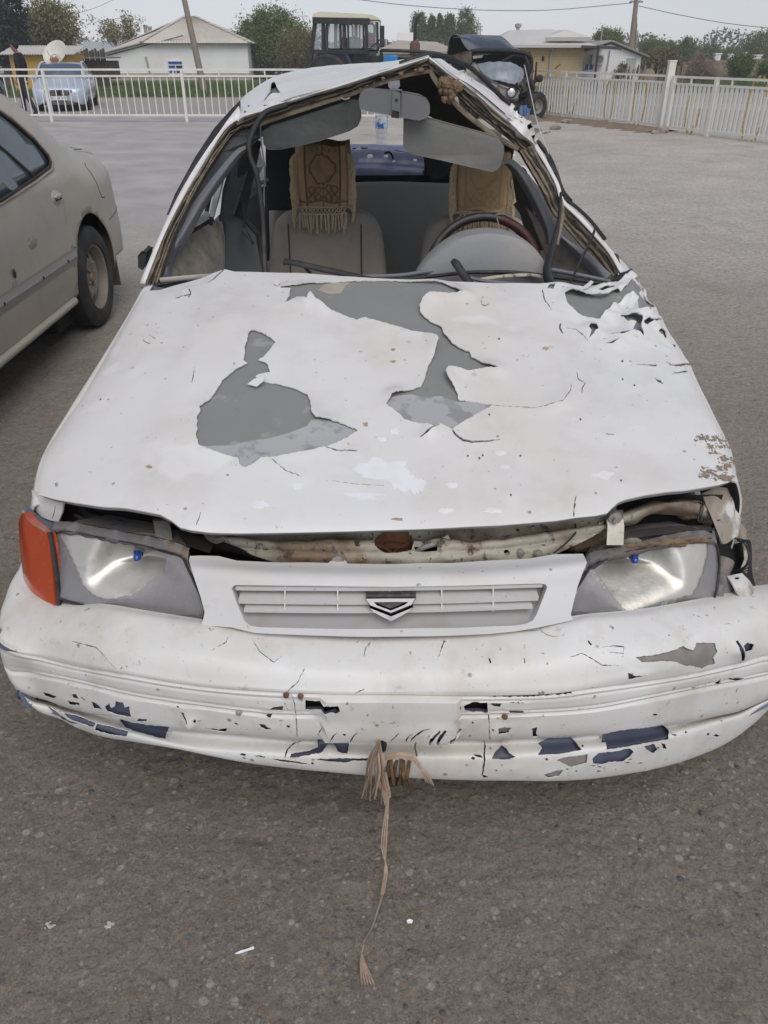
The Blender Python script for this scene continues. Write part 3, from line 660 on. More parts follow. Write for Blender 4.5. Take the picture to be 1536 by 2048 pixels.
b_peel = [bl([(420,265),(440,250),(448,268),(462,262),(465,240),(495,245),(502,265),(522,260),(527,306),(480,298),(430,285)]), bl([(290,213),(308,213),(320,235),(295,228)]), bl([(318,218),(345,238),(336,241)]), bl([(273,238),(320,248),(324,258),(282,256)]), bl([(365,243),(385,250),(414,276),(378,273)]),
    bl([(480,310),(520,322),(600,336),(678,345),(668,370),(662,398),(600,384),(540,368),(500,350)]), bl([(255,290),(300,300),(340,315),(385,335),(372,350),(330,335),(300,325),(270,312)]), bl([(388,336),(430,342),(470,352),(515,366),(505,386),(440,380),(380,362)]),
    bl([(170,206),(200,212),(230,222),(215,232),(180,222)]), bl([(557,310),(590,312),(586,325),(550,322)]), bl([(720,287),(735,289),(745,308),(764,335),(738,312)]), bl([(810,358),(850,355),(870,360),(908,354),(900,372),(850,364)]),
    bl([(1270,392),(1330,392),(1400,392),(1390,456),(1352,452),(1330,420),(1308,438),(1290,453),(1230,462),(1160,470),(1166,455),(1200,450),(1232,445),(1272,430)]), bl([(1060,280),(1078,277),(1092,268),(1112,265),(1134,263),(1128,284)]), bl([(1038,333),(1060,336),(1068,345),(1092,354),(1062,358),(1045,350)]),
    bl([(1242,473),(1330,470),(1490,475),(1480,485),(1420,482),(1380,490),(1300,482)]), bl([(190,262),(230,290),(270,320),(255,322),(215,296)]),
    bl([(1020,460),(1060,464),(1062,470),(1022,466)]), bl([(1075,470),(1150,478),(1230,490),(1225,496),(1120,484)]),
    br([(1003,68),(1030,64),(1062,62),(1100,54),(1150,40),(1190,24),(1215,36),(1232,40),(1246,10),(1290,12),(1320,11),(1332,45),(1316,72),(1322,95),(1290,104),(1272,115),(1230,102),(1200,100),(1164,85),(1120,82),(1080,85),(1030,88)]),
    br([(973,128),(1000,140),(1050,137),(1010,147),(973,156)]), br([(1400,2),(1410,0),(1420,22),(1440,60),(1440,82),(1430,85),(1420,62),(1408,34)]), br([(1376,30),(1405,18),(1410,34),(1420,48),(1388,42)]), br([(1426,20),(1450,8),(1482,20),(1472,40),(1436,44)]),
    br([(872,374),(935,358),(1000,350),(1060,345),(1115,340),(1138,362),(1138,398),(1060,410),(980,425),(890,438),(886,410),(870,412)]), br([(615,412),(660,390),(700,392),(745,388),(765,405),(790,440),(745,448),(700,456),(615,460),(632,432)]), br([(430,475),(440,455),(470,422),(490,435),(500,452),(526,466),(500,478)]),
    br([(690,482),(720,470),(760,465),(815,456),(810,494),(780,500),(752,510),(720,496)]), br([(833,474),(860,450),(920,445),(980,432),(1000,450),(985,470),(960,488),(900,490),(880,498),(838,496)]), br([(1040,425),(1080,415),(1096,440),(1080,455),(1052,440)]), br([(1108,412),(1124,416),(1130,436),(1116,434)]),
    br([(498,280),(530,278),(560,283),(556,292),(505,290)]), br([(455,346),(480,342),(512,346),(500,356),(496,368),(456,366)]), br([(418,250),(450,248),(471,248),(462,265),(440,262)]), br([(1322,176),(1336,166),(1346,154),(1346,180)]), br([(1376,150),(1400,156),(1446,152),(1420,166),(1390,162)]), br([(1230,192),(1250,188),(1240,200)]),
    br([(635,540),(690,522),(720,520),(700,546),(660,552)]), br([(385,532),(420,545),(400,550)]), br([(436,516),(455,518),(450,524)]), br([(492,516),(515,517),(510,522)]), br([(355,458),(385,460),(396,470),(372,468)]), br([(590,350),(612,345),(608,372),(618,385),(596,388)]), br([(1205,362),(1212,370),(1200,374)]), br([(500,245),(560,246),(555,250),(510,250)]),
    slit(br([(100,392),(112,372),(150,342),(182,330)]),3), slit(br([(172,394),(188,368),(222,338)]),5), slit(br([(204,394),(222,362),(246,338)]),6), slit(br([(82,390),(92,372),(110,356)]),2.4), slit(br([(255,390),(268,378),(310,352)]),4), slit(br([(20,392),(60,352)]),2), slit(bl([(1320,385),(1336,360),(1350,350)]),2), slit(bl([(1400,385),(1418,360),(1432,350)]),2), slit(bl([(1270,380),(1290,348)]),2),
    slit(br([(400,395),(404,430),(400,462),(402,480),(396,520),(390,540)]),3), slit(bl([(1140,470),(1150,440),(1185,408),(1210,396)]),2.4), slit(bl([(290,5),(380,28),(410,55),(468,115)]),1.4), slit(bl([(1010,0),(1040,50),(1095,90),(1128,66)]),1.4), slit(bl([(870,30),(905,12),(912,-8)]),1.3), slit(bl([(1150,205),(1190,170),(1218,115)]),1.2), slit(bl([(1420,215),(1456,196)]),1.5), slit(bl([(1456,65),(1462,30),(1480,14)]),1.3),
    slit(br([(215,80),(235,20),(245,0)]),1.4), slit(br([(560,75),(562,95)]),2), slit(br([(950,100),(972,115),(975,130)]),2.2), slit(br([(740,70),(790,55),(830,75),(870,100),(950,102)]),1.2), slit(br([(870,30),(920,25),(958,28),(956,55),(900,50)]),1.6), slit(br([(815,5),(828,22)]),3.5), slit(br([(420,75),(426,95)]),3.5), slit(br([(420,225),(600,222),(750,212)]),2.6), slit(bl([(1165,215),(1180,260),(1190,385)]),1.4), slit(br([(418,300),(422,390)]),1.6), slit(br([(1285,185),(1300,168)]),2)]
rb = random.Random(11)
for i in range(26):      # small chips round the scraped lower lip
    x, y = rb.uniform(700,1060), rb.uniform(485,545); y -= (x - 700) * .06
    w, h = rb.uniform(5,20), rb.uniform(2,6); b_peel.append(br([(x - w, y),(x, y - h),(x + w, y - 2),(x + w * .3, y + h)]))
for i in range(16):
    x = rb.uniform(120,330); y = 225 + (x - 120) * .36 + rb.uniform(-10,22); w, h = rb.uniform(4,14), rb.uniform(2,6); b_peel.append(bl([(x - w, y - h),(x + w * .4, y - h * .3),(x + w, y + h),(x - w * .2, y + h * .5)]))
for i in range(24):      # scattered little chips over the lower bumper
    u = rb.uniform(120,1440); t = abs(u - 780) / 700; v0 = 1440 - 62 * t ** 2.2; v = v0 + rb.choice((rb.uniform(-6,26), rb.uniform(70,100) - 10 * t)); w, h = rb.uniform(2,8), rb.uniform(1.5,4)
    b_peel.append([(u - w, v),(u - w * .2, v - h),(u + w, v - h * .3),(u + w * .4, v + h)])
# keep only chips that do not run into one another
def clear(pl):
    kept = []; boxes = []
    for q in pl:
        xs = [p[0] for p in q]; ys = [p[1] for p in q]; bx = (min(xs), min(ys), max(xs), max(ys))
        big = any(bx[0] < b[2] and bx[2] > b[0] and bx[1] < b[3] and bx[3] > b[1] and (inside(np.array(q, float), p2).any() or inside(np.array(p2, float), q).any()) for b, p2 in boxes)
        if not big: kept.append(q); boxes.append((bx, q))
    return kept
b_peel = clear(b_peel)
grow = lambda q, k=1.35: [(sum(p[0] for p in q) / len(q) + (x - sum(p[0] for p in q) / len(q)) * k, sum(p[1] for p in q) / len(q) + (y - sum(p[1] for p in q) / len(q)) * k * 1.3) for x, y in q]
bumper = sheet('bumper', BUMP, .185,[grow(q) for q in b_holes_thru], BLUE_PLASTIC, CAR, (300,150), off=-.008, th=.006, step=6)
sheet('paint_film', BUMP, None, b_holes_thru + b_peel, CAR_WHITE, bumper, (300,150), th=.002, curl=.002, jag=.8, step=5, lifts=[(380,1450,14,.012),(990,1468,22,.006),(868,1470,22,.006),(1350,1300,40,.004),(660,1500,14,.010),(1475,1300,18,.008)], curl_r=.012)
for q in (br([(990,60),(1150,28),(1250,0),(1345,5),(1350,60),(1325,110),(1265,125),(1080,95),(1000,82)]), br([(680,482),(760,455),(825,448),(830,490),(750,520),(700,500)]), br([(620,540),(690,512),(740,515),(700,560)]), br([(440,340),(520,335),(515,372),(450,372)]), br([(480,272),(575,272),(570,300),(490,298)])): sheet('bare_primer', BUMP, q, [], mat('brown grey primer', (.27,.245,.22),.6, layers=(('n', 12,(.20,.19,.18),.5,.6,.8),('n', 30,(.36,.33,.29),.6,.7,.6))), bumper, (90,60), off=-.0026, th=.0008)
for (u, v) in ((572,1392),(601,1394),(1010,1435),(477,1427),(917,1416)):
    P = BP(u, v, -.005); MB().lathe([(0,-.003),(.0045,-.002),(.006,.003)], P, 'Y', 10).build('screw', RUST if u != 477 else SILVER, bumper)
BACKM = mat('plate hole darkness', (.03,.03,.032),.7)
MB().box((.012,1.105,.425),(.60,.02,.12)).build('inner_beam', BACKM, bumper)  # beam coloured black for the shade inside the plate holes
# radiator panel under the bonnet edge
rp = Surf([UYs([(395,1020,1.40),(600,1030,1.38),(790,1030,1.375),(1000,1022,1.38),(1240,990,1.42)]),
           UYs([(400,1062,1.385),(600,1072,1.36),(790,1074,1.355),(1000,1066,1.36),(1235,1030,1.395)]),
           UYs([(430,1082,1.34),(600,1092,1.315),(790,1092,1.31),(1000,1086,1.315),(1210,1056,1.36)]),
           UYs([(460,1108,1.325),(600,1118,1.30),(790,1120,1.295),(1000,1112,1.30),(1180,1082,1.34)]),
           UYs([(480,1138,1.33),(600,1142,1.305),(790,1144,1.30),(1000,1140,1.305),(1160,1120,1.335)])], cols=41,
          disp=lambda a, b, P: .006 * smoothn(P[...,0] * 16, P[...,2] * 30,31) + .003 * smoothn(P[...,0] * 45, P[...,2] * 60,32) + .006 * np.exp(-((b - .45) / .06) ** 2) - .007 * np.exp(-((b - .62) / .07) ** 2))
rp_out = [(398,1040),(600,1046),(790,1046),(1000,1040),(1232,1004),(1226,1055),(1205,1066),(1178,1078),(1150,1092),(1128,1102),(1105,1110),(1060,1134),(900,1140),(650,1140),(560,1130),(510,1114),(490,1104),(472,1094),(455,1082),(430,1072),(405,1064)]
circ = lambda u, v, r, q=1., n=12: [(u + r * math.cos(2 * PI * i / n), v + q * r * math.sin(2 * PI * i / n)) for i in range(n)]
rpo = sheet('radiator_panel', rp, rp_out, [circ(527,1098,6), circ(714,1090,5), zg([(700,150),(740,128),(800,122),(850,135),(860,165),(850,190),(800,205),(750,205),(710,180)]), zg([(855,165),(905,160),(950,170),(950,195),(900,202),(868,198)]), circ(1015,1107,6), zg([(870,152),(940,150),(940,146),(870,146)]), zr([(45,290),(60,286),(72,296),(55,302)])], RUSTY, CAR, (100,40), th=.012, smooth=50)
# bonnet latch in its opening
lt = MB(); c = Vector(UY(784,1088,1.36))
lt.lathe([(0,-.012),(.030,-.008),(.044,0),(.046,.012),(.04,.02)], c, 'Y', 18)
lt.box(c + Vector((0,-.014,.008)),(.03,.012,.012)); lt.tube([c + Vector((-.035,-.012,.006)), c + Vector((-.01,-.018,.0)), c + Vector((.0,-.016,-.014)), c + Vector((.01,-.018,.002)), c + Vector((.035,-.012,.008))],.004,6)
lat = lt.build('hood_latch', RUST, CAR, 40)
ll = MB(); ll.tube([UY(832,1102,1.325), UY(852,1092,1.32), UY(874,1086,1.32), UY(898,1074,1.325)],[.004,.006,.006,.009],6, flat=.5); ll.build('release_lever', SILVER, lat)
for (u, v, Y) in ((1076,1108,1.305),(1040,1106,1.31),(1065,1052,1.372)):
    p = UY(u, v, Y); b = MB(); b.lathe([(0,-.010),(.005,-.010),(.0055,-.004),(.009,-.003),(.0095,.004)], p, 'Y', 8); b.build('bolt', SILVER, rpo)
w = MB(); w.tube([UY(1150,1048,1.37), UY(1152,1062,1.35), UY(1146,1072,1.335), UY(1128,1090,1.325), UY(1108,1106,1.31)],.0018,6, smooth=4); w.build('wire', BLACK, CAR)
# right-hand arm of the panel, bent and rusty, behind the broken lamp
arm = [UYs([(1196,1066,1.40),(1253,1052,1.41),(1300,1032,1.42),(1354,1028,1.44),(1390,1036,1.46),(1420,1056,1.48)]), UYs([(1196,1056,1.37),(1253,1044,1.38),(1300,1024,1.395),(1354,1018,1.41),(1394,1024,1.43),(1424,1042,1.46)]), UYs([(1198,1044,1.375),(1252,1030,1.385),(1304,1010,1.40),(1354,1001,1.415),(1398,1006,1.435),(1428,1022,1.46)]), UYs([(1200,1038,1.41),(1251,1024,1.42),(1306,1004,1.435),(1354,996,1.45),(1400,999,1.47),(1430,1012,1.49)])]
ar = Surf(arm, cols=25, disp=lambda a, b, P: .006 * smoothn(P[...,0] * 28, P[...,2] * 30,41))
sheet('radiator_panel_arm', ar, None, [], RUSTY, CAR, (40,14), th=.008)
# lamp brackets
def strap(name, pts, w, m, th=.003):
    P = [Vector(p) for p in pts]; mb = MB(); L_ = []; 
    for p in P: L_.append([p + Vector((-w / 2,0,0)), p + Vector((w / 2,0,0))])
    v = [q for l in L_ for q in l] + [q + Vector((0, th, -th)) for l in L_ for q in l]; n = len(P); f = []
    for i in range(n - 1):
        a = 2 * i; f += [(a, a + 1, a + 3, a + 2),(2 * n + a, 2 * n + a + 2,2 * n + a + 3,2 * n + a + 1),(a, a + 2,2 * n + a + 2,2 * n + a),(a + 1,2 * n + a + 1,2 * n + a + 3, a + 3)]
    f += [(0,2 * n, 2 * n + 1,1),(2 * n - 2,2 * n - 1,4 * n - 1,4 * n - 2)]
    return mb.add(v, f).build(name, m, CAR)
strap('lamp_bracket', [UY(322,1034,1.42), UY(322,1042,1.385), UY(326,1062,1.36), UY(329,1088,1.33)],.034, SILVER)
rs = strap('lamp_bracket', [UY(1230,1020,1.385), UY(1230,1038,1.355), UY(1232,1052,1.345), UY(1230,1090,1.315)],.034, SILVER)
b = MB(); b.lathe([(0,-.012),(.006,-.012),(.007,-.004),(.014,-.003),(.015,.003)], UY(1230,1036,1.352), 'Y', 10); b.build('bolt', SILVER, CAR)

# black sheets and box standing in for the unlit engine space
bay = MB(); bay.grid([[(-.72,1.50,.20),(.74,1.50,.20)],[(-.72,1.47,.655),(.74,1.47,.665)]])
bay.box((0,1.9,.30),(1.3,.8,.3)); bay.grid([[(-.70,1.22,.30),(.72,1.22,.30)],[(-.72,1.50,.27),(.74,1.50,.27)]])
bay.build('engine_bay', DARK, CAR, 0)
p1 = MB(); p1.grid([UYs([(150,1048,1.40),(230,1060,1.38),(330,1080,1.35),(420,1106,1.33)]), UYs([(160,1030,1.45),(240,1040,1.43),(340,1056,1.41),(430,1080,1.40)])]); p1.build('lamp_housing', CAVITY, CAR)
p2 = MB(); p2.grid([UYs([(1230,1084,1.34),(1300,1072,1.36),(1380,1064,1.38),(1430,1062,1.40)]), UYs([(1236,1066,1.38),(1270,1060,1.40),(1340,1052,1.42),(1420,1050,1.44)])]); p2.build('lamp_housing', CAVITY, CAR)
r5 = random.Random(5)
MB().tube([UY(160,1000,1.5), UY(176,1030,1.46), UY(205,1040,1.45)],.012,8, smooth=4).build('hose', BLACK, CAR, 60); MB().tube([UY(150,1030,1.44), UY(190,1046,1.42), UY(230,1052,1.42)],.004,6, smooth=4).build('cable', BLACK, CAR, 60); MB().tube([UY(420,1090,1.42), UY(470,1092,1.40), UY(560,1120,1.38)],.016,8, smooth=4).build('hose', BLACK, CAR, 60)
for q in (MB().ball(UY(1180,1078,1.40),.03,0,10,7,(1.3,.6,.8),.3, r5), MB().ball(UY(1160,1090,1.39),.022,0,10,7,(1.3,.6,.8),.3, r5), MB().ball(UY(1380,1028,1.46),.02,0,10,7,(1.4,.6,.6),.3, r5)): q.build('caked_mud', MUDM, CAR, 60)

# grille
gs = Surf([UYs([(360,1080,1.315),(560,1100,1.30),(790,1102,1.295),(1000,1096,1.30),(1190,1076,1.315)]),
           UYs([(368,1114,1.275),(560,1128,1.255),(790,1131,1.25),(1000,1126,1.255),(1182,1106,1.275)]),
           UYs([(380,1140,1.238),(560,1150,1.215),(790,1153,1.21),(1000,1149,1.215),(1172,1130,1.238)]),
           UYs([(392,1180,1.212),(560,1188,1.188),(790,1191,1.182),(1000,1188,1.188),(1162,1172,1.212)]),
           UYs([(400,1230,1.182),(560,1238,1.158),(790,1241,1.152),(1000,1237,1.158),(1150,1222,1.182)]),
           UYs([(404,1275,1.160),(560,1290,1.135),(790,1296,1.13),(1000,1290,1.135),(1142,1268,1.160)])], cols=41, disp=lambda a, b, P: .0015 * smoothn(P[...,0] * 14, P[...,2] * 18,51))
g_out = [(378,1121),(380,1112),(400,1111),(437,1112),(474,1121),(560,1124),(656,1126),(664,1120),(676,1116),(690,1120),(696,1127),(790,1128),(901,1125),(985,1121),(1057,1117),(1109,1108),(1166,1107),(1174,1124),(1166,1145),(1156,1172),(1147,1206),(1142,1228),(1146,1240),(1110,1248),(1073,1256),(1030,1263),(979,1268),(860,1273),(745,1274),(620,1271),(510,1266),(463,1255),(430,1252),(401,1253),(406,1240),(409,1224),(401,1193),(390,1160)]
g_open = [(463,1177),(466,1172),(471,1170),(640,1172),(790,1174),(940,1171),(1082,1167),(1092,1169),(1095,1175),(1085,1200),(1074,1228),(1066,1241),(1052,1248),(1031,1251),(900,1256),(760,1258),(620,1257),(515,1254),(500,1251),(489,1242),(475,1210)]
gr = sheet('grille', gs, g_out, [g_open], GRILLEM, CAR, (110,50), th=.022, smooth=38)
def gpt(u, v, back=0.):
    q = gs.inv(np.array([(u, v)], float)); P = gs.ev(q[:, 0], q[:, 1])[0]; return Vector((P[0], P[1] + back, P[2]))
def slat(pts, h, d0=.004, d1=.040):
    f = [gpt(u, v, d0) for u, v in pts]; mb = MB(); R = []
    R.append([p + Vector((0,0, h / 2)) for p in f]); R.append([p + Vector((0,0,-h / 2)) for p in f]); R.append([p + Vector((0, d1,-h / 2 - .002)) for p in f]); R.append([p + Vector((0, d1, h / 2 - .002)) for p in f]); R.append(R[0])
    mb.grid(R); n = len(f); mb.f += [(0, n, 2 * n, 3 * n),(4 * n - 1,3 * n - 1,2 * n - 1, n - 1)]
    return mb.build('slat', GRILLEM, gr, 30)
lin = lambda a, b, n=9, bow=0.: [(a[0] + (b[0] - a[0]) * i / (n - 1), a[1] + (b[1] - a[1]) * i / (n - 1) + bow * math.sin(PI * i / (n - 1))) for i in range(n)]
slat(lin((470,1181),(1086,1175), bow=4),.0055); slat(lin((476,1206),(1078,1200), bow=5),.009); slat(lin((487,1225),(1066,1218), bow=5),.0055); slat(lin((466,1171),(1092,1168), bow=3),.004)
for u in (569,675,780,884,987):
    mb = MB(); a = gpt(u, 1172,.008); b_ = gpt(u, 1236,.008); mb.beam(a + Vector((0,.012,0)), b_ + Vector((0,.012,0)),.0022,.022, up=(0,1,0)); mb.build('divider', GRILLEM, gr)
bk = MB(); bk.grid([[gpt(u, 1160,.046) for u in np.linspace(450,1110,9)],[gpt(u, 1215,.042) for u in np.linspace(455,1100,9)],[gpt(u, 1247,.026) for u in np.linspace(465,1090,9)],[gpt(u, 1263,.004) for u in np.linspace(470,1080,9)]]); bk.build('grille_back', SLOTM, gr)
bd = mat('black badge backing', (.02,.02,.02),.5, layers=(('n', 90,(.12,.10,.08),.5,.7,.7),))
def gpoly(L_, back): return [gpt(u, v, back) for u, v in zg(L_)]
em = MB().prism(gpoly([(678,358),(866,358),(868,372),(850,402),(800,428),(768,446),(735,428),(690,402),(676,372)],-.004),(0,.03,0)).build('emblem', bd, gr)
def ring(outer, inner, back, th, m, name, parent):
    n = len(outer); O = [Vector(gpt(*p, back)) for p in outer]; I = [Vector(gpt(*p, back)) for p in inner]; d = Vector((0, th, 0)); mb = MB()
    mb.add(O + I + [p + d for p in O] + [p + d for p in I],[(i, (i + 1) % n, n + (i + 1) % n, n + i) for i in range(n)] + [(2 * n + i, i, n * 0 + (i + 1) % n, 2 * n + (i + 1) % n) for i in range(n)] + [(n + i, n + (i + 1) % n, 3 * n + (i + 1) % n, 3 * n + i) for i in range(n)])
    return mb.build(name, m, parent, 20)
ring(zg([(676,366),(768,365),(864,365),(850,388),(772,419),(692,390)]), zg([(706,379),(768,378),(838,378),(824,389),(771,411),(718,391)]),-.011,.008, BADGE, 'emblem_bar', em)
MB().prism(gpoly([(690,400),(772,432),(856,398),(838,414),(772,451),(706,416)],-.012),(0,.008,0)).build('emblem_bar', BADGE, em)
tb = MB(); tb.lathe([(0,-.004),(.012,-.003),(.013,.006)], gpt(676,1119,-.003), 'Y', 12); tb.build('grille_clip', SILVER, gr)
bf = MB(); bf.lathe([(0,-.012),(.008,-.012),(.009,-.004),(.024,-.003),(.026,.004)], UY(1106,1258,1.165), 'Z', 14); bf.build('bolt', SILVER, CAR)

# headlamps: housing, reflector bowl with lower shelf, bulb, broken lens
def headlamp(corners, lens_outer, hole, bulb, seat, frame_pts, right):
    (a, b_, c_, d_) = [Vector(UY(*p)) for p in corners]        # top left, top right, bottom right, bottom left
    mid = lambda p, q, t: p + (q - p) * t
    S_ = Surf([[mid(a, b_, t) for t in (0,.33,.67,1)],[mid(mid(a, d_, .5), mid(b_, c_, .5), t) + Vector((0,-.008 * (1 - (2 * t - 1) ** 2),0)) for t in (0,.33,.67,1)],[mid(d_, c_, t) for t in (0,.33,.67,1)]], disp=lambda a, b, P: .0006 * np.sin(P[...,0] * 1500))
    body = MB(); n = 30
    per = S_.inv(np.array(densify(lens_outer, 10))); F = S_.ev(per[:, 0], per[:, 1],-.002)
    R0 = [Vector(p) for p in F]; cen = sum(R0, Vector()) / len(R0)
    R1 = [p + Vector((0,.05,0)) + (cen - p) * .05 for p in R0]; R2 = [p + Vector((0,.13,0)) + (cen - p) * .35 for p in R0]
    body.grid([[p + (p - cen).normalized() * .003 for p in R0], R1, R2], closed=True); body.v.append(tuple(cen + Vector((0,.14,0)))); k = len(R0); body.f += [(2 * k + i, 2 * k + (i + 1) % k, 3 * k) for i in range(k)]
    hl = body.build('headlight', HOUSING, CAR, 50)
    # reflector: a paraboloid about the bulb axis meeting a sloping lower shelf
    bp = Vector(UY(*bulb)); g = MB(); NX, NZ = 60,44; vv = []
    A_, B_ = np.meshgrid(np.linspace(.02,.98, NX), np.linspace(.02,.97, NZ)); P = S_.raw(A_.ravel(), B_.ravel())
    px = project(P); ok = inside(px, seat); idx = -np.ones(len(P), int)
    V = []
    for i, p in enumerate(P):
        r2 = (p[0] - bp.x) ** 2 + ((p[2] - bp.z) * 1.15) ** 2
        yb = bp.y + .045 - 4.6 * r2
        zs = bp.z - .030; shelf = bp.y + .035 - (zs - p[2]) * 2.0 if p[2] < zs else 9
        hh = max(0,.018 - abs(yb - shelf)) / .018; y = min(yb, shelf) - hh * hh * .018 / 4; lo = p[1] + .004; hh = max(0,.02 - abs(y - lo)) / .02; y = max(y, lo) + hh * hh * .02 / 4
        V.append((p[0] + (y - p[1]) * p[0] / max(p[1],.1) * .0, y, p[2]))
    f = [(i * NX + j, i * NX + j + 1,(i + 1) * NX + j + 1,(i + 1) * NX + j) for i in range(NZ - 1) for j in range(NX - 1)]
    f = [q for q in f if all(ok[t] for t in q)]
    used = sorted({t for q in f for t in q}); mp = {t: i for i, t in enumerate(used)}
    obj('reflector', [V[t] for t in used],[tuple(mp[t] for t in q) for q in f], CHROME, hl, 60)
    bb = MB(); ax = Vector((0,-1,-.25)).normalized(); rot = Vector((0,0,1)).rotation_difference(ax).to_matrix()
    bb.lathe([(.0085,-.02),(.0085,.004),(.0078,.010),(.005,.015),(0,.0165)], bp, 'Z', 14, rot=rot); bo = bb.build('bulb', BULB, hl, 60)
    b2 = MB(); b2.lathe([(.026,-.032),(.026,-.026),(.012,-.022),(.0105,-.014),(.0105,-.004)], bp, 'Z', 14, rot=rot); b2.build('bulb_base', SILVER, bo, 40)
    sheet('lens', S_, lens_outer, [hole], LENS, hl, (60,30), th=.003, jag=1.2, step=6)
    LP = S_.inv(np.array(densify(lens_outer, 14))); MB().tube([tuple(p) for p in S_.ev(LP[:, 0], LP[:, 1],.001)],.0028,6, closed=True).build('lens_gasket', BLACK, hl, 60)
    if True:
        fr = MB(); top = [S_.inv(np.array([p], float))[0] for p in frame_pts]; T_ = [Vector(S_.ev(np.array([q[0]]), np.array([q[1]]))[0]) for q in top]
        T_ = [Vector(p) for p in spline(T_, 6)]; rr = random.Random(4)
        rows = [[p + Vector((0,-.006 + rr.uniform(-.0015,.0015),-.008 + rr.uniform(-.003,.003))) for p in T_],[p + Vector((0,-.004,.003 + rr.uniform(-.002,.002))) for p in T_],[p + Vector((0,.014,.009 + rr.uniform(-.002,.002))) for p in T_],[p + Vector((0,.024,.004)) for p in T_]]
        fr.grid(rows); fr.build('lamp_rim', HOUSING, hl, 50, solid=.003)
    return hl, S_
lo_L = zl([(322,318),(318,400),(328,560),(348,700),(420,722),(500,742),(680,775),(850,805),(1000,828),(1100,842),(1170,842),(1196,830),(1210,800),(1211,765),(1198,715),(1178,665),(1140,580),(1106,510),(1085,462),(1060,445),(985,425),(870,388),(760,366),(600,338),(480,312),(390,298)])
ho_L = zl([(352,325),(395,310),(480,318),(600,346),(740,372),(860,398),(940,418),(982,440),(978,500),(970,545),(985,560),(940,565),(888,592),(860,625),(820,655),(770,685),(735,682),(690,698),(640,704),(598,698),(565,690),(535,668),(505,640),(480,612),(462,560),(440,500),(405,425),(372,360)])
headlamp([(92,1050,1.375),(398,1108,1.275),(416,1252,1.20),(110,1206,1.285)], lo_L, ho_L, (276,1110,1.315), lo_L, [(104,1058),(140,1055),(203,1066),(257,1076),(310,1090),(352,1102),(376,1112)], False)
lo_R = zr([(480,525),(505,520),(560,480),(600,440),(640,418),(700,405),(790,395),(880,378),(960,366),(1040,362),(1110,358),(1195,345),(1235,395),(1250,500),(1232,640),(1208,735),(1150,745),(1080,755),(1010,775),(900,795),(800,808),(700,826),(550,838),(400,842),(372,815),(362,770),(375,700),(396,650),(440,585)])
ho_R = zr([(508,522),(565,484),(604,444),(645,424),(700,410),(790,400),(880,384),(960,371),(1040,367),(1110,362),(1150,362),(1180,350),(1182,440),(1160,540),(1120,640),(1090,680),(1040,690),(1010,700),(985,740),(960,768),(900,790),(800,803),(735,798),(700,770),(640,712),(590,640),(545,578)])
headlamp([(1150,1128,1.285),(1440,1062,1.375),(1436,1214,1.295),(1132,1250,1.205)], lo_R, ho_R, (1268,1115,1.32), lo_R, [(1166,1140),(1186,1112),(1220,1096),(1290,1088),(1350,1080),(1405,1076),(1432,1082)], True)
# mud along the right lamp rim, and a broken strip of its lens
mm = MB(); r6 = random.Random(8)
for i in range(26):
    t = r6.random(); u = 1240 + 180 * t; v = 1092 - 17 * t + r6.uniform(-3,10) * (1 if t > .62 else .3); mm.ball(UY(u, v, 1.285 + .075 * t), r6.uniform(.004,.011),0,7,5,(1.8,.5,.7),.3, r6)
o = mm.build('caked_mud', MUDM, CAR, 60); o['kind'] = 'stuff'
MB().tube([UY(1316,1226,1.24), UY(1326,1206,1.225), UY(1334,1200,1.225), UY(1326,1224,1.24)],.002,6, closed=True).build('broken_clip', GLASSM, CAR)
# indicator lamp at the near left corner
lamp = Surf([UYs([(38,1036,1.46),(48,1024,1.425),(66,1040,1.385),(92,1064,1.345)]), UYs([(36,1062,1.45),(48,1066,1.405),(72,1076,1.365),(97,1088,1.330)]), UYs([(40,1120,1.425),(54,1126,1.378),(80,1134,1.34),(104,1140,1.310)]), UYs([(50,1168,1.40),(62,1178,1.358),(86,1190,1.32),(108,1196,1.293)]), UYs([(58,1188,1.392),(72,1196,1.345),(92,1206,1.305),(110,1212,1.283)])])
il = sheet('indicator_lamp', lamp, [(47,1025),(40,1034),(37,1046),(38,1075),(42,1120),(47,1155),(53,1178),(68,1190),(90,1202),(111,1211),(109,1176),(102,1120),(94,1068),(85,1061),(66,1050),(52,1036)],[], ORANGE, CAR, (30,40), th=.02)
gk = MB(); gk.tube([UY(99,1064,1.344), UY(105,1090,1.332), UY(112,1140,1.31), UY(116,1176,1.297), UY(118,1210,1.284)],.0055,8, smooth=4, flat=.6); gk.build('gasket', BLACK, il, 60)
g2 = MB(); g2.tube([UY(46,1022,1.44), UY(54,1036,1.425), UY(66,1048,1.395), UY(90,1062,1.352)],.003,6, smooth=4); g2.build('lamp_edge', SILVER, il)
br_ = Surf([UYs([(50,1008,1.47),(62,1018,1.455),(86,1036,1.44),(112,1046,1.425)]), UYs([(52,1030,1.44),(64,1042,1.41),(84,1052,1.385),(110,1062,1.355)])])
sheet('lamp_mount', br_, None, [], BLUE_PLASTIC, CAR, (16,8), th=.006)
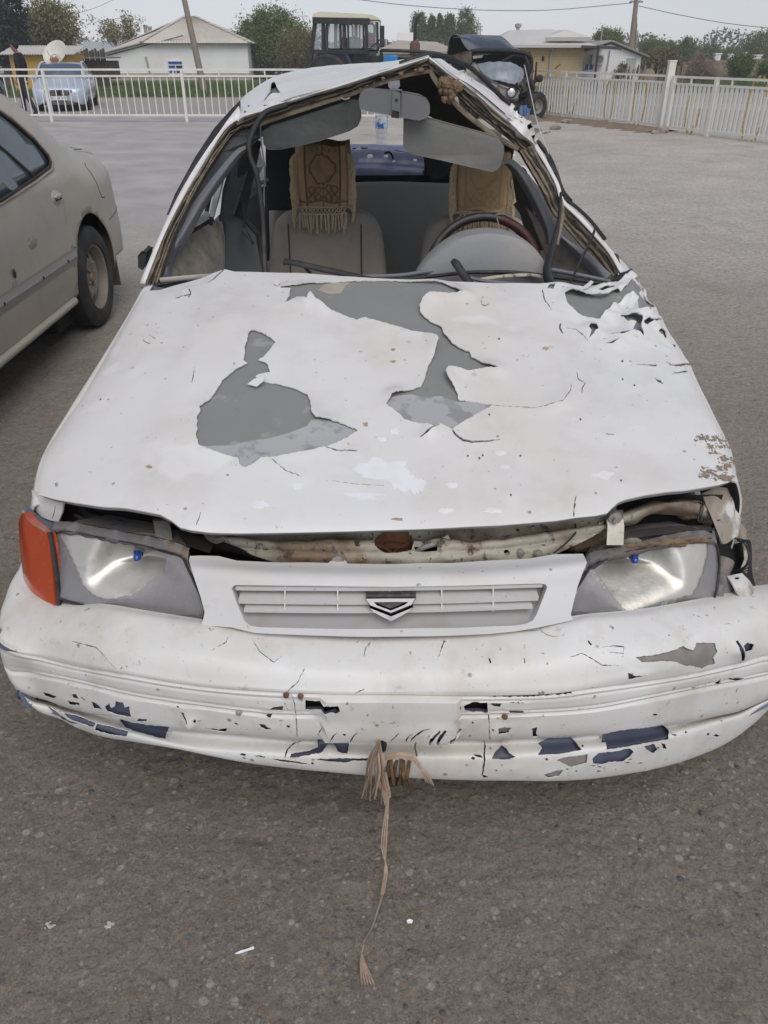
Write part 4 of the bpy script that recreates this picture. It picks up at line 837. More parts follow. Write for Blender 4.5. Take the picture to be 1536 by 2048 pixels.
# torn right-hand corner: crumpled wing tip thick with mud, hanging wires and bracket
tw = Surf([UYs([(1398,990,1.47),(1430,976,1.49),(1452,972,1.51),(1470,985,1.53)]), UYs([(1412,1024,1.44),(1432,1015,1.45),(1462,1012,1.48),(1478,1028,1.50)]), UYs([(1424,1056,1.41),(1440,1050,1.415),(1468,1048,1.44),(1482,1060,1.47)]), UYs([(1432,1084,1.385),(1446,1088,1.385),(1466,1084,1.41),(1480,1078,1.44)])], disp=lambda a, b, P: .006 * smoothn(P[...,0] * 40, P[...,2] * 40,61))
MUDWHITE = mat('muddy torn white paint', (.62,.60,.56),.6, layers=(('n', 9,(.30,.24,.18),.44,.54,.9,6),('n', 22,(.22,.22,.22),.58,.64,.8,6),('n', 40,(.20,.14,.09),.6,.7,.7,5)), bump=(('n', 60,.5,.005),))
sheet('torn_fender_tip', tw, [(1404,984),(1440,972),(1456,976),(1468,1008),(1479,1036),(1478,1072),(1462,1084),(1446,1090),(1434,1060),(1420,1026)],[], MUDWHITE, CAR, (24,24), th=.004)
sr = Surf([UYs([(1476,1040,1.50),(1484,1046,1.52),(1494,1058,1.55)]), UYs([(1480,1090,1.46),(1488,1098,1.48),(1500,1104,1.52)]), UYs([(1478,1140,1.43),(1486,1146,1.44),(1498,1150,1.48)])], disp=lambda a, b, P: .006 * smoothn(P[...,0] * 40, P[...,2] * 40,62))
sheet('torn_fender_edge', sr, [(1477,1042),(1484,1044),(1494,1060),(1496,1095),(1500,1120),(1492,1146),(1482,1142),(1488,1118),(1486,1092),(1480,1064)],[], MUDWHITE, CAR, (16,24), th=.003)
for k in range(5):
    r7 = random.Random(k); MB().tube([UY(1466 + 4 * k, 1074 + 3 * k, 1.44), UY(1488 + 3 * k, 1082 + 6 * r7.random(),1.42), UY(1497 + k, 1110 + 6 * k, 1.40), UY(1490 - 2 * k, 1132 + 3 * k, 1.40), UY(1462 + 3 * k, 1146,1.41)],.0016,6, smooth=5).build('loose_wire', BLACK, CAR)
for k in range(2): MB().tube([UY(1400 + 5 * k, 1000,1.455), UY(1402 + 4 * k, 1020,1.43), UY(1397 + 5 * k, 1032,1.425), UY(1400 + 8 * k, 1044,1.42), UY(1440,1040 + 4 * k, 1.43)],.0014,6, smooth=5).build('loose_wire', BLACK, CAR)
ct = Surf([UYs([(1452,1150,1.36),(1486,1144,1.37),(1500,1150,1.40)]), UYs([(1466,1170,1.33),(1492,1166,1.345),(1512,1176,1.38)]), UYs([(1478,1194,1.315),(1502,1196,1.325),(1518,1188,1.36)])])
sheet('torn_bracket', ct, [(1454,1152),(1484,1146),(1498,1160),(1516,1186),(1502,1194),(1480,1194),(1464,1172)],[circ(1474,1156,5,.6)], MUDWHITE, CAR, (16,16), th=.003)
iw = MB(); iw.grid([UYs([(1425,1070,1.45),(1460,1090,1.50),(1500,1080,1.56)]), UYs([(1432,1140,1.42),(1465,1150,1.45),(1505,1150,1.50)]), UYs([(1430,1215,1.36),(1475,1205,1.38),(1520,1200,1.42)])]); iw.build('corner_cavity', DARK, CAR)  # black sheet standing in for the shade of the torn corner
cz = MB(); cz.tube([UY(1448,1120,1.40), UY(1440,1150,1.375), UY(1446,1175,1.355), UY(1438,1195,1.335)],[.022,.02,.022,.016],10, smooth=5); cz = cz.build('crushed_duct', HOUSING, CAR, 60) and MB(); cz.tube([UY(1440,1170,1.33), UY(1436,1184,1.32), UY(1440,1200,1.315)],.01,8, smooth=4); cz.build('crushed_duct', HOUSING, CAR, 60)
# ------------------------------------------------------------ roof, pillars and cabin of the white car
def lay(pts, m, name, r, parent=CAR, n=8, flat=1., smooth=5, rr=None): return MB().tube(UYs(pts), rr or r, n, flat=flat, smooth=smooth).build(name, m, parent, 60)
roofL_front = [(474,240,3.04),(482,232,3.03),(524,218,3.01),(565,203,3.0),(666,173,2.97),(751,146,2.95),(818,125,2.93),(858,113,2.92)]
rl = Surf([UYs([(486,247,3.06),(494,238,3.05),(530,225,3.04),(570,211,3.03),(668,182,3.0),(752,156,2.98),(818,135,2.96),(856,122,2.95)]),
           UYs(roofL_front),
           UYs([(475,222,3.25),(484,214,3.23),(525,198,3.20),(570,184,3.19),(668,160,3.17),(752,138,3.15),(818,121,3.13),(858,111.5,3.12)]),
           UYs([(477,208,3.55),(488,197,3.53),(528,178,3.52),(575,165,3.50),(668,148,3.48),(752,132,3.46),(818,119,3.44),(858,111,3.42)]),
           UYs([(486,204,4.0),(498,188,3.98),(536,158,3.96),(580,143,3.95),(668,131.5,3.92),(752,125,3.9),(818,118,3.88),(856,112,3.85)]),
           UYs([(505,206,4.45),(515,190,4.45),(550,160,4.45),(600,147,4.45),(670,138,4.42),(752,133,4.40),(818,130,4.38),(850,128,4.36)])],
          cols=31, disp=lambda a, b, P: .004 * smoothn(P[...,0] * 7, P[...,1] * 5,71) + .0015 * smoothn(P[...,0] * 25, P[...,1] * 9,72))
tear = [(548,174),(553,176),(556,183),(562,189),(548,195),(538,199),(528,205),(530,200),(542,190),(545,182)]
roof = sheet('roof', rl, None, [], PRIMER, CAR, (50,30), off=-.004, th=.004)
sheet('paint_film', rl, None, [tear, [(494,212),(500,208),(498,216)],[(490,222),(494,226),(488,228)],[(527,212),(540,213),(530,216)]], WHITE, roof, (90,60), th=.003, curl=.004, lifts=[(550,178,10,.02),(545,196,12,.012)], step=4, jag=.6)
rr_ = Surf([UYs([(855,126,2.96),(868,134,2.95),(900,152,2.95),(929,172,2.955),(963,199,2.965),(997,229,2.98),(1041,266,2.99),(1071,294,3.0)]),
            UYs([(858,114,2.93),(872,124,2.925),(900,148,2.93),(929,167,2.935),(963,194,2.945),(997,223,2.955),(1041,259,2.965),(1071,289,2.975)]),
            UYs([(860,111,3.1),(875,119,3.09),(908,141,3.09),(940,160,3.09),(976,184,3.1),(1012,211,3.11),(1049,247,3.12),(1075,284,3.13)]),
            UYs([(862,110,3.5),(880,117,3.48),(914,140,3.48),(948,160,3.48),(984,184,3.48),(1018,211,3.49),(1052,245,3.5),(1076,281,3.5)]),
            UYs([(860,112,3.95),(880,121,3.93),(915,150,3.93),(950,172,3.92),(985,197,3.92),(1016,222,3.92),(1048,252,3.92),(1070,282,3.92)]),
            UYs([(852,128,4.38),(872,134,4.38),(905,156,4.38),(940,178,4.38),(970,200,4.38),(1000,224,4.38),(1025,252,4.38),(1040,280,4.38)])],
           cols=31, disp=lambda a, b, P: .004 * smoothn(P[...,0] * 12, P[...,1] * 7,73))
roof2 = sheet('roof', rr_, None, [], PRIMER, CAR, (50,30), off=-.004, th=.004)
sheet('paint_film', rr_, None, [[(924,148),(926,150),(928,160),(925,152)],[(935,160),(940,163),(944,160),(940,165),(935,163)],[(1044,262),(1052,254),(1058,262),(1050,268)],[(1030,246),(1036,243),(1040,250)],[(1058,276),(1066,272),(1068,282)]], WHITE, roof2,(90,40), th=.003, curl=.008, lifts=[(1035,248,16,.02),(1050,262,16,.016),(925,150,10,.008)], step=3, jag=.8)
for pts in ([(1018,214,3.0),(1024,206,3.0),(1030,212,3.0),(1022,226,2.98)],[(1028,232,2.97),(1034,220,2.98),(1038,240,2.96)],[(1041,240,2.96),(1047,234,2.97),(1050,252,2.96)]):
    plate('paint_flake', pts, WHITE, roof2, th=.002, bevel=0)
# drip rail standing off on the right, black
lay([(800,128,2.95),(835,115,2.97),(860,111,3.0),(889,113,3.05),(919,124,3.1),(943,137,3.15),(977,168,3.2),(1010,201,3.25),(1028,220,3.3)], BLACK, 'drip_rail', .0085, smooth=6)
lay([(860,120,2.94),(874,128,2.935),(900,149,2.935),(940,172,2.94),(975,199,2.95),(1010,229,2.96)], BLACK, 'gutter_seal', .003)
# glass channel: rough strips of old glue, foam and rubber running round the whole opening
def channel(name, outer, inner, depth, m, lift=0., seed=0, cols=60, amp=.004):
    A = resample(spline(UYs(outer),8), cols); B = resample(spline(UYs(inner),8), cols)
    n1 = smoothn(np.arange(cols) * .55, np.zeros(cols), seed)[:, None] * amp; n2 = smoothn(np.arange(cols) * .8, np.ones(cols), seed + 1)[:, None] * amp
    d = np.array((0,1,0)); rows = [A + d * .0, A * .72 + B * .28 + d * (.010 + n1) - (0,0,0) , A * .5 + B * .5 + d * (.002 + n2), A * .25 + B * .75 + d * (.014 + n1), B + d * n2, B + d * depth]
    return MB().grid([[tuple(p + np.array((0,0, lift))) for p in r] for r in rows]).build(name, m, CAR, 40, solid=.004)
chL_o = [(290,566,2.42),(328,470,2.57),(372,383,2.75),(412,318,2.91),(448,262,3.02),(470,244,3.05)]
chL_i = [(312,570,2.44),(348,466,2.60),(395,372,2.77),(438,304,2.93),(465,268,3.03),(500,248,3.06)]
channel('glass_channel', chL_o, chL_i, .05, CHANNEL, seed=3)
chT_o = [(470,243,3.04),(524,220,3.015),(565,205,3.005),(666,175,2.975),(751,148,2.955),(818,128,2.935),(854,116,2.92)]
chT_i = [(490,256,3.06),(530,239,3.04),(570,225,3.03),(668,193,3.0),(755,161,2.98),(820,140,2.96),(860,131,2.94)]
channel('glass_channel', chT_o, chT_i, .05, CHANNEL, seed=5)
chR_o = [(858,118,2.925),(872,128,2.93),(900,152,2.935),(929,171,2.94),(963,198,2.95),(997,228,2.96),(1041,264,2.97),(1071,292,2.98)]
chR_i = [(858,133,2.94),(872,146,2.95),(896,172,2.955),(924,198,2.96),(955,226,2.965),(990,254,2.97),(1025,282,2.98),(1050,305,2.985)]
channel('glass_channel', chR_o, chR_i, .05, CHANNEL, seed=7)
chP_o = [(1068,290,2.97),(1096,332,2.9),(1116,372,2.82),(1126,403,2.77),(1158,434,2.70),(1192,470,2.63),(1222,507,2.55),(1243,545,2.48)]
chP_i = [(1040,300,2.98),(1062,338,2.92),(1090,386,2.84),(1108,424,2.78),(1140,462,2.71),(1180,508,2.62),(1204,536,2.56),(1222,556,2.50)]
channel('glass_channel', chP_o, chP_i, .06, CHANNEL, seed=9, amp=.007)
for k, (f1, f2) in enumerate(((.15,.3),(.42,.5),(.65,.75))):       # split strips of glue and rubber along the channel
    for (o_, i_, nm) in ((chL_o, chL_i, 'a'),(chT_o, chT_i, 'b'),(chR_o, chR_i, 'c'),(chP_o, chP_i, 'd')):
        A = resample(UYs(o_),24); B = resample(UYs(i_),24); r8 = random.Random(k * 7 + len(nm) + ord(nm)); F = np.array([f1 + (f2 - f1) * (.5 + .5 * math.sin(i * .5 + k)) for i in range(24)])[:, None]
        P = A * (1 - F) + B * F + np.array([(0,-.004 + r8.uniform(-.004,.003), r8.uniform(-.003,.003)) for _ in range(24)])
        MB().tube([tuple(p) for p in P],[.0055 * r8.uniform(.55,1.2) for _ in range(24)],6, flat=.6).build('seal_strip', BLACK if k == 1 else CHANNEL, CAR, 60)
# outer skins of the two windscreen pillars
plm = lambda pts: [tuple(p) for p in resample(spline(UYs(pts),6),30)]
def pillar(name, o_, i_, m, back):
    A, B = plm(o_), plm(i_); bk = [(p[0] + back[0], p[1] + back[1], p[2] + back[2]) for p in A]
    return MB().grid([B, A, bk]).build(name, m, CAR, 60, solid=.004)
pillar('windscreen_pillar', [(279,566,2.42),(321,466,2.57),(362,381,2.75),(406,310,2.91),(440,262,3.0),(458,236,3.05),(477,212,3.10)],[(289,566,2.41),(328,468,2.56),(372,383,2.74),(412,318,2.90),(446,264,3.0),(464,246,3.035),(482,234,3.03)], WHITE, (-.015,.08,-.02))
pillar('windscreen_pillar', [(1073,285,2.98),(1098,328,2.9),(1119,369,2.82),(1128,399,2.77),(1161,430,2.70),(1195,467,2.63),(1226,504,2.55),(1249,543,2.48)],[(1066,290,2.97),(1092,331,2.89),(1113,371,2.81),(1122,402,2.76),(1154,434,2.69),(1188,470,2.62),(1219,507,2.54),(1241,545,2.47)], WHITE, (.02,.08,-.02))
# side window frames seen outside the pillars
plate('door_frame', [(478,204,3.16),(452,230,3.12),(429,256,3.06),(389,317,2.95),(351,388,2.80),(332,434,2.70),(338,430,2.68),(366,377,2.77),(409,308,2.93),(444,262,3.02),(476,216,3.12)], BLACK, CAR, th=.05, bevel=.006)
plate('inner_pillar', [(500,250,3.08),(465,270,3.05),(437,306,2.96),(394,374,2.80),(350,464,2.63),(318,540,2.50),(345,520,2.56),(372,470,2.68),(412,400,2.80),(448,344,2.92),(492,300,3.04),(530,268,3.08),(526,246,3.08)], DARKTRIM, CAR, th=.03)
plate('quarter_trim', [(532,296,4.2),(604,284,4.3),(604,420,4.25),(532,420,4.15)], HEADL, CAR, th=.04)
lay([(1076,284,3.05),(1096,310,3.0),(1112,345,2.95),(1124,380,2.85),(1140,402,2.78)], BLACK, 'door_frame', .008, flat=1.6)
plate('torn_rubber', [(1090,306,2.96),(1098,304,2.97),(1112,344,2.92),(1104,346,2.9)], BLACK, CAR, th=.006)
lay([(1128,398,2.78),(1150,412,2.74),(1180,440,2.68),(1210,478,2.6)], BLACK, 'weather_strip', .006)
plate('wing_mirror', [(276,512,2.56),(284,503,2.55),(292,506,2.55),(290,530,2.53),(284,540,2.52),(277,534,2.54)], BLACK, CAR, th=.08)
plate('broken_trim', [(1222,506,2.56),(1236,510,2.56),(1240,528,2.53),(1232,530,2.5)], BLACK, CAR, th=.01)
# headliner and its brown sagging front edge
hl_rows = [UYs([(500,262,3.08),(560,236,3.05),(668,203,3.01),(761,168,2.99),(830,147,2.97),(862,138,2.96),(886,178,2.965),(937,230,2.97),(990,270,2.98),(1038,306,2.99)]),
           UYs([(520,262,3.5),(560,232,3.5),(668,198,3.5),(761,180,3.5),(830,172,3.5),(862,172,3.5),(886,190,3.5),(937,234,3.5),(990,264,3.5),(1030,292,3.5)]),
           UYs([(535,262,4.2),(575,240,4.2),(668,220,4.2),(761,217,4.2),(830,222,4.2),(862,234,4.2),(886,252,4.2),(937,292,4.2),(985,325,4.2),(1020,340,4.2)])]
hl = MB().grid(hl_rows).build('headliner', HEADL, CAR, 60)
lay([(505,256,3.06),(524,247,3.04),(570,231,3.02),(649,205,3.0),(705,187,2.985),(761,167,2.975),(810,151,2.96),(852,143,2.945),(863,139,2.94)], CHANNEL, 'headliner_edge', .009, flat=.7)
lay([(861,139,2.94),(868,156,2.945),(886,181,2.95),(912,209,2.955),(937,232,2.96),(965,254,2.965),(997,276,2.97),(1036,298,2.975)], CHANNEL, 'headliner_edge', .010, flat=.7)
# sun visors, mirror
vz = [(524,262,3.03),(540,252,3.03),(600,233,3.02),(660,213,3.015),(706,198,3.01),(717,200,3.01),(721,215,3.01),(722,236,3.01),(716,252,3.01),(700,262,3.01),(640,282,3.015),(600,292,3.02),(560,299,3.03),(536,299,3.03),(527,288,3.03)]
vis = plate('sun_visor', [(u, v, y - .02) for u, v, y in vz], VISOR, CAR, th=.018, bevel=.007, smooth=60)
lay([(682,196,2.985),(690,199,2.98),(697,197,2.98),(700,193,2.985)], SILVER, 'visor_clip', .003, parent=vis)
vis2 = plate('sun_visor', [(807,236,2.92),(815,228,2.92),(850,234,2.92),(900,248,2.915),(960,264,2.91),(998,276,2.905),(1008,290,2.90),(1009,306,2.90),(1002,330,2.90),(994,340,2.90),(984,343,2.90),(940,334,2.905),(880,320,2.91),(830,309,2.92),(814,303,2.92),(807,292,2.92)], VISOR2, CAR, th=.02, bevel=.008, smooth=60)
MIRR = mat('grey mirror shell', (.155,.155,.16),.5, layers=(('n', 9,(.24,.225,.2),.45,.8,.5),('n', 60,(.3,.28,.25),.62,.8,.35)))
mz = [(717,200,2.86),(720,187,2.86),(728,180,2.86),(742,178,2.86),(800,182,2.86),(838,190,2.86),(854,197,2.86),(860,208,2.86),(860,226,2.86),(854,236,2.86),(838,240,2.86),(790,233,2.86),(735,223,2.86),(721,217,2.86)]
mir = plate('rear_view_mirror', mz, MIRR, CAR, th=.045, bevel=.014, smooth=60)
plate('mirror_collar', [(788,181,2.853),(802,183,2.853),(800,234,2.853),(785,232,2.853)], MIRR, mir, th=.05, bevel=.004)
plate('mirror_boss', [(786,222,2.845),(797,224,2.845),(796,235,2.845),(784,233,2.845)], BLACK, mir, th=.03, bevel=.003)
MB().lathe([(0,-.002),(.005,-.001),(.005,.003)], UY(793,200,2.852), 'Y', 12).build('mirror_bolt', BLACK, mir)
mc = MB(); mc.prism(UYs([(776,164,2.93),(799,160,2.93),(800,172,2.92),(794,180,2.9),(782,180,2.9),(777,174,2.92)]),(0,.03,0)); mc.build('mirror_mount', GREYTRIM, mir)
# hanging rubber hose on the left, its cable and the loose pillar trims
lay([(575,210,2.98),(548,218,2.975),(530,226,2.97),(519,240,2.96),(507,262,2.95),(498,288,2.93),(500,312,2.92),(512,345,2.91),(520,390,2.90),(526,440,2.88),(528,500,2.84),(530,552,2.8)], BLACK, 'hanging_hose', .010, smooth=6)
lay([(521,252,2.99),(523,290,3.0),(530,340,3.02),(528,390,3.03),(530,450,3.0),(532,545,2.95)], GREYTRIM, 'hanging_cable', .0025)
tr = Surf([UYs([(490,291,2.93),(470,302,2.92),(432,346,2.85),(392,398,2.76),(358,446,2.69),(330,486,2.63),(318,520,2.58),(316,545,2.55)]), UYs([(492,296,2.90),(474,310,2.89),(438,356,2.82),(402,408,2.73),(372,456,2.66),(350,492,2.60),(336,524,2.55),(330,550,2.52)]), UYs([(493,303,2.93),(478,318,2.92),(444,366,2.86),(408,420,2.77),(384,466,2.70),(362,500,2.64),(348,528,2.59),(344,553,2.56)])])
sheet('pillar_trim', tr, None, [], GREYTRIM, CAR, (40,10), th=.006)
tr2 = Surf([UYs([(1006,322,2.85),(1024,318,2.86),(1050,342,2.82),(1078,388,2.76),(1100,430,2.70),(1112,462,2.66),(1106,486,2.62)]), UYs([(1006,328,2.83),(1020,328,2.83),(1042,352,2.80),(1068,396,2.73),(1088,438,2.67),(1098,468,2.63),(1098,488,2.6)]), UYs([(1010,330,2.85),(1018,338,2.86),(1036,362,2.83),(1060,405,2.77),(1080,446,2.71),(1090,472,2.67),(1092,488,2.63)])])
sheet('pillar_trim', tr2, None, [], mat('dark grey trim', (.05,.052,.055),.5, layers=(('n', 9,(.14,.125,.1),.5,.8,.6),)), CAR, (40,10), th=.006)
tr3 = Surf([UYs([(1118,466,2.66),(1140,482,2.62),(1180,510,2.55),(1222,548,2.48)]), UYs([(1122,474,2.64),(1146,496,2.60),(1182,528,2.54),(1212,558,2.47)]), UYs([(1126,484,2.66),(1150,510,2.62),(1178,540,2.56),(1200,562,2.5)])])
sheet('pillar_trim', tr3, None, [], GREYTRIM, CAR, (20,10), th=.006)
# right side of the cabin: crushed trim, dark window gap, muddy panel
plate('door_panel', [(1056,420,2.98),(1086,448,2.9),(1110,470,2.84),(1160,505,2.74),(1205,550,2.64),(1120,560,2.66),(1095,520,2.8)], mat('dusty dark door card', (.10,.09,.078),.9, layers=(('n', 6,(.2,.175,.14),.45,.7,.7),('n', 30,(.05,.045,.04),.5,.8,.6))), CAR, th=.02)
plate('centre_pillar', [(1024,326,3.3),(1052,340,3.25),(1092,420,3.05),(1100,500,2.95),(1062,500,3.05),(1034,400,3.25)], HEADL, CAR, th=.04)
for pts in ([(1040,332,2.84),(1060,352,2.8),(1050,372,2.8),(1046,350,2.82)],[(1062,404,2.78),(1074,402,2.76),(1084,420,2.73),(1070,430,2.74)]): plate('trim_shard', pts, GREYTRIM, CAR, th=.004)
# cowl, windscreen sill, dashboard
cw = Surf([UYs([(286,580,2.42),(330,574,2.40),(450,548,2.38),(620,556,2.36),(780,568,2.34),(950,573,2.34),(1100,575,2.36),(1200,572,2.40),(1262,556,2.46)]), UYs([(300,566,2.50),(345,558,2.48),(470,540,2.47),(620,548,2.45),(780,556,2.44),(950,562,2.44),(1100,563,2.46),(1190,562,2.49),(1235,556,2.52)])], cols=31)
sheet('cowl', cw, None, [], DARK, CAR, (50,8), off=-.012, th=.01)
lay([(322,561,2.47),(380,556,2.46),(420,553,2.46),(445,549,2.45)], mat('cream sill paint', (.5,.47,.41),.6, layers=(('n', 14,(.28,.23,.16),.5,.7,.7),)), 'sill_strip', .008, flat=1.4)
lay([(470,548,2.44),(560,551,2.44),(690,554,2.44),(790,552,2.46),(840,546,2.48),(900,538,2.50),(980,532,2.52),(1060,534,2.52),(1110,541,2.51),(1170,553,2.49),(1232,566,2.47)], GREYTRIM, 'windscreen_sill', .007, flat=1.2, smooth=6)
lay([(700,562,2.40),(800,559,2.42),(860,553,2.44),(940,545,2.46),(1030,545,2.47),(1100,553,2.46),(1180,564,2.44),(1215,568,2.44)], BLACK, 'cowl_seal', .006, smooth=6)
lay([(944,562,2.41),(1000,553,2.44),(1060,550,2.45),(1095,556,2.44)], RUSTY, 'cowl_metal', .006, flat=.6)
plate('cowl_end', [(282,576,2.44),(300,572,2.44),(330,577,2.42),(318,584,2.40),(292,586,2.40)], GREYTRIM, CAR, th=.01)
plate('cowl_end', [(1216,566,2.42),(1240,550,2.46),(1264,537,2.52),(1266,541,2.5),(1246,556,2.43),(1226,568,2.4)], BLACK, CAR, th=.01)
ds = MB(); ds.grid([[(-.62,2.46,.80),(0,2.44,.80),(.72,2.48,.80)],[(-.62,2.56,.80),(0,2.58,.81),(.72,2.6,.80)],[(-.62,2.78,.76),(0,2.80,.77),(.72,2.82,.76)],[(-.62,2.86,.66),(0,2.88,.66),(.72,2.9,.66)],[(-.62,2.86,.35),(0,2.88,.35),(.72,2.9,.35)]]); dash = ds.build('dashboard', DASH, CAR, 60)
# instrument hood: a half dome over the dials
bn = []; 
for (Y, f, dz) in ((2.50,1.0,0),(2.545,.985,.004),(2.60,.96,.004),(2.66,.93,-.004),(2.70,.90,-.016)):
    base = UYs([(828,560,2.5),(836,546,2.5),(860,518,2.5),(893,492,2.5),(930,474,2.5),(975,467,2.5),(1020,472,2.5),(1056,488,2.5),(1082,512,2.5),(1098,540,2.5),(1104,560,2.5)])
    cx = sum(p[0] for p in base) / len(base); z0 = base[0][2]
    bn.append([(cx + (p[0] - cx) * f, Y, z0 + (p[2] - z0) * f + dz) for p in base])
b0 = bn[0]; front = [[(p[0],2.475,.80 + (p[2] - .80) * .02) for p in b0],[(p[0],2.478,.80 + (p[2] - .80) * .5) for p in b0],[(p[0],2.487,.80 + (p[2] - .80) * .9) for p in b0]]
MB().grid([[tuple(q) for q in spline(r, 4)] for r in front + bn]).build('instrument_hood', DASH, CAR, 50)
# steering wheel, tilted to the driver
SWC = Vector(UY(968,548,2.80)); rx = Matrix.Rotation(math.radians(-24),3, 'X')
ringp = [SWC + rx @ Vector((.196 * math.cos(t),0,.196 * math.sin(t))) for t in np.linspace(0,2 * PI, 48, endpoint=False)]
LEATH = mat('worn wheel leather', (.022,.021,.020),.45, layers=(('n', 20,(.10,.085,.07),.5,.75,.6),), bump=(('n', 120,.2,.002),))
sw = MB().tube(ringp, .0155,12, closed=True).build('steering_wheel', LEATH, CAR, 60)
RED = mat('dark red wheel grip', (.065,.014,.013),.5, layers=(('n', 20,(.10,.07,.06),.5,.8,.6),))
MB().tube([SWC + rx @ Vector((.196 * math.cos(t),0,.196 * math.sin(t))) for t in np.linspace(.35,1.28,16)],.0168,12).build('wheel_grip', RED, sw, 60)
sp = MB()
for a in (20,160,270): sp.beam(SWC + rx @ Vector((.05 * math.cos(math.radians(a)),.01,.05 * math.sin(math.radians(a)))), SWC + rx @ Vector((.19 * math.cos(math.radians(a)),.005,.19 * math.sin(math.radians(a)))),.04,.014, up=(0,1,.3))
sp.lathe([(0,-.03),(.05,-.025),(.06,0),(.05,.03)], SWC, 'Y', 16); sp.build('wheel_hub', GREYTRIM, sw)
MB().tube([SWC + rx @ Vector((.196 * math.cos(1.34) + .016 * math.cos(t),.016 * math.sin(t),.196 * math.sin(1.34) + .002 * t)) for t in np.linspace(0,12,40)],.0016,5).build('tied_string', FIBRE, sw)
MB().tube([UY(994,436,2.77), UY(998,452,2.76), UY(996,470,2.75)],.0016,5).build('tied_string', FIBRE, sw)
# wipers and broken bits standing in the screen opening
w1 = MB(); w1.tube(UYs([(568,523,2.42),(590,526,2.41),(640,537,2.39),(700,550,2.37),(762,563,2.35),(800,572,2.34)]),[.012,.010,.011,.010,.009,.008],8, flat=.55, smooth=4); w1 = w1.build('wiper', BLACK, CAR, 50)
MB().tube(UYs([(606,530,2.41),(614,540,2.41),(622,546,2.42)]),.005,6).build('wiper_link', RUST, w1)
w2 = MB(); w2.tube(UYs([(905,521,2.42),(912,527,2.41),(926,548,2.38),(944,572,2.35)]),[.009,.013,.013,.013],8, flat=.6, smooth=4); w2 = w2.build('wiper', BLACK, CAR, 50)
MB().tube(UYs([(940,556,2.39),(970,562,2.38),(1020,568,2.37),(1060,570,2.36)]),.006,8, smooth=4).build('wiper_link', GREYTRIM, w2)
w3 = MB(); w3.tube(UYs([(1122,385,2.62),(1120,415,2.58),(1116,450,2.54),(1108,482,2.50),(1100,512,2.46),(1094,540,2.42),(1098,560,2.40),(1106,580,2.37)]),[.006,.006,.008,.012,.015,.017,.018,.016],8, flat=.6, smooth=4); w3.build('broken_wiper_arm', BLACK, CAR, 50)
MB().tube(UYs([(1190,452,2.50),(1186,470,2.48),(1168,508,2.45),(1150,545,2.41),(1136,575,2.37)]),[.004,.007,.006,.006,.005],6, flat=.5, smooth=4).build('wiper_blade', BLACK, CAR, 50)
MB().tube(UYs([(1122,400,2.70),(1126,420,2.64),(1122,450,2.6),(1114,490,2.56)]),.006,6, smooth=4).build('torn_seal', CHANNEL, CAR, 60)
MB().tube([UY(1049,130,3.2), UY(1062,190,3.1), UY(1076,250,3.0), UY(1098,308,2.93)],.0014,6, smooth=4).build('aerial', mat('pale aerial rod', (.55,.55,.53),.4), CAR)
# front seats
def seat(cx, top, w, Y, bot=.30):
    rows = []
    for (z, dx, dy, th) in ((bot, 1.0,-.02,.06),(bot + .1,1.04,-.03,.075),((bot + top) / 2,1.03,0,.075),(top - .12,.96,.05,.07),(top - .05,.86,.06,.065),(top - .015,.70,.065,.05),(top, .50,.075,.02)):
        r = []
        for i in range(24):
            a = 2 * PI * i / 24; c, s = math.cos(a), math.sin(a); q = .35
            r.append((cx + w / 2 * dx * math.copysign(abs(c) ** q, c), Y + dy + th * math.copysign(abs(s) ** .6, s) + (.022 * (1 - abs(c)) if s < 0 else 0), z))
        rows.append(r)
    sm = [[tuple(p) for p in q] for q in zip(*[spline(c, 4) for c in zip(*rows)])]
    sm = list(zip(*[spline(c, 4) for c in zip(*rows)]))
    b = MB().grid(sm, closed=True); k = len(sm[-1]); base = (len(sm) - 1) * k; b.f.append(tuple(base + i for i in range(k)))
    s = b.build('front_seat', SEATF, CAR, 60)
    for sx in (-.30,.30):
        P = [(cx + w * sx, Y - .105 + (0.02 if z < .6 else .0) + .10 * max(0, z - .55), z) for z in np.linspace(bot, top - .04,12)]
        MB().tube(P, .004,6).build('seam', mat('seat piping', (.10,.09,.075),.9), s, 60)
    cu = MB(); cu.box((cx, Y - .28, bot - .03),(w, .5,.14)); cu.build('cushion', SEATF, s, 30, bevel=.04)
    return s
SL = seat(-.262,.875,.535,3.66); SR = seat(.425,.855,.52,3.62)
for cx, top, Y, s in ((-.268,1.13,3.745, SL),(.432,1.10,3.72, SR)):
    h = MB()
    for k in (-.06,.06): h.tube([(cx + k, Y - .04,.82),(cx + k, Y - .01, top - .1)],.006,8)
    h.build('headrest_post', SILVER, s)
    MB().box((cx, Y, top - .13),(.225,.09,.22)).build('headrest', SEATF, s, 30, bevel=.035)
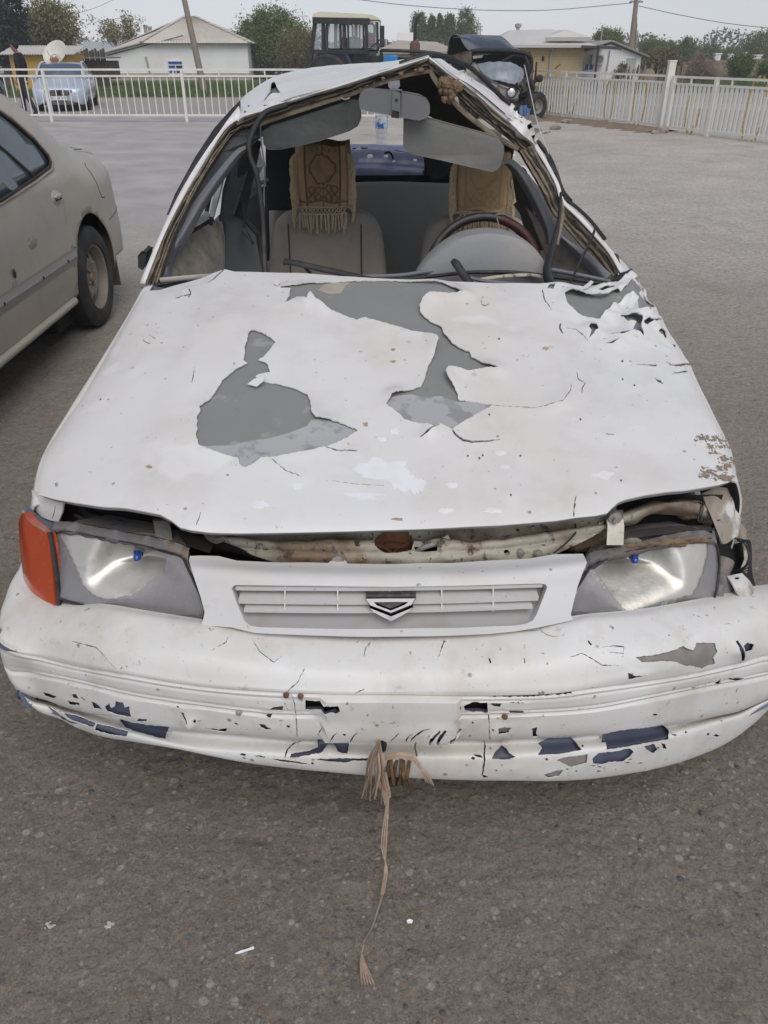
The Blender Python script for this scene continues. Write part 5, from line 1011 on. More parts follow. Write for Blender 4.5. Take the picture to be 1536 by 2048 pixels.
# back bench and rear metal
rb_ = Surf([[(-.62,4.42,.86),(-.3,4.40,.885),(.05,4.39,.90),(.4,4.40,.89),(.62,4.42,.88)],[(-.62,4.34,.85),(-.3,4.32,.87),(.05,4.31,.885),(.4,4.32,.875),(.62,4.34,.86)],[(-.62,4.22,.60),(-.3,4.20,.62),(.05,4.19,.62),(.4,4.2,.62),(.62,4.22,.6)],[(-.62,4.10,.3),(-.3,4.10,.3),(.05,4.1,.3),(.4,4.1,.3),(.62,4.1,.3)]], disp=lambda a, b, P: .012 * smoothn(P[...,0] * 5, P[...,2] * 5,81))
sheet('rear_seat', rb_, None, [], mat('dusty rear bench cloth', (.36,.36,.33),.95, layers=(('n', 3,(.43,.40,.34),.4,.75,.7),('n', 120,(.26,.26,.24),.5,.8,.4))), CAR, (40,20), th=.02)
bk_ = Surf([UYs([(596,288,4.66),(690,286,4.68),(770,287,4.68),(852,296,4.66)]), UYs([(596,300,4.62),(690,298,4.64),(770,299,4.64),(856,308,4.62)]), UYs([(598,328,4.60),(690,326,4.62),(770,327,4.62),(858,334,4.60)]), UYs([(600,340,4.57),(690,338,4.59),(770,339,4.59),(858,348,4.57)]), UYs([(600,366,4.56),(690,364,4.58),(770,364,4.58),(858,366,4.56)])], cols=25, disp=lambda a, b, P: .006 * smoothn(P[...,0] * 18, P[...,2] * 18,82) + .008 * np.exp(-((b - .5) / .06) ** 2))
rp_ = sheet('rear_panel', bk_, [(598,290),(650,288),(700,287),(770,288),(820,293),(850,300),(855,330),(856,356),(780,356),(700,352),(602,354)],[circ(772,312,5,.6), circ(740,312,6,.7),[(705,296),(712,295),(712,299),(705,299)],[(722,294),(735,294),(735,297),(722,297)],[(790,300),(806,302),(806,305),(790,303)], circ(830,320,4,.7), circ(788,322,3,.7),[(660,312),(676,310),(676,320),(662,322)]], BLUEMETAL, CAR, (60,24), th=.012, step=3)
MB().tube(UYs([(770,306,4.60),(778,304,4.58),(784,310,4.58),(786,318,4.58)]),.006,6, smooth=4).build('loose_wire', BLACK, rp_)
MB().grid([UYs([(560,352,4.5),(900,350,4.5)]), UYs([(560,400,4.48),(900,398,4.48)])]).build('parcel_gap', DARK, CAR)  # black sheet standing in for the shade of the gap
for pts in ([(556,300,4.5),(574,292,4.5),(592,296,4.5),(590,352,4.48),(556,356,4.48)],[(852,318,4.45),(866,310,4.45),(905,312,4.45),(908,350,4.43),(866,356,4.43),(850,348,4.43)]): plate('speaker_box', pts, BLACK, CAR, th=.1, bevel=.012)
bl_ = MB(); bl_.box((0.03,4.74,1.03),(1.05,.12,.012)); bl_.build('parcel_shelf', BLUEMETAL, CAR)
# left cabin side: centre pillar, window frame, door card, belt
plate('centre_pillar_trim', [(478,304,3.32),(494,300,3.34),(500,330,3.32),(486,380,3.28),(470,430,3.24),(490,440,3.22),(516,470,3.2),(520,545,3.1),(452,548,3.1),(448,450,3.18),(440,436,3.2),(446,380,3.24),(460,330,3.28)], DARKTRIM, CAR, th=.05, bevel=.01)
CREAM = mat('cream door frame', (.55,.54,.50),.5, layers=(('n', 10,(.35,.3,.24),.5,.75,.6),))
plate('door_frame', [(440,350,3.2),(450,344,3.2),(436,400,3.12),(424,440,3.06),(418,436,3.06),(426,398,3.12)], CREAM, CAR, th=.03)
lay([(346,470,2.74),(378,456,2.86),(404,440,2.96),(414,428,3.0)], CREAM, 'window_sill', .011, flat=1.2)
lay([(352,478,2.74),(384,462,2.86),(424,440,3.02)], BLACK, 'window_seal', .009)
lay([(422,380,3.1),(414,420,3.02),(410,436,3.0)], BLACK, 'window_channel', .008)
plate('door_panel', [(345,482,2.72),(385,462,2.86),(424,444,3.0),(440,448,3.04),(446,480,3.02),(446,552,2.9),(340,556,2.6)], mat('dust coated door card', (.2,.185,.155),.95, layers=(('n', 5,(.36,.32,.245),.42,.62,.85),('n', 14,(.08,.075,.07),.55,.7,.8))), CAR, th=.04, bevel=.012)
MB().tube(UYs([(423,450,2.98),(422,440,2.98),(422,434,2.98)]),.007,8).build('lock_knob', BLACK, CAR)
plate('rear_door_card', [(466,420,3.6),(500,382,3.85),(535,372,4.0),(540,520,3.8),(470,540,3.4)], SEATD, CAR, th=.03)
lay([(480,328,3.3),(486,352,3.3),(482,380,3.28),(490,430,3.2),(488,460,3.15),(492,470,3.12),(506,488,3.1)], HEADL, 'seat_belt', .006, flat=.5)
plate('belt_buckle', [(483,458,3.12),(490,456,3.12),(500,474,3.1),(508,488,3.08),(505,490,3.08),(494,474,3.1)], BLACK, CAR, th=.008)
plate('quarter_glass', [(494,330,3.5),(520,300,3.75),(528,330,3.8),(508,372,3.6),(482,392,3.45)], mat('dusty side glass', (.32,.36,.36),.15, alpha=.55), CAR, th=.004, bevel=0)
lay([(478,398,3.42),(508,374,3.6),(534,360,3.85)], GREYTRIM, 'window_ledge', .009)
# bodywork below and behind, mostly hidden: flanks, tail, wheels
def flank(x, s):
    pts = [(2.45,.24),(3.55,.22),(3.95,.24),(4.55,.26),(5.15,.30),(5.20,.50),(5.18,.80),(5.05,.90),(4.75,.92),(4.0,.88),(3.2,.87),(2.75,.85),(2.48,.80)]
    rows = [[(x + s * dx, y, z if abs(z) > 0 else 0) for (y, z) in pts] for dx in (0,)]
    mb = MB(); mb.prism([(x + s * (.03 - .10 * max(0, z - .7)), y, z) for y, z in pts],(-s * .05,0,0)); return mb.build('flank', WHITE, CAR, 40, bevel=.01)
flank(-.76,-1); flank(.83,1)
MB().prism([(-.78,5.15,.30),(.84,5.15,.30),(.84,5.20,.6),(.78,5.12,.94),(-.72,5.12,.94),(-.78,5.2,.6)],(0,-.06,0)).build('tail_panel', WHITE, CAR, 40, bevel=.02)
MB().box((.03,3.4,.25),(1.5,3.2,.04)).build('floor_pan', DARK, CAR)
for (sx, k) in ((-1,-.52),(1,.56)):      # rear roof pillars
    MB().beam((k, 4.42,1.25 if sx < 0 else 1.12),(k + sx * .08,4.95,.93),.09,.05).build('rear_pillar', WHITE, CAR)
    MB().beam((k, 3.35,1.2 if sx < 0 else .98),(k + sx * .10,3.28,.86),.05,.07).build('door_pillar', BLACK, CAR)
def wheel(parent, c, r, w, rimr, ax, rimmat, name='wheel'):
    t = MB(); t.lathe([(rimr, -w * .45),(rimr + .01,-w * .5),(r * .93,-w * .48),(r, -w * .36),(r, w * .36),(r * .93, w * .48),(rimr + .01, w * .5),(rimr, w * .45)], c, ax, 32)
    o = t.build(name, TYRE, parent, 40)
    m = MB(); s = 1
    m.lathe([(rimr, -w * .45),(rimr - .012,-w * .3),(rimr - .02,0),(rimr - .015, w * .2),(rimr * .6, w * .28),(rimr * .35, w * .30),(0, w * .30)], c, ax, 28); m.build('rim', rimmat, o, 40)
    return o
STEEL = mat('dusty steel wheel', (.30,.26,.22),.6, metal=.3, layers=(('n', 8,(.20,.15,.11),.45,.75,.7),))
for x in (-.72,.76):
    wheel(CAR, (x, 1.98,.27),.27,.17,.17, 'X', STEEL); wheel(CAR, (x, 4.36,.27),.27,.17,.17, 'X', STEEL)

# covers over the two headrests, kilim cloth with a knotted fringe
def kilim():
    m = bpy.data.materials.new('woven kilim cloth'); m.use_nodes = True; t = m.node_tree; N = t.nodes; L = t.links; p = N['Principled BSDF']; p.inputs['Roughness'].default_value = .95
    uv = N.new('ShaderNodeUVMap'); n = N.new('ShaderNodeTexNoise'); n.inputs['Scale'].default_value = 14; n.inputs['Detail'].default_value = 5; L.new(uv.outputs[0], n.inputs['Vector'])
    at = N.new('ShaderNodeAttribute'); at.attribute_name = 'dye'
    mx = N.new('ShaderNodeMix'); mx.data_type = 'RGBA'; mx.inputs[6].default_value = (.50,.33,.18,1); mx.inputs[7].default_value = (.028,.020,.015,1); 
    mr = N.new('ShaderNodeMapRange'); mr.inputs['From Min'].default_value = .35; mr.inputs['From Max'].default_value = .65; mr.inputs['To Min'].default_value = .65; mr.inputs['To Max'].default_value = 1.; L.new(n.outputs['Fac'], mr.inputs['Value'])
    ml = N.new('ShaderNodeMath'); ml.operation = 'MULTIPLY'; L.new(at.outputs['Fac'], ml.inputs[0]); L.new(mr.outputs[0], ml.inputs[1]); L.new(ml.outputs[0], mx.inputs['Factor'])
    m2 = N.new('ShaderNodeMix'); m2.data_type = 'RGBA'; L.new(mx.outputs[2], m2.inputs[6]); m2.inputs[7].default_value = (.34,.25,.16,1)
    m3 = N.new('ShaderNodeMapRange'); m3.inputs['From Min'].default_value = .45; m3.inputs['From Max'].default_value = .75; m3.inputs['To Max'].default_value = .5; L.new(n.outputs['Fac'], m3.inputs['Value']); L.new(m3.outputs[0], m2.inputs['Factor'])
    L.new(m2.outputs[2], p.inputs['Base Color']); 
    b = N.new('ShaderNodeBump'); w = N.new('ShaderNodeTexWave'); w.inputs['Scale'].default_value = 60; L.new(uv.outputs[0], w.inputs['Vector']); b.inputs['Strength'].default_value = .3; b.inputs['Distance'].default_value = .002; L.new(w.outputs['Fac'], b.inputs['Height']); L.new(b.outputs[0], p.inputs['Normal'])
    return m
KIL = kilim()
FRINGE = mat('knotted tan fringe cord', (.60,.46,.29),.95, layers=(('n', 60,(.68,.55,.38),.45,.7,.7),('n', 150,(.17,.11,.06),.5,.8,.6)))
def dye(s, t, faded):
    """the woven pattern: border bands, a lobed medallion and a row of motifs; s across -1..1, t down 0..1"""
    d = .34 if abs(s) < .62 and t < .9 else 0.
    if .62 < abs(s) < .70: d = 1
    if abs(s) < .035: d = .9 if t < .12 or t > .62 else d
    r = math.hypot(s / .5,(t - .38) / .24); a = math.atan2(t - .38, s)
    lob = 1 + .06 * math.cos(8 * a)
    if abs(r / lob - .95) < .07: d = 1
    if r < .85 * lob: d = max(d, .35 + .3 * math.sin(9 * s) * math.sin(14 * t))
    if .66 < t < .90 and abs(s) < .6:
        for k in (-.45,-.22,.22,.45):
            q = abs(s - k)
            if abs(abs((t * 14) % 2 - 1) * .16 - q) < .045: d = max(d, .85)
    if .04 < t < .10 and abs(s) < .6 and (int((s + 1) * 9) % 2): d = max(d, .7)
    if .91 < t < .935: d = .8
    return d * (0.35 if faded else 1)
def cover(name, label, cx, top, Y, w, h, faded, drop):
    o = thing(name, label, 'headrest cover', (cx, Y, top - h), world=True, group='fringed headrest covers')
    NS, NT = 61,72; V = []; D = []; UVs = []
    for j in range(NT):
        t = j / (NT - 1)
        for i in range(NS):
            s = -1 + 2 * i / (NS - 1)
            hh = -.05 + t * (h + .05)                    # runs over the top and down the front
            if hh < 0: y = Y - .052 - hh * 2.2 + (.0); z = top + .004 + .02 * math.sin((hh + .05) / .05 * PI) * .3
            else: y = Y - .062 - .012 * math.sin(t * 6 + s * 2) - .03 * t; z = top - hh
            x = cx + s * w / 2 * (1 + .05 * math.sin(3 * t)); 
            wrap = max(0, abs(s) - .82); y += wrap * .30; x -= math.copysign(wrap * .02, s); z += .004 * math.sin(s * 7 + t * 9) - .02 * max(0, abs(s) - .7) * (t < .2)
            V.append((x, y, z)); D.append(dye(s / .92,(hh) / h if hh > 0 else 0, faded)); UVs.append((s * .5, t))
    F = [(j * NS + i, j * NS + i + 1,(j + 1) * NS + i + 1,(j + 1) * NS + i) for j in range(NT - 1) for i in range(NS - 1)]
    c = obj('cloth', V, F, KIL if not faded else KILF, o, 60, solid=.004)
    at = c.data.attributes.new('dye', 'FLOAT', 'POINT'); at.data.foreach_set('value', D)
    ul = c.data.uv_layers.new(name='UVMap')
    for l in c.data.loops: ul.data[l.index].uv = UVs[l.vertex_index]
    # knotted net and hanging tassels
    r = random.Random(int(cx * 100)); fy = Y - .118; zt = top - h
    nk = MB(); n = 12
    for k in range(n):
        x0 = cx - w / 2 * .86 + w * .86 * k / n; x1 = x0 + w * .86 / n
        nk.tube([(x0, fy, zt),(x1, fy - .004, zt - .022)],.0022,5); nk.tube([(x1, fy - .002, zt),(x0, fy - .006, zt - .022)],.0022,5)
    nk.tube([(cx - w / 2 * .9, fy - .003, zt - .024),(cx, fy - .006, zt - .028),(cx + w / 2 * .9, fy - .003, zt - .022)],.003,6, smooth=6); nk.tube([(cx - w / 2 * .9, fy - .003, zt + .004),(cx, fy - .004, zt + .002),(cx + w / 2 * .9, fy - .003, zt + .005)],.003,6, smooth=6)
    q = nk.build('knotted_net', FRINGE, o, 60); q['kind'] = 'stuff'
    n = 22
    for k in range(n):
        x = cx - w / 2 * .9 + w * .9 * k / (n - 1) + r.uniform(-.003,.003); l = drop * r.uniform(.75,1.15); sw_ = r.uniform(-.008,.008)
        MB().tube([(x, fy - .004, zt - .022),(x + sw_ * .4, fy - .007, zt - .022 - l * .5),(x + sw_, fy - .004, zt - .022 - l)],[.0026,.004,.0034],5, smooth=3).build('tassel', FRINGE, o, 60)
    for sx in (-1,1):
        for k in range(26):
            t = k / 25; z = top - .03 - (h - .03) * t; x = cx + sx * w / 2 * (.97 + .05 * math.sin(3 * t)); y = Y - .062 - .03 * t
            MB().tube([(x - sx * .006, y, z),(x + sx * (.016 + r.uniform(0,.008)), y - .014, z - .02),(x + sx * (.010 + r.uniform(-.008,.010)), y - .022, z - .06 - r.uniform(0,.03))],[.004,.0052,.0035],5, smooth=2).build('side_tassel', FRINGE, o, 60)
    return o
KILF = KIL.copy(); KILF.name = 'sun faded kilim cloth'
cover('headrest_cover', 'dark patterned fringed cover over the headrest of the seat away from the steering wheel', -.268,1.142,3.745,.235,.245, False, .08)
cover('headrest_cover', 'faded plain tan fringed cover over the headrest behind the steering wheel', .432,1.116,3.72,.24,.235, True, .07)
# bottle of water on the parcel shelf
BO = thing('water_bottle', 'clear plastic water bottle with a blue label on the white car rear shelf', 'bottle', (-.014,4.72,1.038), world=True)
PET = mat('clear bottle plastic', (.93,.96,1.),.05, alpha=.34, spec=.8)
prof = [(0,0),(.026,0),(.032,.006),(.032,.03),(.0295,.035),(.032,.04),(.032,.055),(.0295,.06),(.032,.065),(.032,.10),(.0325,.15),(.030,.165),(.018,.19),(.0135,.20),(.0135,.215)]
MB().lathe(prof, (-.014,4.72,1.038), 'Z', 24).build('bottle_body', PET, BO, 60)
MB().lathe([(.0335,0),(.0338,.002),(.0338,.058),(.0335,.060)],(-.014,4.72,1.126), 'Z', 24).build('label', mat('blue and white label', (.05,.25,.70),.4, layers=(('n', 26,(.80,.84,.9),.47,.50,1.),('n', 9,(.02,.34,.75),.5,.55,.8))), BO, 60)
MB().lathe([(0,.232),(.0145,.231),(.015,.215),(.015,.212)],(-.014,4.72,1.038), 'Z', 20).build('cap', mat('blue bottle cap', (.03,.16,.6),.4), BO, 40)
# clods of earth thrown on the torn roof edge
def clod(label, c, r, n, seed):
    rr = random.Random(seed); mb = MB(); 
    for i in range(n):
        d = Vector((rr.gauss(0,.45), rr.gauss(0,.2), rr.gauss(0,.5))) * r; mb.ball(Vector(c) + d, r * rr.uniform(.12,.62) ** 1.3,0,9,7,(rr.uniform(.7,1.2),.7, rr.uniform(.7,1.2)),.36, rr)
    o = mb.build('earth_clod', MUDM, None, 60); tag(o, label, 'clod')
clod('large crumbling brown clod of earth stuck under the right slope of the torn roof', UY(899,177,2.93),.028,80,2)
clod('small clod of dry earth lodged under the peak of the torn roof', UY(834,138,2.93),.014,8,3)
for i, (u, v) in enumerate(((842,140),(802,149),(766,158))): MB().ball(UY(u, v, 2.93),(.010,.010,.007)[i],0,8,6,(1,.7,.8),.3, random.Random(i)).build('mud_crumb', MUDM, CAR, 60)
# twine tied to the towing eye and trailing on the ground
TW = thing('twine', 'frayed pale twine tied under the bumper and trailing forward over the ground', 'twine', (.01,.95,0), world=True)
rt = random.Random(9)
FIBRE2 = mat('darker raffia twine', (.24,.165,.11),.85, layers=(('n', 80,(.34,.25,.18),.45,.7,.7),))
def strand(pts, r, name='strand', flat=.45, sm=5, m=None): return MB().tube(pts, r, 6, flat=flat, smooth=sm).build(name, m or FIBRE, TW, 60)
for k in range(13):
    a = rt.uniform(-1.1,1); l = rt.uniform(.45,1); q = rt.uniform(-.018,.012)
    p = [(752 + 10 * rt.random(),1488 + rt.uniform(-8,8),1.056 + q),(757 + 15 * a + rt.uniform(-5,5),1518,1.03 + q),(755 + 22 * a + rt.uniform(-5,5),1550,1.025 + q),(752 + 24 * a + rt.uniform(-7,7),1562 + 45 * l, 1.03 + q)]
    strand(UYs(p),[.0016,.0028,.0026,.0014], flat=.6, m=FIBRE if k % 3 else FIBRE2)
for k in range(4): strand(UYs([(756 + 5 * k, 1545,1.03),(768 + 4 * k, 1590,1.03),(772 + 2 * k, 1610 - 6 * k, 1.03),(764 + k, 1580,1.025),(752 + 2 * k, 1560,1.025)]),.0028)
for k in range(4): strand(UYs([(770,1512 + 2 * k, 1.05),(800,1508 + 2 * k, 1.045),(826,1514 + 2 * k, 1.045),(840,1532 + k, 1.045),(848 + 3 * k, 1552,1.045),(852 + 5 * k, 1564 + 2 * k, 1.05)]),[.003,.003,.0028,.0024,.002,.0012])
gl = lambda pts, z: [UZ(u, v, zz) for (u, v), zz in zip(pts, z)]
for k in range(3):
    e = 2.2 * (k - 1); strand(gl([(778,1568),(774 + e, 1620),(768 + 2 * e, 1690),(772 - e, 1740),(764 - e, 1790)],[.215,.16,.08,.018,.014]),[.0014,.0024,.0022,.002,.0018])
for k in range(2): strand(gl([(764 + 3 * k, 1788),(752 + k, 1830),(744,1855),(730,1880),(723 + k, 1905)],[.014,.012,.012,.011,.011]),.0016)
for k in range(5): strand(gl([(723,1903),(721 + 2 * k, 1925),(722 + 4.5 * k, 1950),(724 + 6 * k, 1968 + 2 * rt.random())],[.011,.012,.012,.011]),[.0014,.002,.0022,.0016])
strand(gl([(768,1750),(770,1775),(768,1786)],[.016,.015,.014]),.002)
CO = thing('rope_coil', 'rusty orange and brown rope wound round the towing eye below the bumper', 'rope', (.02,1.09,.25), world=True)
CORD = mat('rusty orange cord', (.15,.085,.045),.9, layers=(('n', 30,(.36,.19,.05),.54,.66,.7),('n', 60,(.03,.022,.017),.48,.62,.85)))
for k in range(8):
    u = 774 + 6 * k; c = Vector(UY(u, 1541,1.068)); MB().tube([c + Vector((.004 * math.sin(t + k * 1.7),(-.014 - .004 * (k % 3)) * math.cos(t),(.030 + .004 * ((k * 5) % 3)) * math.sin(t))) for t in np.linspace(0,2 * PI, 18, endpoint=False)],.0036,6, closed=True).build('wrap', CORD, CO, 60)
MB().tube([UY(766,1541,1.09), UY(824,1541,1.09)],.012,8).build('towing_eye', RUST, CO)
for k in range(7):
    x = 772 + 7 * k; MB().tube(UYs([(x, 1552,1.075),(x + rt.uniform(-6,6),1562,1.07),(x + rt.uniform(-8,8),1570,1.07)]),.0014,5).build('frayed_end', CORD, CO, 60)
MB().tube(UYs([(764,1478,1.052),(768,1488,1.05),(766,1500,1.05)]),.006,6).build('wire_tie', BLACK, CO)
MB().tube(UYs([(833,1478,1.064),(830,1495,1.064),(834,1514,1.072),(828,1528,1.07)]),.0016,6, smooth=3).build('wire_tie', RUST, CO)
# ------------------------------------------------------------ the dusty saloon on the left
SED = thing('parked_sedan', 'dust covered beige saloon with dented side, standing beside the wrecked white car', 'car', (-2.6,3.6,0), world=True)
DUSTY = mat('dust covered beige paint', (0.385,0.358,0.306),.42, layers=(('n', 2.2,(0.449,0.399,0.322),.4,.7,.7),('n', 7,(0.289,0.265,0.226),.52,.8,.5),('n', 3.3,(0.225,0.208,0.180),.66,.72,.6),('n', 40,(0.492,0.436,0.352),.55,.8,.4),('n', 90,(0.171,0.156,0.131),.70,.76,.4)), bump=(('n', 5,.08,.01),), coat=.15)
SGLASS = mat('dirty tinted window glass', (0.086,0.109,0.120),.12, layers=(('n', 3,(0.143,0.160,0.160),.4,.7,.7),('n', 30,(0.180,0.179,0.160),.6,.85,.35)), spec=.7)
def interp(tab, q): 
    t = np.array(tab); return np.interp(q, t[:, 0], t[:, 1])
def side_skin(name, outline, holes, xf, m, parent, g=.06, th=.004, sgn=1):
    polys = [np.array(densify(outline, .05))] + [np.array(densify(h, .04)) for h in holes]
    lo, hi = polys[0].min(0), polys[0].max(0)
    gx, gy = np.meshgrid(np.arange(lo[0], hi[0], g), np.arange(lo[1], hi[1], g)); G = np.stack([gx.ravel(), gy.ravel()],1); G = G[inside(G, polys[0])]
    vs = [p for q in polys for p in q]; ed = []; b = 0
    for q in polys: n = len(q); ed += [(b + i, b + (i + 1) % n) for i in range(n)]; b += n
    vs += list(G); ov, _, of, _, _, _ = delaunay_2d_cdt([Vector(map(float, p)) for p in vs], ed, [],0,1e-6)
    W = np.array([tuple(p) for p in ov]); T = np.array(of); c = W[T].mean(1); k = inside(c, polys[0])
    for h in polys[1:]: k &= ~inside(c, h)
    X = xf(W[:, 0], W[:, 1]); V = np.stack([X, W[:, 0], W[:, 1]],1)
    F = [tuple(int(i) for i in (t if sgn > 0 else t[::-1])) for t in T[k]]
    return obj(name, V, F, m, parent, 40, solid=th)
CX = -2.62
def sed_half(y, z):
    w = interp([(0,.84),(.26,.85),(.40,.865),(.52,.868),(.56,.862),(.75,.855),(.90,.835),(.96,.80),(1.05,.765),(1.2,.67),(1.30,.60),(1.36,.52),(1.42,.46)], z)
    w = w - .22 * np.clip((y - 5.30) / .45,0,1) ** 2.4 - .10 * np.clip((y - 4.75) / .5,0,1) * np.clip((z - .82) / .15,0,1)
    return w + .004 * smoothn(y * 3, z * 4,91)
sed_top = [(5.22,.33),(5.55,.335),(5.72,.37),(5.755,.46),(5.74,.555),(5.70,.60),(5.655,.63),(5.64,.72),(5.60,.82),(5.52,.895),(5.40,.945),(5.2,.99),(5.02,1.03),(4.90,1.056),(4.80,1.165),(4.69,1.27),(4.56,1.33),(4.40,1.365),(4.1,1.39),(3.4,1.40),(2.9,1.37),(2.5,1.25),(2.1,1.0),(1.9,.95),(1.3,.90)]
arch = [(4.85 + .345 * math.cos(t),.315 + .345 * math.sin(t)) for t in np.linspace(PI + .10,-.16,22)]
sed_out = [(1.3,.25),(4.40,.25)] + arch[0:] + sed_top
dlo = [(2.4,.95),(3.0,.905),(3.83,.895),(4.3,.925),(4.57,.95),(4.625,.972),(4.63,1.0),(4.58,1.08),(4.50,1.175),(4.40,1.25),(4.28,1.295),(4.05,1.325),(3.4,1.34),(2.95,1.31),(2.6,1.17)]
side_skin('body_side', sed_out, [dlo], lambda y, z: CX + sed_half(y, z), DUSTY, SED, .05, sgn=1)
side_skin('body_side', sed_out, [dlo], lambda y, z: CX - sed_half(y, z), DUSTY, SED, .12, sgn=-1)
sp_ = [p for p in resample(spline([(y, 0, z) for y, z in sed_top],4),90)]
rows = []
for (y, _, z) in sp_:
    w = float(sed_half(np.array(y), np.array(z))); r = []
    for s in np.linspace(-1,1,17):
        cr = (1 - abs(s) ** 2.2); bulge = .035 if (z > 1.2 or 4.95 < y < 5.5) else .02
        r.append((CX + s * w, y + (.09 * cr if y > 5.5 else 0) - 0, z + (bulge * cr if z > .86 else 0)))
    rows.append(r)
MB().grid(rows).build('body_top', DUSTY, SED, 40)
gsk = lambda pts, off=.0: [(CX + float(sed_half(np.array(y), np.array(z))) + off, y, z) for y, z in pts]
side_skin('side_window', [(y, z) for y, z in dlo],[], lambda y, z: CX + sed_half(y, z) - .012, SGLASS, SED, .08)
side_skin('side_window', [(y, z) for y, z in dlo],[], lambda y, z: CX - sed_half(y, z) + .012, SGLASS, SED, .2, sgn=-1)
MB().tube(gsk(densify(dlo, .06),.001),.008,6, closed=True).build('window_seal', BLACK, SED, 60)
MB().tube(gsk(densify([(3.0,.890),(3.83,.880),(4.3,.910),(4.57,.935),(4.64,.965),(4.648,1.0),(4.60,1.09),(4.515,1.19),(4.41,1.265)],.06, closed=False),.002),.007,6).build('window_trim', mat('tan dusty trim', (.33,.27,.20),.6), SED, 60)
MB().tube(gsk([(3.98,1.33),(4.06,1.22),(4.17,1.10),(4.30,.965),(4.33,.925)],-.004),.0085,6).build('window_divider', BLACK, SED, 60)
MB().grid([[(CX - .60,4.62,1.31),(CX, 4.66,1.345),(CX + .60,4.62,1.31)],[(CX - .72,4.92,1.062),(CX, 5.02,1.085),(CX + .72,4.92,1.062)]]).build('rear_window', SGLASS, SED, 60)
# door handle, fuel flap, shut lines, rubbing strip with screw holes, dents, sill, bumper seam, mudflap
hy, hz = 4.47,.805
hp = MB(); hx = CX + float(sed_half(np.array(hy), np.array(hz)))
hp.ball((hx - .004, hy, hz),.05,0,18,10,(.32,1.25,.80)); h0 = hp.build('door_handle', DUSTY, SED, 60)
MB().ball((hx + .010, hy, hz + .010),.036,0,16,8,(.42,1.35,.42)).build('grip', DUSTY, h0,60); MB().box((hx + .013, hy, hz - .006),(.006,.075,.008)).build('grip_gap', BLACK, h0)
seam = lambda pts, r=.0026, nm='panel_gap', m=BLACK, off=.0: MB().tube(gsk(densify(pts, .04, closed=False), off), r, 6).build(nm, m, SED, 60)
GAP = mat('dark panel gap', (.07,.066,.058),.9)
seam([(5.16,.90),(5.12,.885),(5.13,.80),(5.15,.73),(5.17,.70),(5.22,.695)], m=GAP); seam([(4.985,.985),(5.10,.965),(5.26,.965),(5.38,.955)], m=GAP); seam([(5.22,.56),(5.4,.585),(5.6,.605),(5.68,.615)],.003, m=GAP); seam([(3.30,.90),(3.32,.6),(3.36,.28)],.0025, m=GAP)
seam([(4.64,1.0),(4.60,.93),(4.50,.66)],.0012, m=mat('faint panel gap', (.25,.235,.205),.9))
seam([(5.10,.985),(5.6,.90)],.0012, m=mat('faint panel gap', (.25,.235,.205),.9))
st = MB(); a = gsk([(y, .525) for y in np.linspace(1.6,4.53,30)],.003); b_ = gsk([(y, .455) for y in np.linspace(1.6,4.53,30)],.003)
mid_ = [((p[0] + q[0]) / 2 + .008, p[1],(p[2] + q[2]) / 2) for p, q in zip(a, b_)]
STRIPM = mat('bare strip bed', (.30,.29,.265),.45, layers=(('n', 9,(.22,.21,.19),.5,.75,.7),('n', 30,(.42,.40,.36),.6,.8,.5)))
st.grid([a, [(p[0] + .001, p[1], p[2] - .012) for p in a], mid_, [(p[0] + .001, p[1], p[2] + .012) for p in b_], b_]); st.build('rubbing_strip_bed', STRIPM, SED, 20)
for y in (3.55,4.02,4.38): x = CX + float(sed_half(np.array(y), np.array(.5))) + .010; MB().ball((x, y, .492),.009,0,8,6,(.5,1,1)).build('screw_hole', BLACK, SED)
for (y, z, ry, rz_) in ((3.72,.50,.05,.045),(4.02,.66,.06,.03)):
    x = CX + float(sed_half(np.array(y), np.array(z))); MB().ball((x - .001, y, z),1,0,14,8,(.004, ry, rz_),.25, random.Random(int(y * 100))).build('scuff', mat('dark scuffed paint', (.27,.26,.23),.6, layers=(('n', 40,(.34,.32,.28),.45,.7,.8),)), SED, 60)
MB().ball((CX + .868,3.735,.585),1,0,8,6,(.006,.012,.022),.3, random.Random(3)).build('hole', BLACK, SED)
MB().tube([(CX + .852, y, .262) for y in np.linspace(1.4,4.42,8)],.022,8).build('sill_moulding', DUSTY, SED, 60)
MB().prism([(CX + .845,4.52,.43),(CX + .85,4.545,.53),(CX + .85,4.50,.55),(CX + .85,4.48,.44)],(.02,0,0)).build('strip_end', STRIPM, SED, bevel=.004)
lamp_ = MB(); lamp_.prism([(CX + .54,5.72,.64),(CX + .54,5.68,.80),(CX + .45,5.70,.81),(CX + .2,5.74,.80),(CX + .2,5.78,.66)],(0,.03,0)); lamp_.build('tail_lamp', mat('dusty red tail lamp', (.3,.05,.04),.3), SED)
MB().prism([(CX + .62,5.21,.46),(CX + .855,5.21,.46),(CX + .85,5.24,.14),(CX + .64,5.24,.13)],(0,.014,0)).build('mudflap', mat('grey rubber mudflap', (.09,.085,.075),.8, layers=(('n', 10,(.15,.135,.11),.45,.7,.6),)), SED, bevel=.004)
MB().box((CX, 4.83,.34),(1.50,.95,.5)).build('wheel_well', DARK, SED); MB().box((CX, 3.4,.27),(1.5,3.6,.06)).build('floor_pan', DARK, SED)
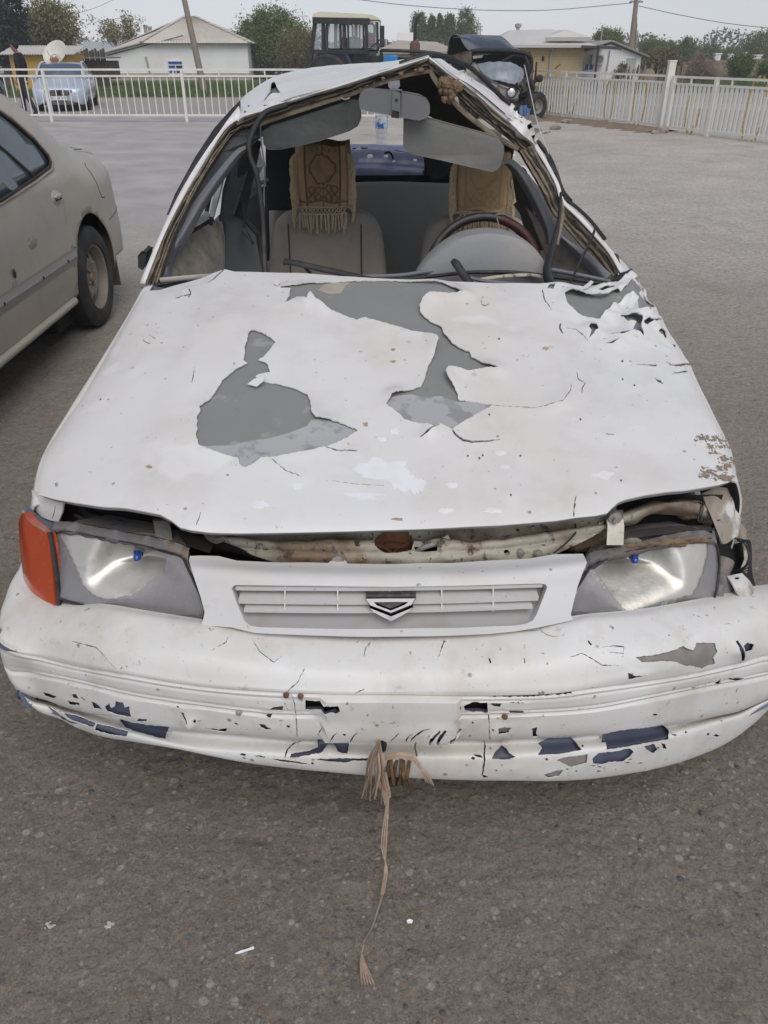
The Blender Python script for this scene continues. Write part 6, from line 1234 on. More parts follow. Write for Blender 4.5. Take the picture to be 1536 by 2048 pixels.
# open steel wheel with slots, hub and nuts
def steel_wheel(parent, c, r, w, rr, m, sx=1):
    t = MB(); t.lathe([(rr, w * .42),(rr + .012, w * .5),(r * .80, w * .53),(r * .93, w * .47),(r, w * .36),(r, -w * .36),(r * .9,-w * .5),(rr, -w * .45)], c, 'X', 40); o = t.build('wheel', TYRE, parent, 40)
    p = MB(); p.lathe([(rr + .004, w * .45),(rr - .004, w * .43),(rr - .010, w * .30),(rr - .018, w * .10),(rr - .028, w * .0),(rr * .86,-w * .06),(rr * .80,-w * .04)], c, 'X', 40); rim = p.build('rim', m, o, 40)
    d = MB(); n = 60; R = [(rr * .80,-.007),(rr * .72,.004),(rr * .60,.012),(rr * .48,.014),(rr * .40,.004),(rr * .30,0),(rr * .16,.004),(0,.006)]
    c = (c[0] + .030, c[1], c[2]); d.lathe([(q, h * 1.0) for q, h in R], c, 'X', n)
    k0 = 1 * n                                           # cut the vent slots out of the second ring
    keep = []
    for f in d.f:
        ring_ = f[0] // n; j = f[0] % n
        keep.append(not (ring_ == 1 and (j % 6) in (1,2)))
    d.f = [f for f, k in zip(d.f, keep) if k]; d.m = [0] * len(d.f)
    d.build('wheel_disc', m, rim, 40, solid=.004)
    h = MB(); h.lathe([(.030,0),(.030,.014),(.022,.022),(0,.024)], c, 'X', 16); h.build('hub_cap', RUST2, rim, 40)
    for q in range(4):
        a = 2 * PI * q / 4 + .5; MB().lathe([(.013,0),(.013,.012),(.008,.018),(0,.018)],(c[0] + .002, c[1] + .052 * math.cos(a), c[2] + .052 * math.sin(a)), 'X', 6).build('wheel_nut', RUST2, rim, 20)
    bk = MB(); bk.lathe([(0,-.05),(rr * .9,-.05)], c, 'X', 24); bk.build('brake_drum', DARK, rim, 0)
    return o
RUST2 = mat('dusty brown hub', (.26,.19,.135),.8, layers=(('n', 30,(.36,.29,.22),.45,.7,.7),))
SW_ = mat('dusty brown steel wheel', (.28,.25,.215),.65, metal=.2, layers=(('n', 10,(.21,.18,.15),.45,.7,.7),('n', 40,(.42,.36,.30),.55,.8,.5)))
steel_wheel(SED, (CX + .775,4.85,.290),.297,.17,.185, SW_)
for x in (CX - .775,): wheel(SED, (x, 4.85,.29),.295,.17,.18, 'X', SW_)
for x in (CX - .775, CX + .775): wheel(SED, (x, 2.2,.29),.295,.17,.18, 'X', SW_)

# ------------------------------------------------------------ the lot's edge: road, verge, kerb
ROADM = mat('pale dusty road', (.33,.30,.265),.95, layers=(('n', .4,(.38,.35,.31),.4,.7,.7),('n', 4,(.27,.245,.215),.5,.75,.5)))
def flatsheet(name, pts, z, m):
    return tag(obj(name, [(x, y, z) for x, y in pts],[tuple(range(len(pts)))], m, None, 0), kind='structure')
def draped(name, u0, u1, n, near, far, lift, m):
    xs = np.linspace(u0, u1, n); R = []
    for k in range(9): t = k / 8; ys = near(xs) * (1 - t) + far(xs) * t if k else near(xs); R.append([(x, y, float(gz(x, y)) + lift) for x, y in zip(xs, ys)])
    return tag(MB().grid(R).build(name, m, None, 60), kind='structure')
draped('road', -70,60,131, lambda x: np.interp(x, [-70,-3,2.2,3.8,6.8,9,14,30,60],[24.8,24.3,24.3,22.8,19.2,15.6,9,-10,-45]), lambda x: np.interp(x, [-70,0,30,60],[37,40,47,50]),.005, ROADM)
KERBM = mat('crumbled dark kerb', (.14,.12,.10),.95, layers=(('n', 6,(.22,.19,.15),.45,.7,.7),))
kb = MB(); r = random.Random(2)
for i in range(14):
    x = -10.5 + i * .62; kb = MB(); kb.box((x, 24.35 + r.uniform(-.03,.03), LOW + .06),(.58,.2,.1 + r.uniform(-.02,.02)), r.uniform(-.05,.05)); o = kb.build('kerb_stone', KERBM, None, bevel=.02); o['kind'] = 'structure'
VERGE = mat('thin grass and soil', (.10,.115,.045),.95, layers=(('n', .5,(.17,.145,.09),.5,.68,.8),('n', 3,(.065,.09,.03),.45,.7,.6)))
draped('grass_verge', -70,70,80, lambda x: np.interp(x, [-70,0,30,70],[37,40,47,51]), lambda x: x * 0 + 80,.009, VERGE)
def grass(name, label, area, n, h, m, seed):
    rg = np.random.RandomState(seed); x = rg.uniform(area[0], area[1], n); y = rg.uniform(area[2], area[3], n) ; hh = h * rg.uniform(.4,1.1, n); a = rg.uniform(0, PI, n); w = .018 + .012 * rg.rand(n); lx = rg.normal(0,.35, n) * hh; ly = rg.normal(0,.35, n) * hh
    y = y + (x + 10) * .03; b0 = 0 * x + LOW + .005
    V = np.stack([np.stack([x - w * np.cos(a), y - w * np.sin(a), b0],1), np.stack([x + w * np.cos(a), y + w * np.sin(a), b0],1), np.stack([x + lx, y + ly, b0 + hh],1)],1).reshape(-1,3)
    o = obj(name, V, [(3 * i, 3 * i + 1,3 * i + 2) for i in range(n)], m, None, 0); tag(o, label, 'grass', kind='stuff')
GRASSM = mat('green grass blades', (.09,.145,.035),.8, layers=(('n', .8,(.17,.16,.06),.45,.7,.7),('n', 5,(.06,.11,.025),.45,.7,.5)))
grass('grass', 'short green grass on the verge in front of the white house', (-24,2,40,55),22000,.20, GRASSM, 4)
grass('grass', 'rough green grass beyond the road behind the right railing', (12,36,48,66),9000,.34, GRASSM, 5)

# ------------------------------------------------------------ railings
FENCEM = mat('dusty white railing paint', (.74,.72,.66),.55, layers=(('n', 3,(.5,.46,.4),.5,.8,.6),('n', 25,(.30,.22,.15),.68,.75,.7)))
def railing(name, label, A, B, hs, step, bar, posts, pw, group=None, topgap=True):
    A, B = Vector((*A, 0)), Vector((*B, 0)); d = (B - A); Ln = d.length; d.normalize(); rz = math.atan2(d.y, d.x)
    o = thing(name, label, 'railing', tuple(A), rz, group)
    z_top, z_mid, z_bot = hs
    for z, h in ((z_top, .04),(z_mid, .04),(z_bot, .04)): MB().box((Ln / 2,0, z),(Ln, .035, h)).build('rail', FENCEM, o)
    pb = None
    for x in posts:
        if pb is None: pb = MB().box((0,0, z_top / 2 - .02),(pw, pw, z_top + .06)).build('post', FENCEM, o); pb.location = (x, -.002,0)
        else: dup(pb, o, (x, -.002,0))
    bb = None; n = int(Ln / step); sb = None
    for i in range(n):
        x = step * (i + .5)
        if any(abs(x - p) < pw * .7 for p in posts): continue
        if bb is None: bb = MB().box((0,0,(z_mid + z_bot) / 2),(bar, bar * .6, z_mid - z_bot)).build('bar', FENCEM, o); bb.location = (x, .004,0)
        else: dup(bb, o, (x, .004,0))
    k = 0; 
    while k * 1.06 + .5 < Ln:
        x = k * 1.06 + .5; k += 1
        if sb is None: sb = MB().box((0,0,(z_top + z_mid) / 2),(.03,.03, z_top - z_mid)).build('spacer', FENCEM, o); sb.location = (x, .003,0)
        else: dup(sb, o, (x, .003,0))
    return o, Ln
LA, LB = UZ(-60,243,0), UZ(376,243.5,0); LA = (LA[0] - 5, LA[1] + .05,0); LE = (LB[0] + 4.6, LB[1] - .15)
h0 = lambda v, Y: UY(376, v, Y)[2]
px0 = 0
dl = math.hypot(LE[0] - LA[0], LE[1] - LA[1])
pxs = [UZ(112,242,0)[0] - LA[0], LB[0] - LA[0], LB[0] - LA[0] + 3.15]
railing('railing', 'white tubular railing across the back of the lot on the left', LA[:2], LE, (h0(139, LB[1]), h0(152, LB[1]), h0(230, LB[1])),.166,.022, pxs, .06, 'white railings round the lot')
RA, RB = UZ(1070,232,0), UZ(1322,262,0)
d_ = (Vector(RB) - Vector(RA)).normalized(); RE = Vector(RB) + d_ * 7.5
hz_ = lambda v: UY(1322, v, RB[1])[2]
LR = (Vector(RB) - Vector(RA)).length
fr, _ = railing('railing', 'white picket railing with faded yellow figures, from the wrecked jeep to the thick gatepost', RA[:2], RB[:2],(hz_(152), hz_(165), hz_(250)),.118,.052,[1.15,2.45,3.6,4.6],.05, 'white railings round the lot')
gt, LG = railing('gate', 'pair of white picket gate leaves beyond the thick white gatepost on the right', (RB[0] + d_.x * .12, RB[1] + d_.y * .12),(RE.x, RE.y),(hz_(153), hz_(167), hz_(252)),.118,.052,[.02,1.18],.07, 'white railings round the lot'); gt['category'] = 'gate'
gp = MB(); gp.box((0,0,.62),(.14,.14,1.30)); gp.box((0,0,1.28),(.16,.16,.03)); g_ = gp.build('gate_post', FENCEM, None, bevel=.008); g_.location = RB; tag(g_, 'thick square white post between the picket railing and the gate', 'post')
YEL = mat('faded yellow paint', (.55,.38,.07),.7, layers=(('n', 20,(.6,.54,.42),.5,.62,.8),))
def yellow(parent, rz, Axy, u, v, w, h, part):
    """a faded ring figure daubed on the pickets"""
    P = Vector(UZ(u, 262,0)); dv = Vector((math.cos(rz), math.sin(rz),0))
    # picket that stands where the figure is: intersect the line of sight with the fence plane
    a, b, c = _ray(u, v); nrm = Vector((-math.sin(rz), math.cos(rz),0)); t = nrm.dot(Vector(Axy)) / nrm.dot(Vector((a, b, 0))); Q = Vector((a * t, b * t, EYE + c * t)); x0 = (Q - Vector((Axy[0], Axy[1],0))).dot(dv); z0 = Q.z
    mb = MB(); n = 44
    for i in range(n):
        t_ = 2 * PI * i / n
        if part and not (part[0] < (t_ / (2 * PI)) < part[1]): continue
        x = x0 + w * math.cos(t_); z = z0 + h * math.sin(t_); k = round(x / .118 - .5); xb = .118 * (k + .5)
        if abs(x - xb) > .034: x = xb + math.copysign(.018, x - xb)
        mb.box((xb + max(-.02, min(.02, x - xb)),-.0145, z),(.03,.003,.05 + .03 * abs(math.sin(i * 2.1)) * abs(math.cos(t_)) + .02),0)
    if mb.v: mb.build('painted_figure', YEL, parent)['kind'] = 'stuff'
for (u, v, w, h, pt, pr_, rz, A_) in ((1100,196,.15,.33,(.55,.95), fr, math.atan2(d_.y, d_.x), RA),(1145,196,.16,.36,(.42,1.), fr, math.atan2(d_.y, d_.x), RA),(1220,200,.17,.42, None, fr, math.atan2(d_.y, d_.x), RA),(1280,205,.19,.46, None, fr, math.atan2(d_.y, d_.x), RA),(1380,212,.18,.5,(.45,1.), gt, math.atan2(d_.y, d_.x), RB),(1500,222,.22,.55,(.08,.92), gt, math.atan2(d_.y, d_.x), RB)): yellow(pr_, rz, A_, u, v, w, h, pt)
# earth ridge and stones under the right railing
bm_ = MB(); RR = []
for i in range(40):
    t = i / 39; c = Vector(RA) + d_ * (LR * (t * 1.06 - .02)); nn = Vector((-d_.y, d_.x, 0)); q = []
    for j, s in enumerate((-.55,-.3,-.1,.1,.35)): q.append(c + nn * (s * (1 + .3 * math.sin(i * 1.7 + j)) - .1) + Vector((0,0,(.0,.05,.09,.07,0)[j] * (.6 + .5 * math.sin(i * .9 + j) ** 2) - .002)))
    RR.append(q)
EARTH = mat('pale brown earth', (.22,.165,.12),.95, layers=(('n', 5,(.30,.24,.18),.45,.7,.7),('n', 20,(.15,.11,.08),.5,.75,.6)), bump=(('n', 12,.6,.05),))
bm_.grid(RR); tag(bm_.build('earth_ridge', EARTH, None, 60), kind='structure')
STONE = mat('pale rubble stone', (.34,.30,.25),.9, layers=(('n', 9,(.24,.2,.165),.45,.7,.7),))
for i, (u, v, s, lb) in enumerate(((1131,246,.07, 'larger of two pale stones near the far end of the picket railing'),(1140,245,.055, 'smaller of two pale stones near the far end of the picket railing'),(1324,266,.10, 'pale stone at the foot of the thick white gatepost'),(1310,268,.06, 'small brown stone just left of the thick gatepost foot'),(1110,259,.085, 'pale stone lying by the grey tarpaulin under the wrecked jeep'))):
    p = UZ(u, v, 0); o = MB().ball((0,0,0), s, 0,9,6,(1.4,1,.75),.22, random.Random(i)).build('stone', STONE, None, 50); o.location = (p[0], p[1], s * .5); tag(o, lb, 'stone', 'stones along the railing')
# ------------------------------------------------------------ vegetation
def leafmat(name, c, c2, c3): return mat(name, c, .7, layers=(('n', .55, c2,.42,.62,.8),('n', 2.6, c3,.48,.7,.75),('c', 9, c2,.3,1,.5)), spec=.25)
LG = leafmat('mid green leaves', (0.132,0.178,0.054),(0.085,0.124,0.040),(0.202,0.248,0.085))
LD = leafmat('dark evergreen leaves', (0.036,0.048,0.029),(0.026,0.036,0.022),(0.060,0.072,0.041))
LO = leafmat('olive autumn leaves', (0.232,0.209,0.101),(0.171,0.163,0.078),(0.295,0.256,0.132))
LB_ = leafmat('brown olive leaves', (0.186,0.155,0.070),(0.139,0.124,0.054),(0.248,0.194,0.093))
LP_ = leafmat('poplar leaves', (0.147,0.178,0.078),(0.109,0.139,0.059),(0.217,0.240,0.116))
BARK = mat('grey brown bark', (.13,.105,.08),.9, layers=(('s', 9,(.2,.17,.135),.45,.7,.6),))
TWIG = mat('bare twigs', (.17,.14,.11),.9)
def tree(name, label, base, blobs, n, leaf, m, trunk=.12, seed=1, group=None, cat='tree', limbs=7, clump=.22):
    """base (x, y); blobs: (dx, dy, z, rx, ry, rz); leaves gather in clumps spread through the crown"""
    rg = np.random.RandomState(seed); o = thing(name, label, cat, (base[0], base[1],0),0, group)
    vol = np.array([b[3] * b[4] * b[5] for b in blobs]); cnt = np.maximum(4,(n / 34 * vol / vol.sum())).astype(int); cl = []; rad = []
    for b, k in zip(blobs, cnt):
        d = rg.normal(size=(k, 3)); d /= np.linalg.norm(d, axis=1, keepdims=True); r_ = rg.uniform(.35,1.06,(k, 1)) ** .5
        cl.append(np.array(b[:3]) + d * r_ * np.array(b[3:])); rad += [min(b[3:]) * clump] * k
    cl = np.vstack(cl); rad = np.array(rad) * rg.uniform(.5,1.3, len(cl)); per = max(1, n // len(cl))
    P = np.repeat(cl, per, 0) + rg.normal(size=(len(cl) * per, 3)) * np.repeat(rad, per)[:, None]; P[:, 2] = np.maximum(P[:, 2],-.38)
    k = len(P); A = rg.normal(size=(k, 3)); A /= np.linalg.norm(A, axis=1, keepdims=True); B = np.cross(A, rg.normal(size=(k, 3))); B /= np.linalg.norm(B, axis=1, keepdims=True)
    s = leaf * rg.uniform(.6,1.3,(k, 1)); V = np.stack([P - A * s, P + B * s * .45, P + A * s, P - B * s * .45],1).reshape(-1,3)
    obj('crown', V, [(4 * i, 4 * i + 1,4 * i + 2,4 * i + 3) for i in range(k)], m, o, 0)
    top = max(b[2] for b in blobs); t = MB(); t.tube([(0,0,-.5),(.04,0, top * .35),(-.03,.05, top * .75),(0,0, top)],[trunk, trunk * .85, trunk * .55, trunk * .2],8); tr_ = t.build('trunk', BARK, o, 60)
    for i in range(limbs):
        q = cl[rg.randint(len(cl))]; z0 = top * rg.uniform(.2,.6); MB().tube([(0,0, z0),(q[0] * .5, q[1] * .5,(z0 + q[2]) / 2 + .1), tuple(q)],[trunk * .5, trunk * .3, trunk * .1],6).build('limb', BARK, o, 60)
    return o
def at(u, Y): return (UY(u, 97, Y)[0], Y)
def zz(v, Y): return UY(768, v, Y)[2]
def mp(Y): return (CP * Y) / FPX + .0003         # metres per photo pixel at distance Y, near the horizon
def crown(u0, u1, v0, v1, Y, u=None, k=1):
    """one blob filling that part of the photo at distance Y, relative to the trunk at u"""
    u = u if u is not None else (u0 + u1) / 2; a, b, c = UY((u0 + u1) / 2,(v0 + v1) / 2, Y); x0 = at(u, Y)[0]; s = mp(Y) * 1.03
    return (a - x0,0, c, (u1 - u0) / 2 * s, (u1 - u0) / 2 * s * .8,(v1 - v0) / 2 * s)
tree('dark_tree', 'dark evergreen tree at the far left edge behind the yellow shed', at(5,52),[crown(-40,48,20,120,52,5), crown(-10,44,-25,60,52,5), crown(10,52,60,150,52,5)],14000,.10, LD, .25,1)
tree('olive_tree', 'tall olive brown leafed tree behind the yellow shed and satellite dish', at(98,56),[crown(48,152,12,80,56,98), crown(60,140,40,120,56,98), crown(95,150,70,125,56,98)],15000,.09, LO, .22,2, clump=.3)
tree('green_tree', 'large bushy green tree beside the white house gable end', at(540,66),[crown(478,625,40,130,66,540), crown(500,590,22,80,66,540), crown(470,540,48,110,66,540), crown(580,628,60,110,66,540), crown(490,560,100,160,66,540)],26000,.085, LG, .25,3)
tree('olive_bush', 'brown olive bush in front of the large green tree', at(588,60),[crown(552,630,62,140,60,588), crown(560,625,100,165,60,588)],9000,.07, LB_, .1,4, cat='bush')
for i, (u0, u1, v0, lb) in enumerate(((823,853,34, 'broad leftmost poplar of the row left of the blue tarpaulin'),(856,871,36, 'slim second poplar of the row left of the blue tarpaulin'),(872,886,35, 'slim third poplar of the row, touching the second'),(887,911,35, 'fourth poplar of the row, second from its right end'),(913,950,26, 'tallest poplar at the right end of the row'))):
    Y = 92; tree('poplar', lb, at((u0 + u1) / 2, Y),[crown(u0, u1, v0,95, Y), crown(u0 + 2, u1 - 2, v0 - 2,70, Y)],6000,.09, LP_, .16,10 + i, 'poplars in a row', limbs=4, clump=.3)
tree('round_tree', 'round dark green tree behind the white house with the air conditioner', at(1214,84),[crown(1185,1244,64,105,84,1214)],8000,.09, LG, .2,21)
for i, (u0, u1, v0, v1, Y, lb) in enumerate(((1276,1335,80,122,88, 'dark leafy tree just right of the wooden pole'),(1330,1352,88,118,96, 'small pale tree between two bigger trees right of the pole'),(1352,1392,80,125,90, 'leafy tree in the middle of the far right tree row'),(1398,1442,92,122,100, 'low hazy tree left of the tallest tree at the far right'),(1440,1482,98,124,104, 'low pale tree beside the tallest tree at the far right'),(1480,1560,68,125,92, 'tallest tree at the right edge of the picture'))):
    tree('far_tree', lb, at((u0 + u1) / 2, Y),[crown(u0, u1, v0, v1, Y), crown(u0 + 5, u1 - 5, v0 + 5, v1 + 25, Y)],8000,.09, LG if i % 2 == 0 else LP_, .18,30 + i, 'trees beyond the village on the right')
tree('green_bush', 'wide dusty green bush behind the stake fence right of the pole', at(1330,62),[crown(1286,1362,104,150,62,1330), crown(1300,1350,100,130,62,1330)],8000,.07, LB_, .1,41, cat='bush')
tree('green_bush', 'small green bush beside the brushwood pile on the right', at(1480,60),[crown(1456,1505,112,155,60,1480)],5000,.07, LG, .1,42, cat='bush')
tree('green_bush', 'small dark bush at the right picture edge over the gate', at(1535,60),[crown(1515,1570,122,155,60,1535)],4000,.07, LG, .1,43, cat='bush')
tree('grey_shrub', 'small grey green shrub at the foot of the wooden pole', at(1240,55),[crown(1228,1252,128,158,55,1240)],1200,.07, LB_, .05,44, cat='bush')
def bare(name, label, u0, u1, v0, v1, Y, seed, leaves=700):
    r = random.Random(seed); u = (u0 + u1) / 2; s = mp(Y); o = thing(name, label, 'tree', (*at(u, Y),0)); H = zz(v0, Y); W = (u1 - u0) / 2 * s; tips = []
    MB().tube([(0,0,-.5),(.05,0, H * .4)],[.14,.09],7).build('trunk', TWIG, o, 60)
    for i in range(26):
        a = r.uniform(0,2 * PI); rr = W * r.uniform(.4,1); tip = Vector((rr * math.cos(a), rr * .7 * math.sin(a), H * r.uniform(.66,1.))); mid = tip * .55 + Vector((0,0, H * .12)); z0 = Vector((.05,0, H * r.uniform(.25,.4)))
        b = MB().tube([z0, mid, tip],[.04,.022,.008],5); 
        for k in range(5):
            q = mid.lerp(tip, r.random()); e = q + Vector((r.gauss(0,.35), r.gauss(0,.3), r.uniform(.1,.6))); b.tube([q, q.lerp(e, .5) + Vector((0,0,.03)), e],[.014,.009,.004],4); tips.append(e)
        b.build('branch', TWIG, o, 60)
    rg = np.random.RandomState(seed); T = np.array([tuple(t) for t in tips]); P = T[rg.randint(len(T), size=leaves)] + rg.normal(0,.14,(leaves, 3)); A = rg.normal(size=(leaves, 3)) * .05; B = rg.normal(size=(leaves, 3)) * .03
    obj('crown', np.stack([P - A, P + B, P + A, P - B],1).reshape(-1,3),[(4 * i, 4 * i + 1,4 * i + 2,4 * i + 3) for i in range(leaves)], LO, o, 0)
bare('bare_tree', 'nearly bare twiggy tree behind the low end of the white house', 200,284,42,120,66,6,2600)
FAR = mat('far hazy trees', (.10,.115,.085),.9, layers=(('n', .12,(.14,.15,.115),.4,.65,.8),))
def treeline():
    rg = np.random.RandomState(8); n = 30000; x = rg.uniform(-150,190, n); h = 3.0 + 1.4 * smoothn(x * .12, x * 0,5) + .8 * smoothn(x * .5, x * 0,6); z = rg.uniform(-.15,1, n) * h; y = 175 + rg.normal(0,4, n); P = np.stack([x, y, z],1); A = rg.normal(size=(n, 3)) * .22; B = rg.normal(size=(n, 3)) * .16
    o = obj('treeline', np.stack([P - A, P + B, P + A, P - B],1).reshape(-1,3),[(4 * i, 4 * i + 1,4 * i + 2,4 * i + 3) for i in range(n)], FAR, None, 0); tag(o, 'hazy line of trees far beyond the village', 'trees', kind='stuff')
treeline()

# ------------------------------------------------------------ houses
WALLW = mat('whitewashed wall', (0.880,0.869,0.847),.85, layers=(('n', .5,(0.770,0.748,0.704),.45,.75,.7),('n', 4,(0.682,0.638,0.572),.58,.8,.5)))
ROOFG = mat('weathered asbestos sheet', (0.616,0.573,0.508),.85, layers=(('n', .6,(0.513,0.464,0.401),.4,.7,.7),('n', 5,(0.735,0.691,0.622),.5,.75,.5),('n', 18,(0.342,0.303,0.262),.62,.8,.5)))
BLUEF = mat('blue painted frame', (.035,.09,.38),.5, layers=(('n', 8,(.06,.13,.42),.45,.7,.6),))
WINW = mat('white window frame', (.78,.78,.77),.5)
WINB = mat('dark window pane', (.05,.06,.075),.08, spec=.7)
def corrugated(mb, e0, e1, r0, r1, pitch=.20, amp=.03, nt=6, n=None):
    """a corrugated slope: eave e0-e1, ridge r0-r1"""
    e0, e1, r0, r1 = map(Vector, (e0, e1, r0, r1)); k = n or max(8, int((e1 - e0).length / pitch * 4)); nrm = (e1 - e0).cross(r0 - e0 if (r0 - e0).length > .1 else r1 - e0).normalized()
    if nrm.z < 0: nrm = -nrm
    rows = []
    for j in range(nt + 1):
        t = j / nt; lap = .02 * ((j % 2) == 0)
        rows.append([e0.lerp(e1, i / k).lerp(r0.lerp(r1, i / k), t) + nrm * (amp * math.sin(2 * PI * i / 4) - lap) for i in range(k + 1)])
    return mb.grid(rows)
def window(parent, c, w, h, dirx, nrm, fm, pm, cols=2, transom=True, name='window'):
    """frame with glazing bars and panes, set in the wall at c facing nrm"""
    c = Vector(c); d = Vector(dirx); n = Vector(nrm); up = Vector((0,0,1)); fb = MB()
    bar = lambda a, b, t: fb.beam(a + n * .03, b + n * .03, t, .07, up=n)
    L_, R_ = c - d * w / 2, c + d * w / 2
    for a, b in ((L_ - up * h / 2, R_ - up * h / 2),(L_ + up * h / 2, R_ + up * h / 2),(L_ - up * h / 2, L_ + up * h / 2),(R_ - up * h / 2, R_ + up * h / 2)): bar(a, b, .07)
    for i in range(1, cols): x = L_ + d * (w * i / cols); bar(x - up * h / 2, x + up * h * (.2 if transom else .5),.06)
    if transom: bar(L_ + up * h * .2, R_ + up * h * .2,.06)
    f = fb.build(name, fm, parent)
    pn = [(L_ + d * (w * i / cols) - up * h / 2, w / cols, h * (.7 if transom else 1.)) for i in range(cols)] + ([(L_ + up * h * .2, w, h * .3)] if transom else [])
    for i, (p, ww, hh) in enumerate(pn): MB().add([p + n * .012, p + d * ww + n * .012, p + d * ww + up * hh + n * .012, p + up * hh + n * .012, p + n * .004, p + d * ww + n * .004, p + d * ww + up * hh + n * .004, p + up * hh + n * .004],[(0,1,2,3),(7,6,5,4),(0,4,5,1),(1,5,6,2),(2,6,7,3),(3,7,4,0)]).build('pane', pm[i % len(pm)] if isinstance(pm, list) else pm, f, 0)
    return f
# white house with the hipped corrugated roof
A = Vector(UZ(224,161, LOW)); B = Vector(UZ(500,160.5, LOW)); A.z = B.z = 0; dx = (B - A); WH = dx.length; dx.normalize(); rz = math.atan2(dx.y, dx.x)
H1 = thing('white_house', 'whitewashed house with grey hipped corrugated roof and small blue window', 'house', tuple(A), rz)
zr_ = UY(499,86, B.y)[2]; zl_ = UY(207,106, A.y)[2] ; xk = WH * .30; zk = UY(288,85, A.y + 2)[2]; D = 9.
wl = MB(); front = [(0,0,-.5),(WH, 0,-.5),(WH, 0, zr_),(xk, 0, zk),(-.05,0, zl_)]
wl.prism(front, (0, D, 0)); w = wl.build('wall', WALLW, H1,20)
rf = MB(); zap = UY(372,27, B.y - 1)[2]; xa = WH * .545
corrugated(rf, (xk - .5,-.35, zk - .02),(WH + .35,-.35, zr_ + .02),(xa - .3, D * .45, zap),(xa + .3, D * .45, zap), n=150)
rr0 = rf.build('roof', ROOFG, H1,0, solid=.012)
r2 = MB(); corrugated(r2,(WH + .35,-.35, zr_ + .02),(WH + .35, D + .3, zr_ + .02),(xa + .3, D * .45, zap),(xa + .3, D * .55, zap), n=80); r2.build('roof_slope', ROOFG, rr0,0, solid=.012)
r3 = MB(); corrugated(r3,(-.45,-.35, zl_ + .0),(-.45, D + .3, zl_ + .0),(xa - .3, D * .45, zap),(xa - .3, D * .55, zap), n=80, nt=4); 
r3.add([(-.45,-.35, zl_),(xk - .5,-.35, zk - .02),(xa - .5, D * .45, zap - .25),(-.45,-.33, zl_ - .06),(xk - .5,-.33, zk - .08)],[(0,1,2),(0,3,4,1)]); r3.build('roof_slope', ROOFG, rr0,0)
rk = MB(); 
for i in range(12): t = i / 11; p = Vector((xk - .5,-.35, zk)).lerp(Vector((xa - .3, D * .45, zap)), t); q = p + (Vector((xa - .3, D * .45, zap)) - p).normalized() * .45; rk.beam(p + Vector((0,0,.05)), q + Vector((0,0,.04)),.3,.03)
for i in range(12): t = i / 11; p = Vector((WH + .35,-.35, zr_)).lerp(Vector((xa + .3, D * .45, zap)), t); q = p + (Vector((xa + .3, D * .45, zap)) - p).normalized() * .45; rk.beam(p + Vector((0,0,.05)), q + Vector((0,0,.04)),.3,.03)
rk.build('ridge_tiles', ROOFG, rr0)['kind'] = 'stuff'
MB().box((xk * .9,.02,(zk + zl_) / 2 + .12),(xk * 1.9,.1,.06), ry=-math.atan2(zk - zl_, xk)).build('fascia', mat('dark eaves board', (.12,.10,.08),.8), H1)
fx = MB(); fx.beam((xk - .4,-.34, zk - .07),(WH + .3,-.34, zr_ - .05),.03,.05); fx.build('fascia', mat('dark eaves board', (.12,.10,.08),.8), H1)
PA, PB = UY(334,122, A.y), UY(363,149, A.y); xw = (Vector(PA) - A).dot(dx)
window(H1,(xw + .5,0,(PA[2] + PB[2]) / 2),1.0, PA[2] - PB[2],(1,0,0),(0,-1,0), WINW, [BLUEF, WINB, BLUEF])
MB().box((xw + .5,-.03, PB[2] - .06),(1.15,.1,.05)).build('window_sill', WINW, H1)
for (u, v0) in ((290,50),(299,53)):
    p = Vector(UY(u, v0, A.y + 6)); l = (p - A); q = MB(); x, y = l.dot(dx), l.dot(Vector((-dx.y, dx.x, 0))); q.lathe([(.13,-1.3),(.13,-.1)],(x, y, p.z), 'Z', 10); q.lathe([(.17,-.12),(.17,.0),(0,.02)],(x, y, p.z), 'Z', 10); q.build('chimney', mat('pale chimney pipe', (.42,.39,.35),.8), H1,40)
xd0 = UY(295,130, A.y)[0] - A.x; MB().tube([(xd0 - .06,-.06, UY(294,113, A.y)[2]),(xd0 + .06,-.06, UY(299,145, A.y)[2])],.06,8).build('downpipe', mat('rust streaked pipe', (.4,.34,.28),.8), H1)
MB().tube([(-2,-.9, LOW + .22),(WH + 2,-.9, LOW + .22)],.05,8).build('gas_pipe', mat('yellow ochre gas pipe', (.42,.30,.12),.7), H1)
MB().box((WH / 2,-.01, LOW + .22),(WH + .02,.06,.44)).build('plinth', mat('tan plinth render', (.42,.36,.28),.9, layers=(('n', 2,(.6,.56,.5),.45,.65,.8),)), H1)
# yellow shed
YW = mat('ochre yellow painted wall', (.60,.37,.09),.8, layers=(('n', .8,(.52,.31,.07),.45,.75,.6),('n', 6,(.5,.36,.16),.58,.8,.5)))
a_, b_ = UY(16,106,46), UY(146,106,46); SH = thing('yellow_shed', 'ochre yellow shed with a pale corrugated roof behind the silver blue car', 'shed', (a_[0],46,0)); ws = b_[0] - a_[0]
MB().box((ws / 2,.7, a_[2] / 2 - .25),(ws, 1.4, a_[2] + .5)).build('wall', YW, SH)
q = MB(); corrugated(q, (-.3,-.4, a_[2] - .03),(ws + .2,-.4, a_[2] - .03),(-.3,1.6, a_[2] + .34),(ws + .2,1.6, a_[2] + .34), n=110); q.build('roof', mat('pale corrugated sheet', (.56,.54,.50),.7, layers=(('n', 2,(.42,.38,.33),.5,.75,.6),)), SH, 0, solid=.02)
MB().box((ws * .72,-.02, a_[2] * .42),(1.0,.05, a_[2] * .9)).build('door', mat('ochre plank door', (.45,.26,.06),.8), SH)
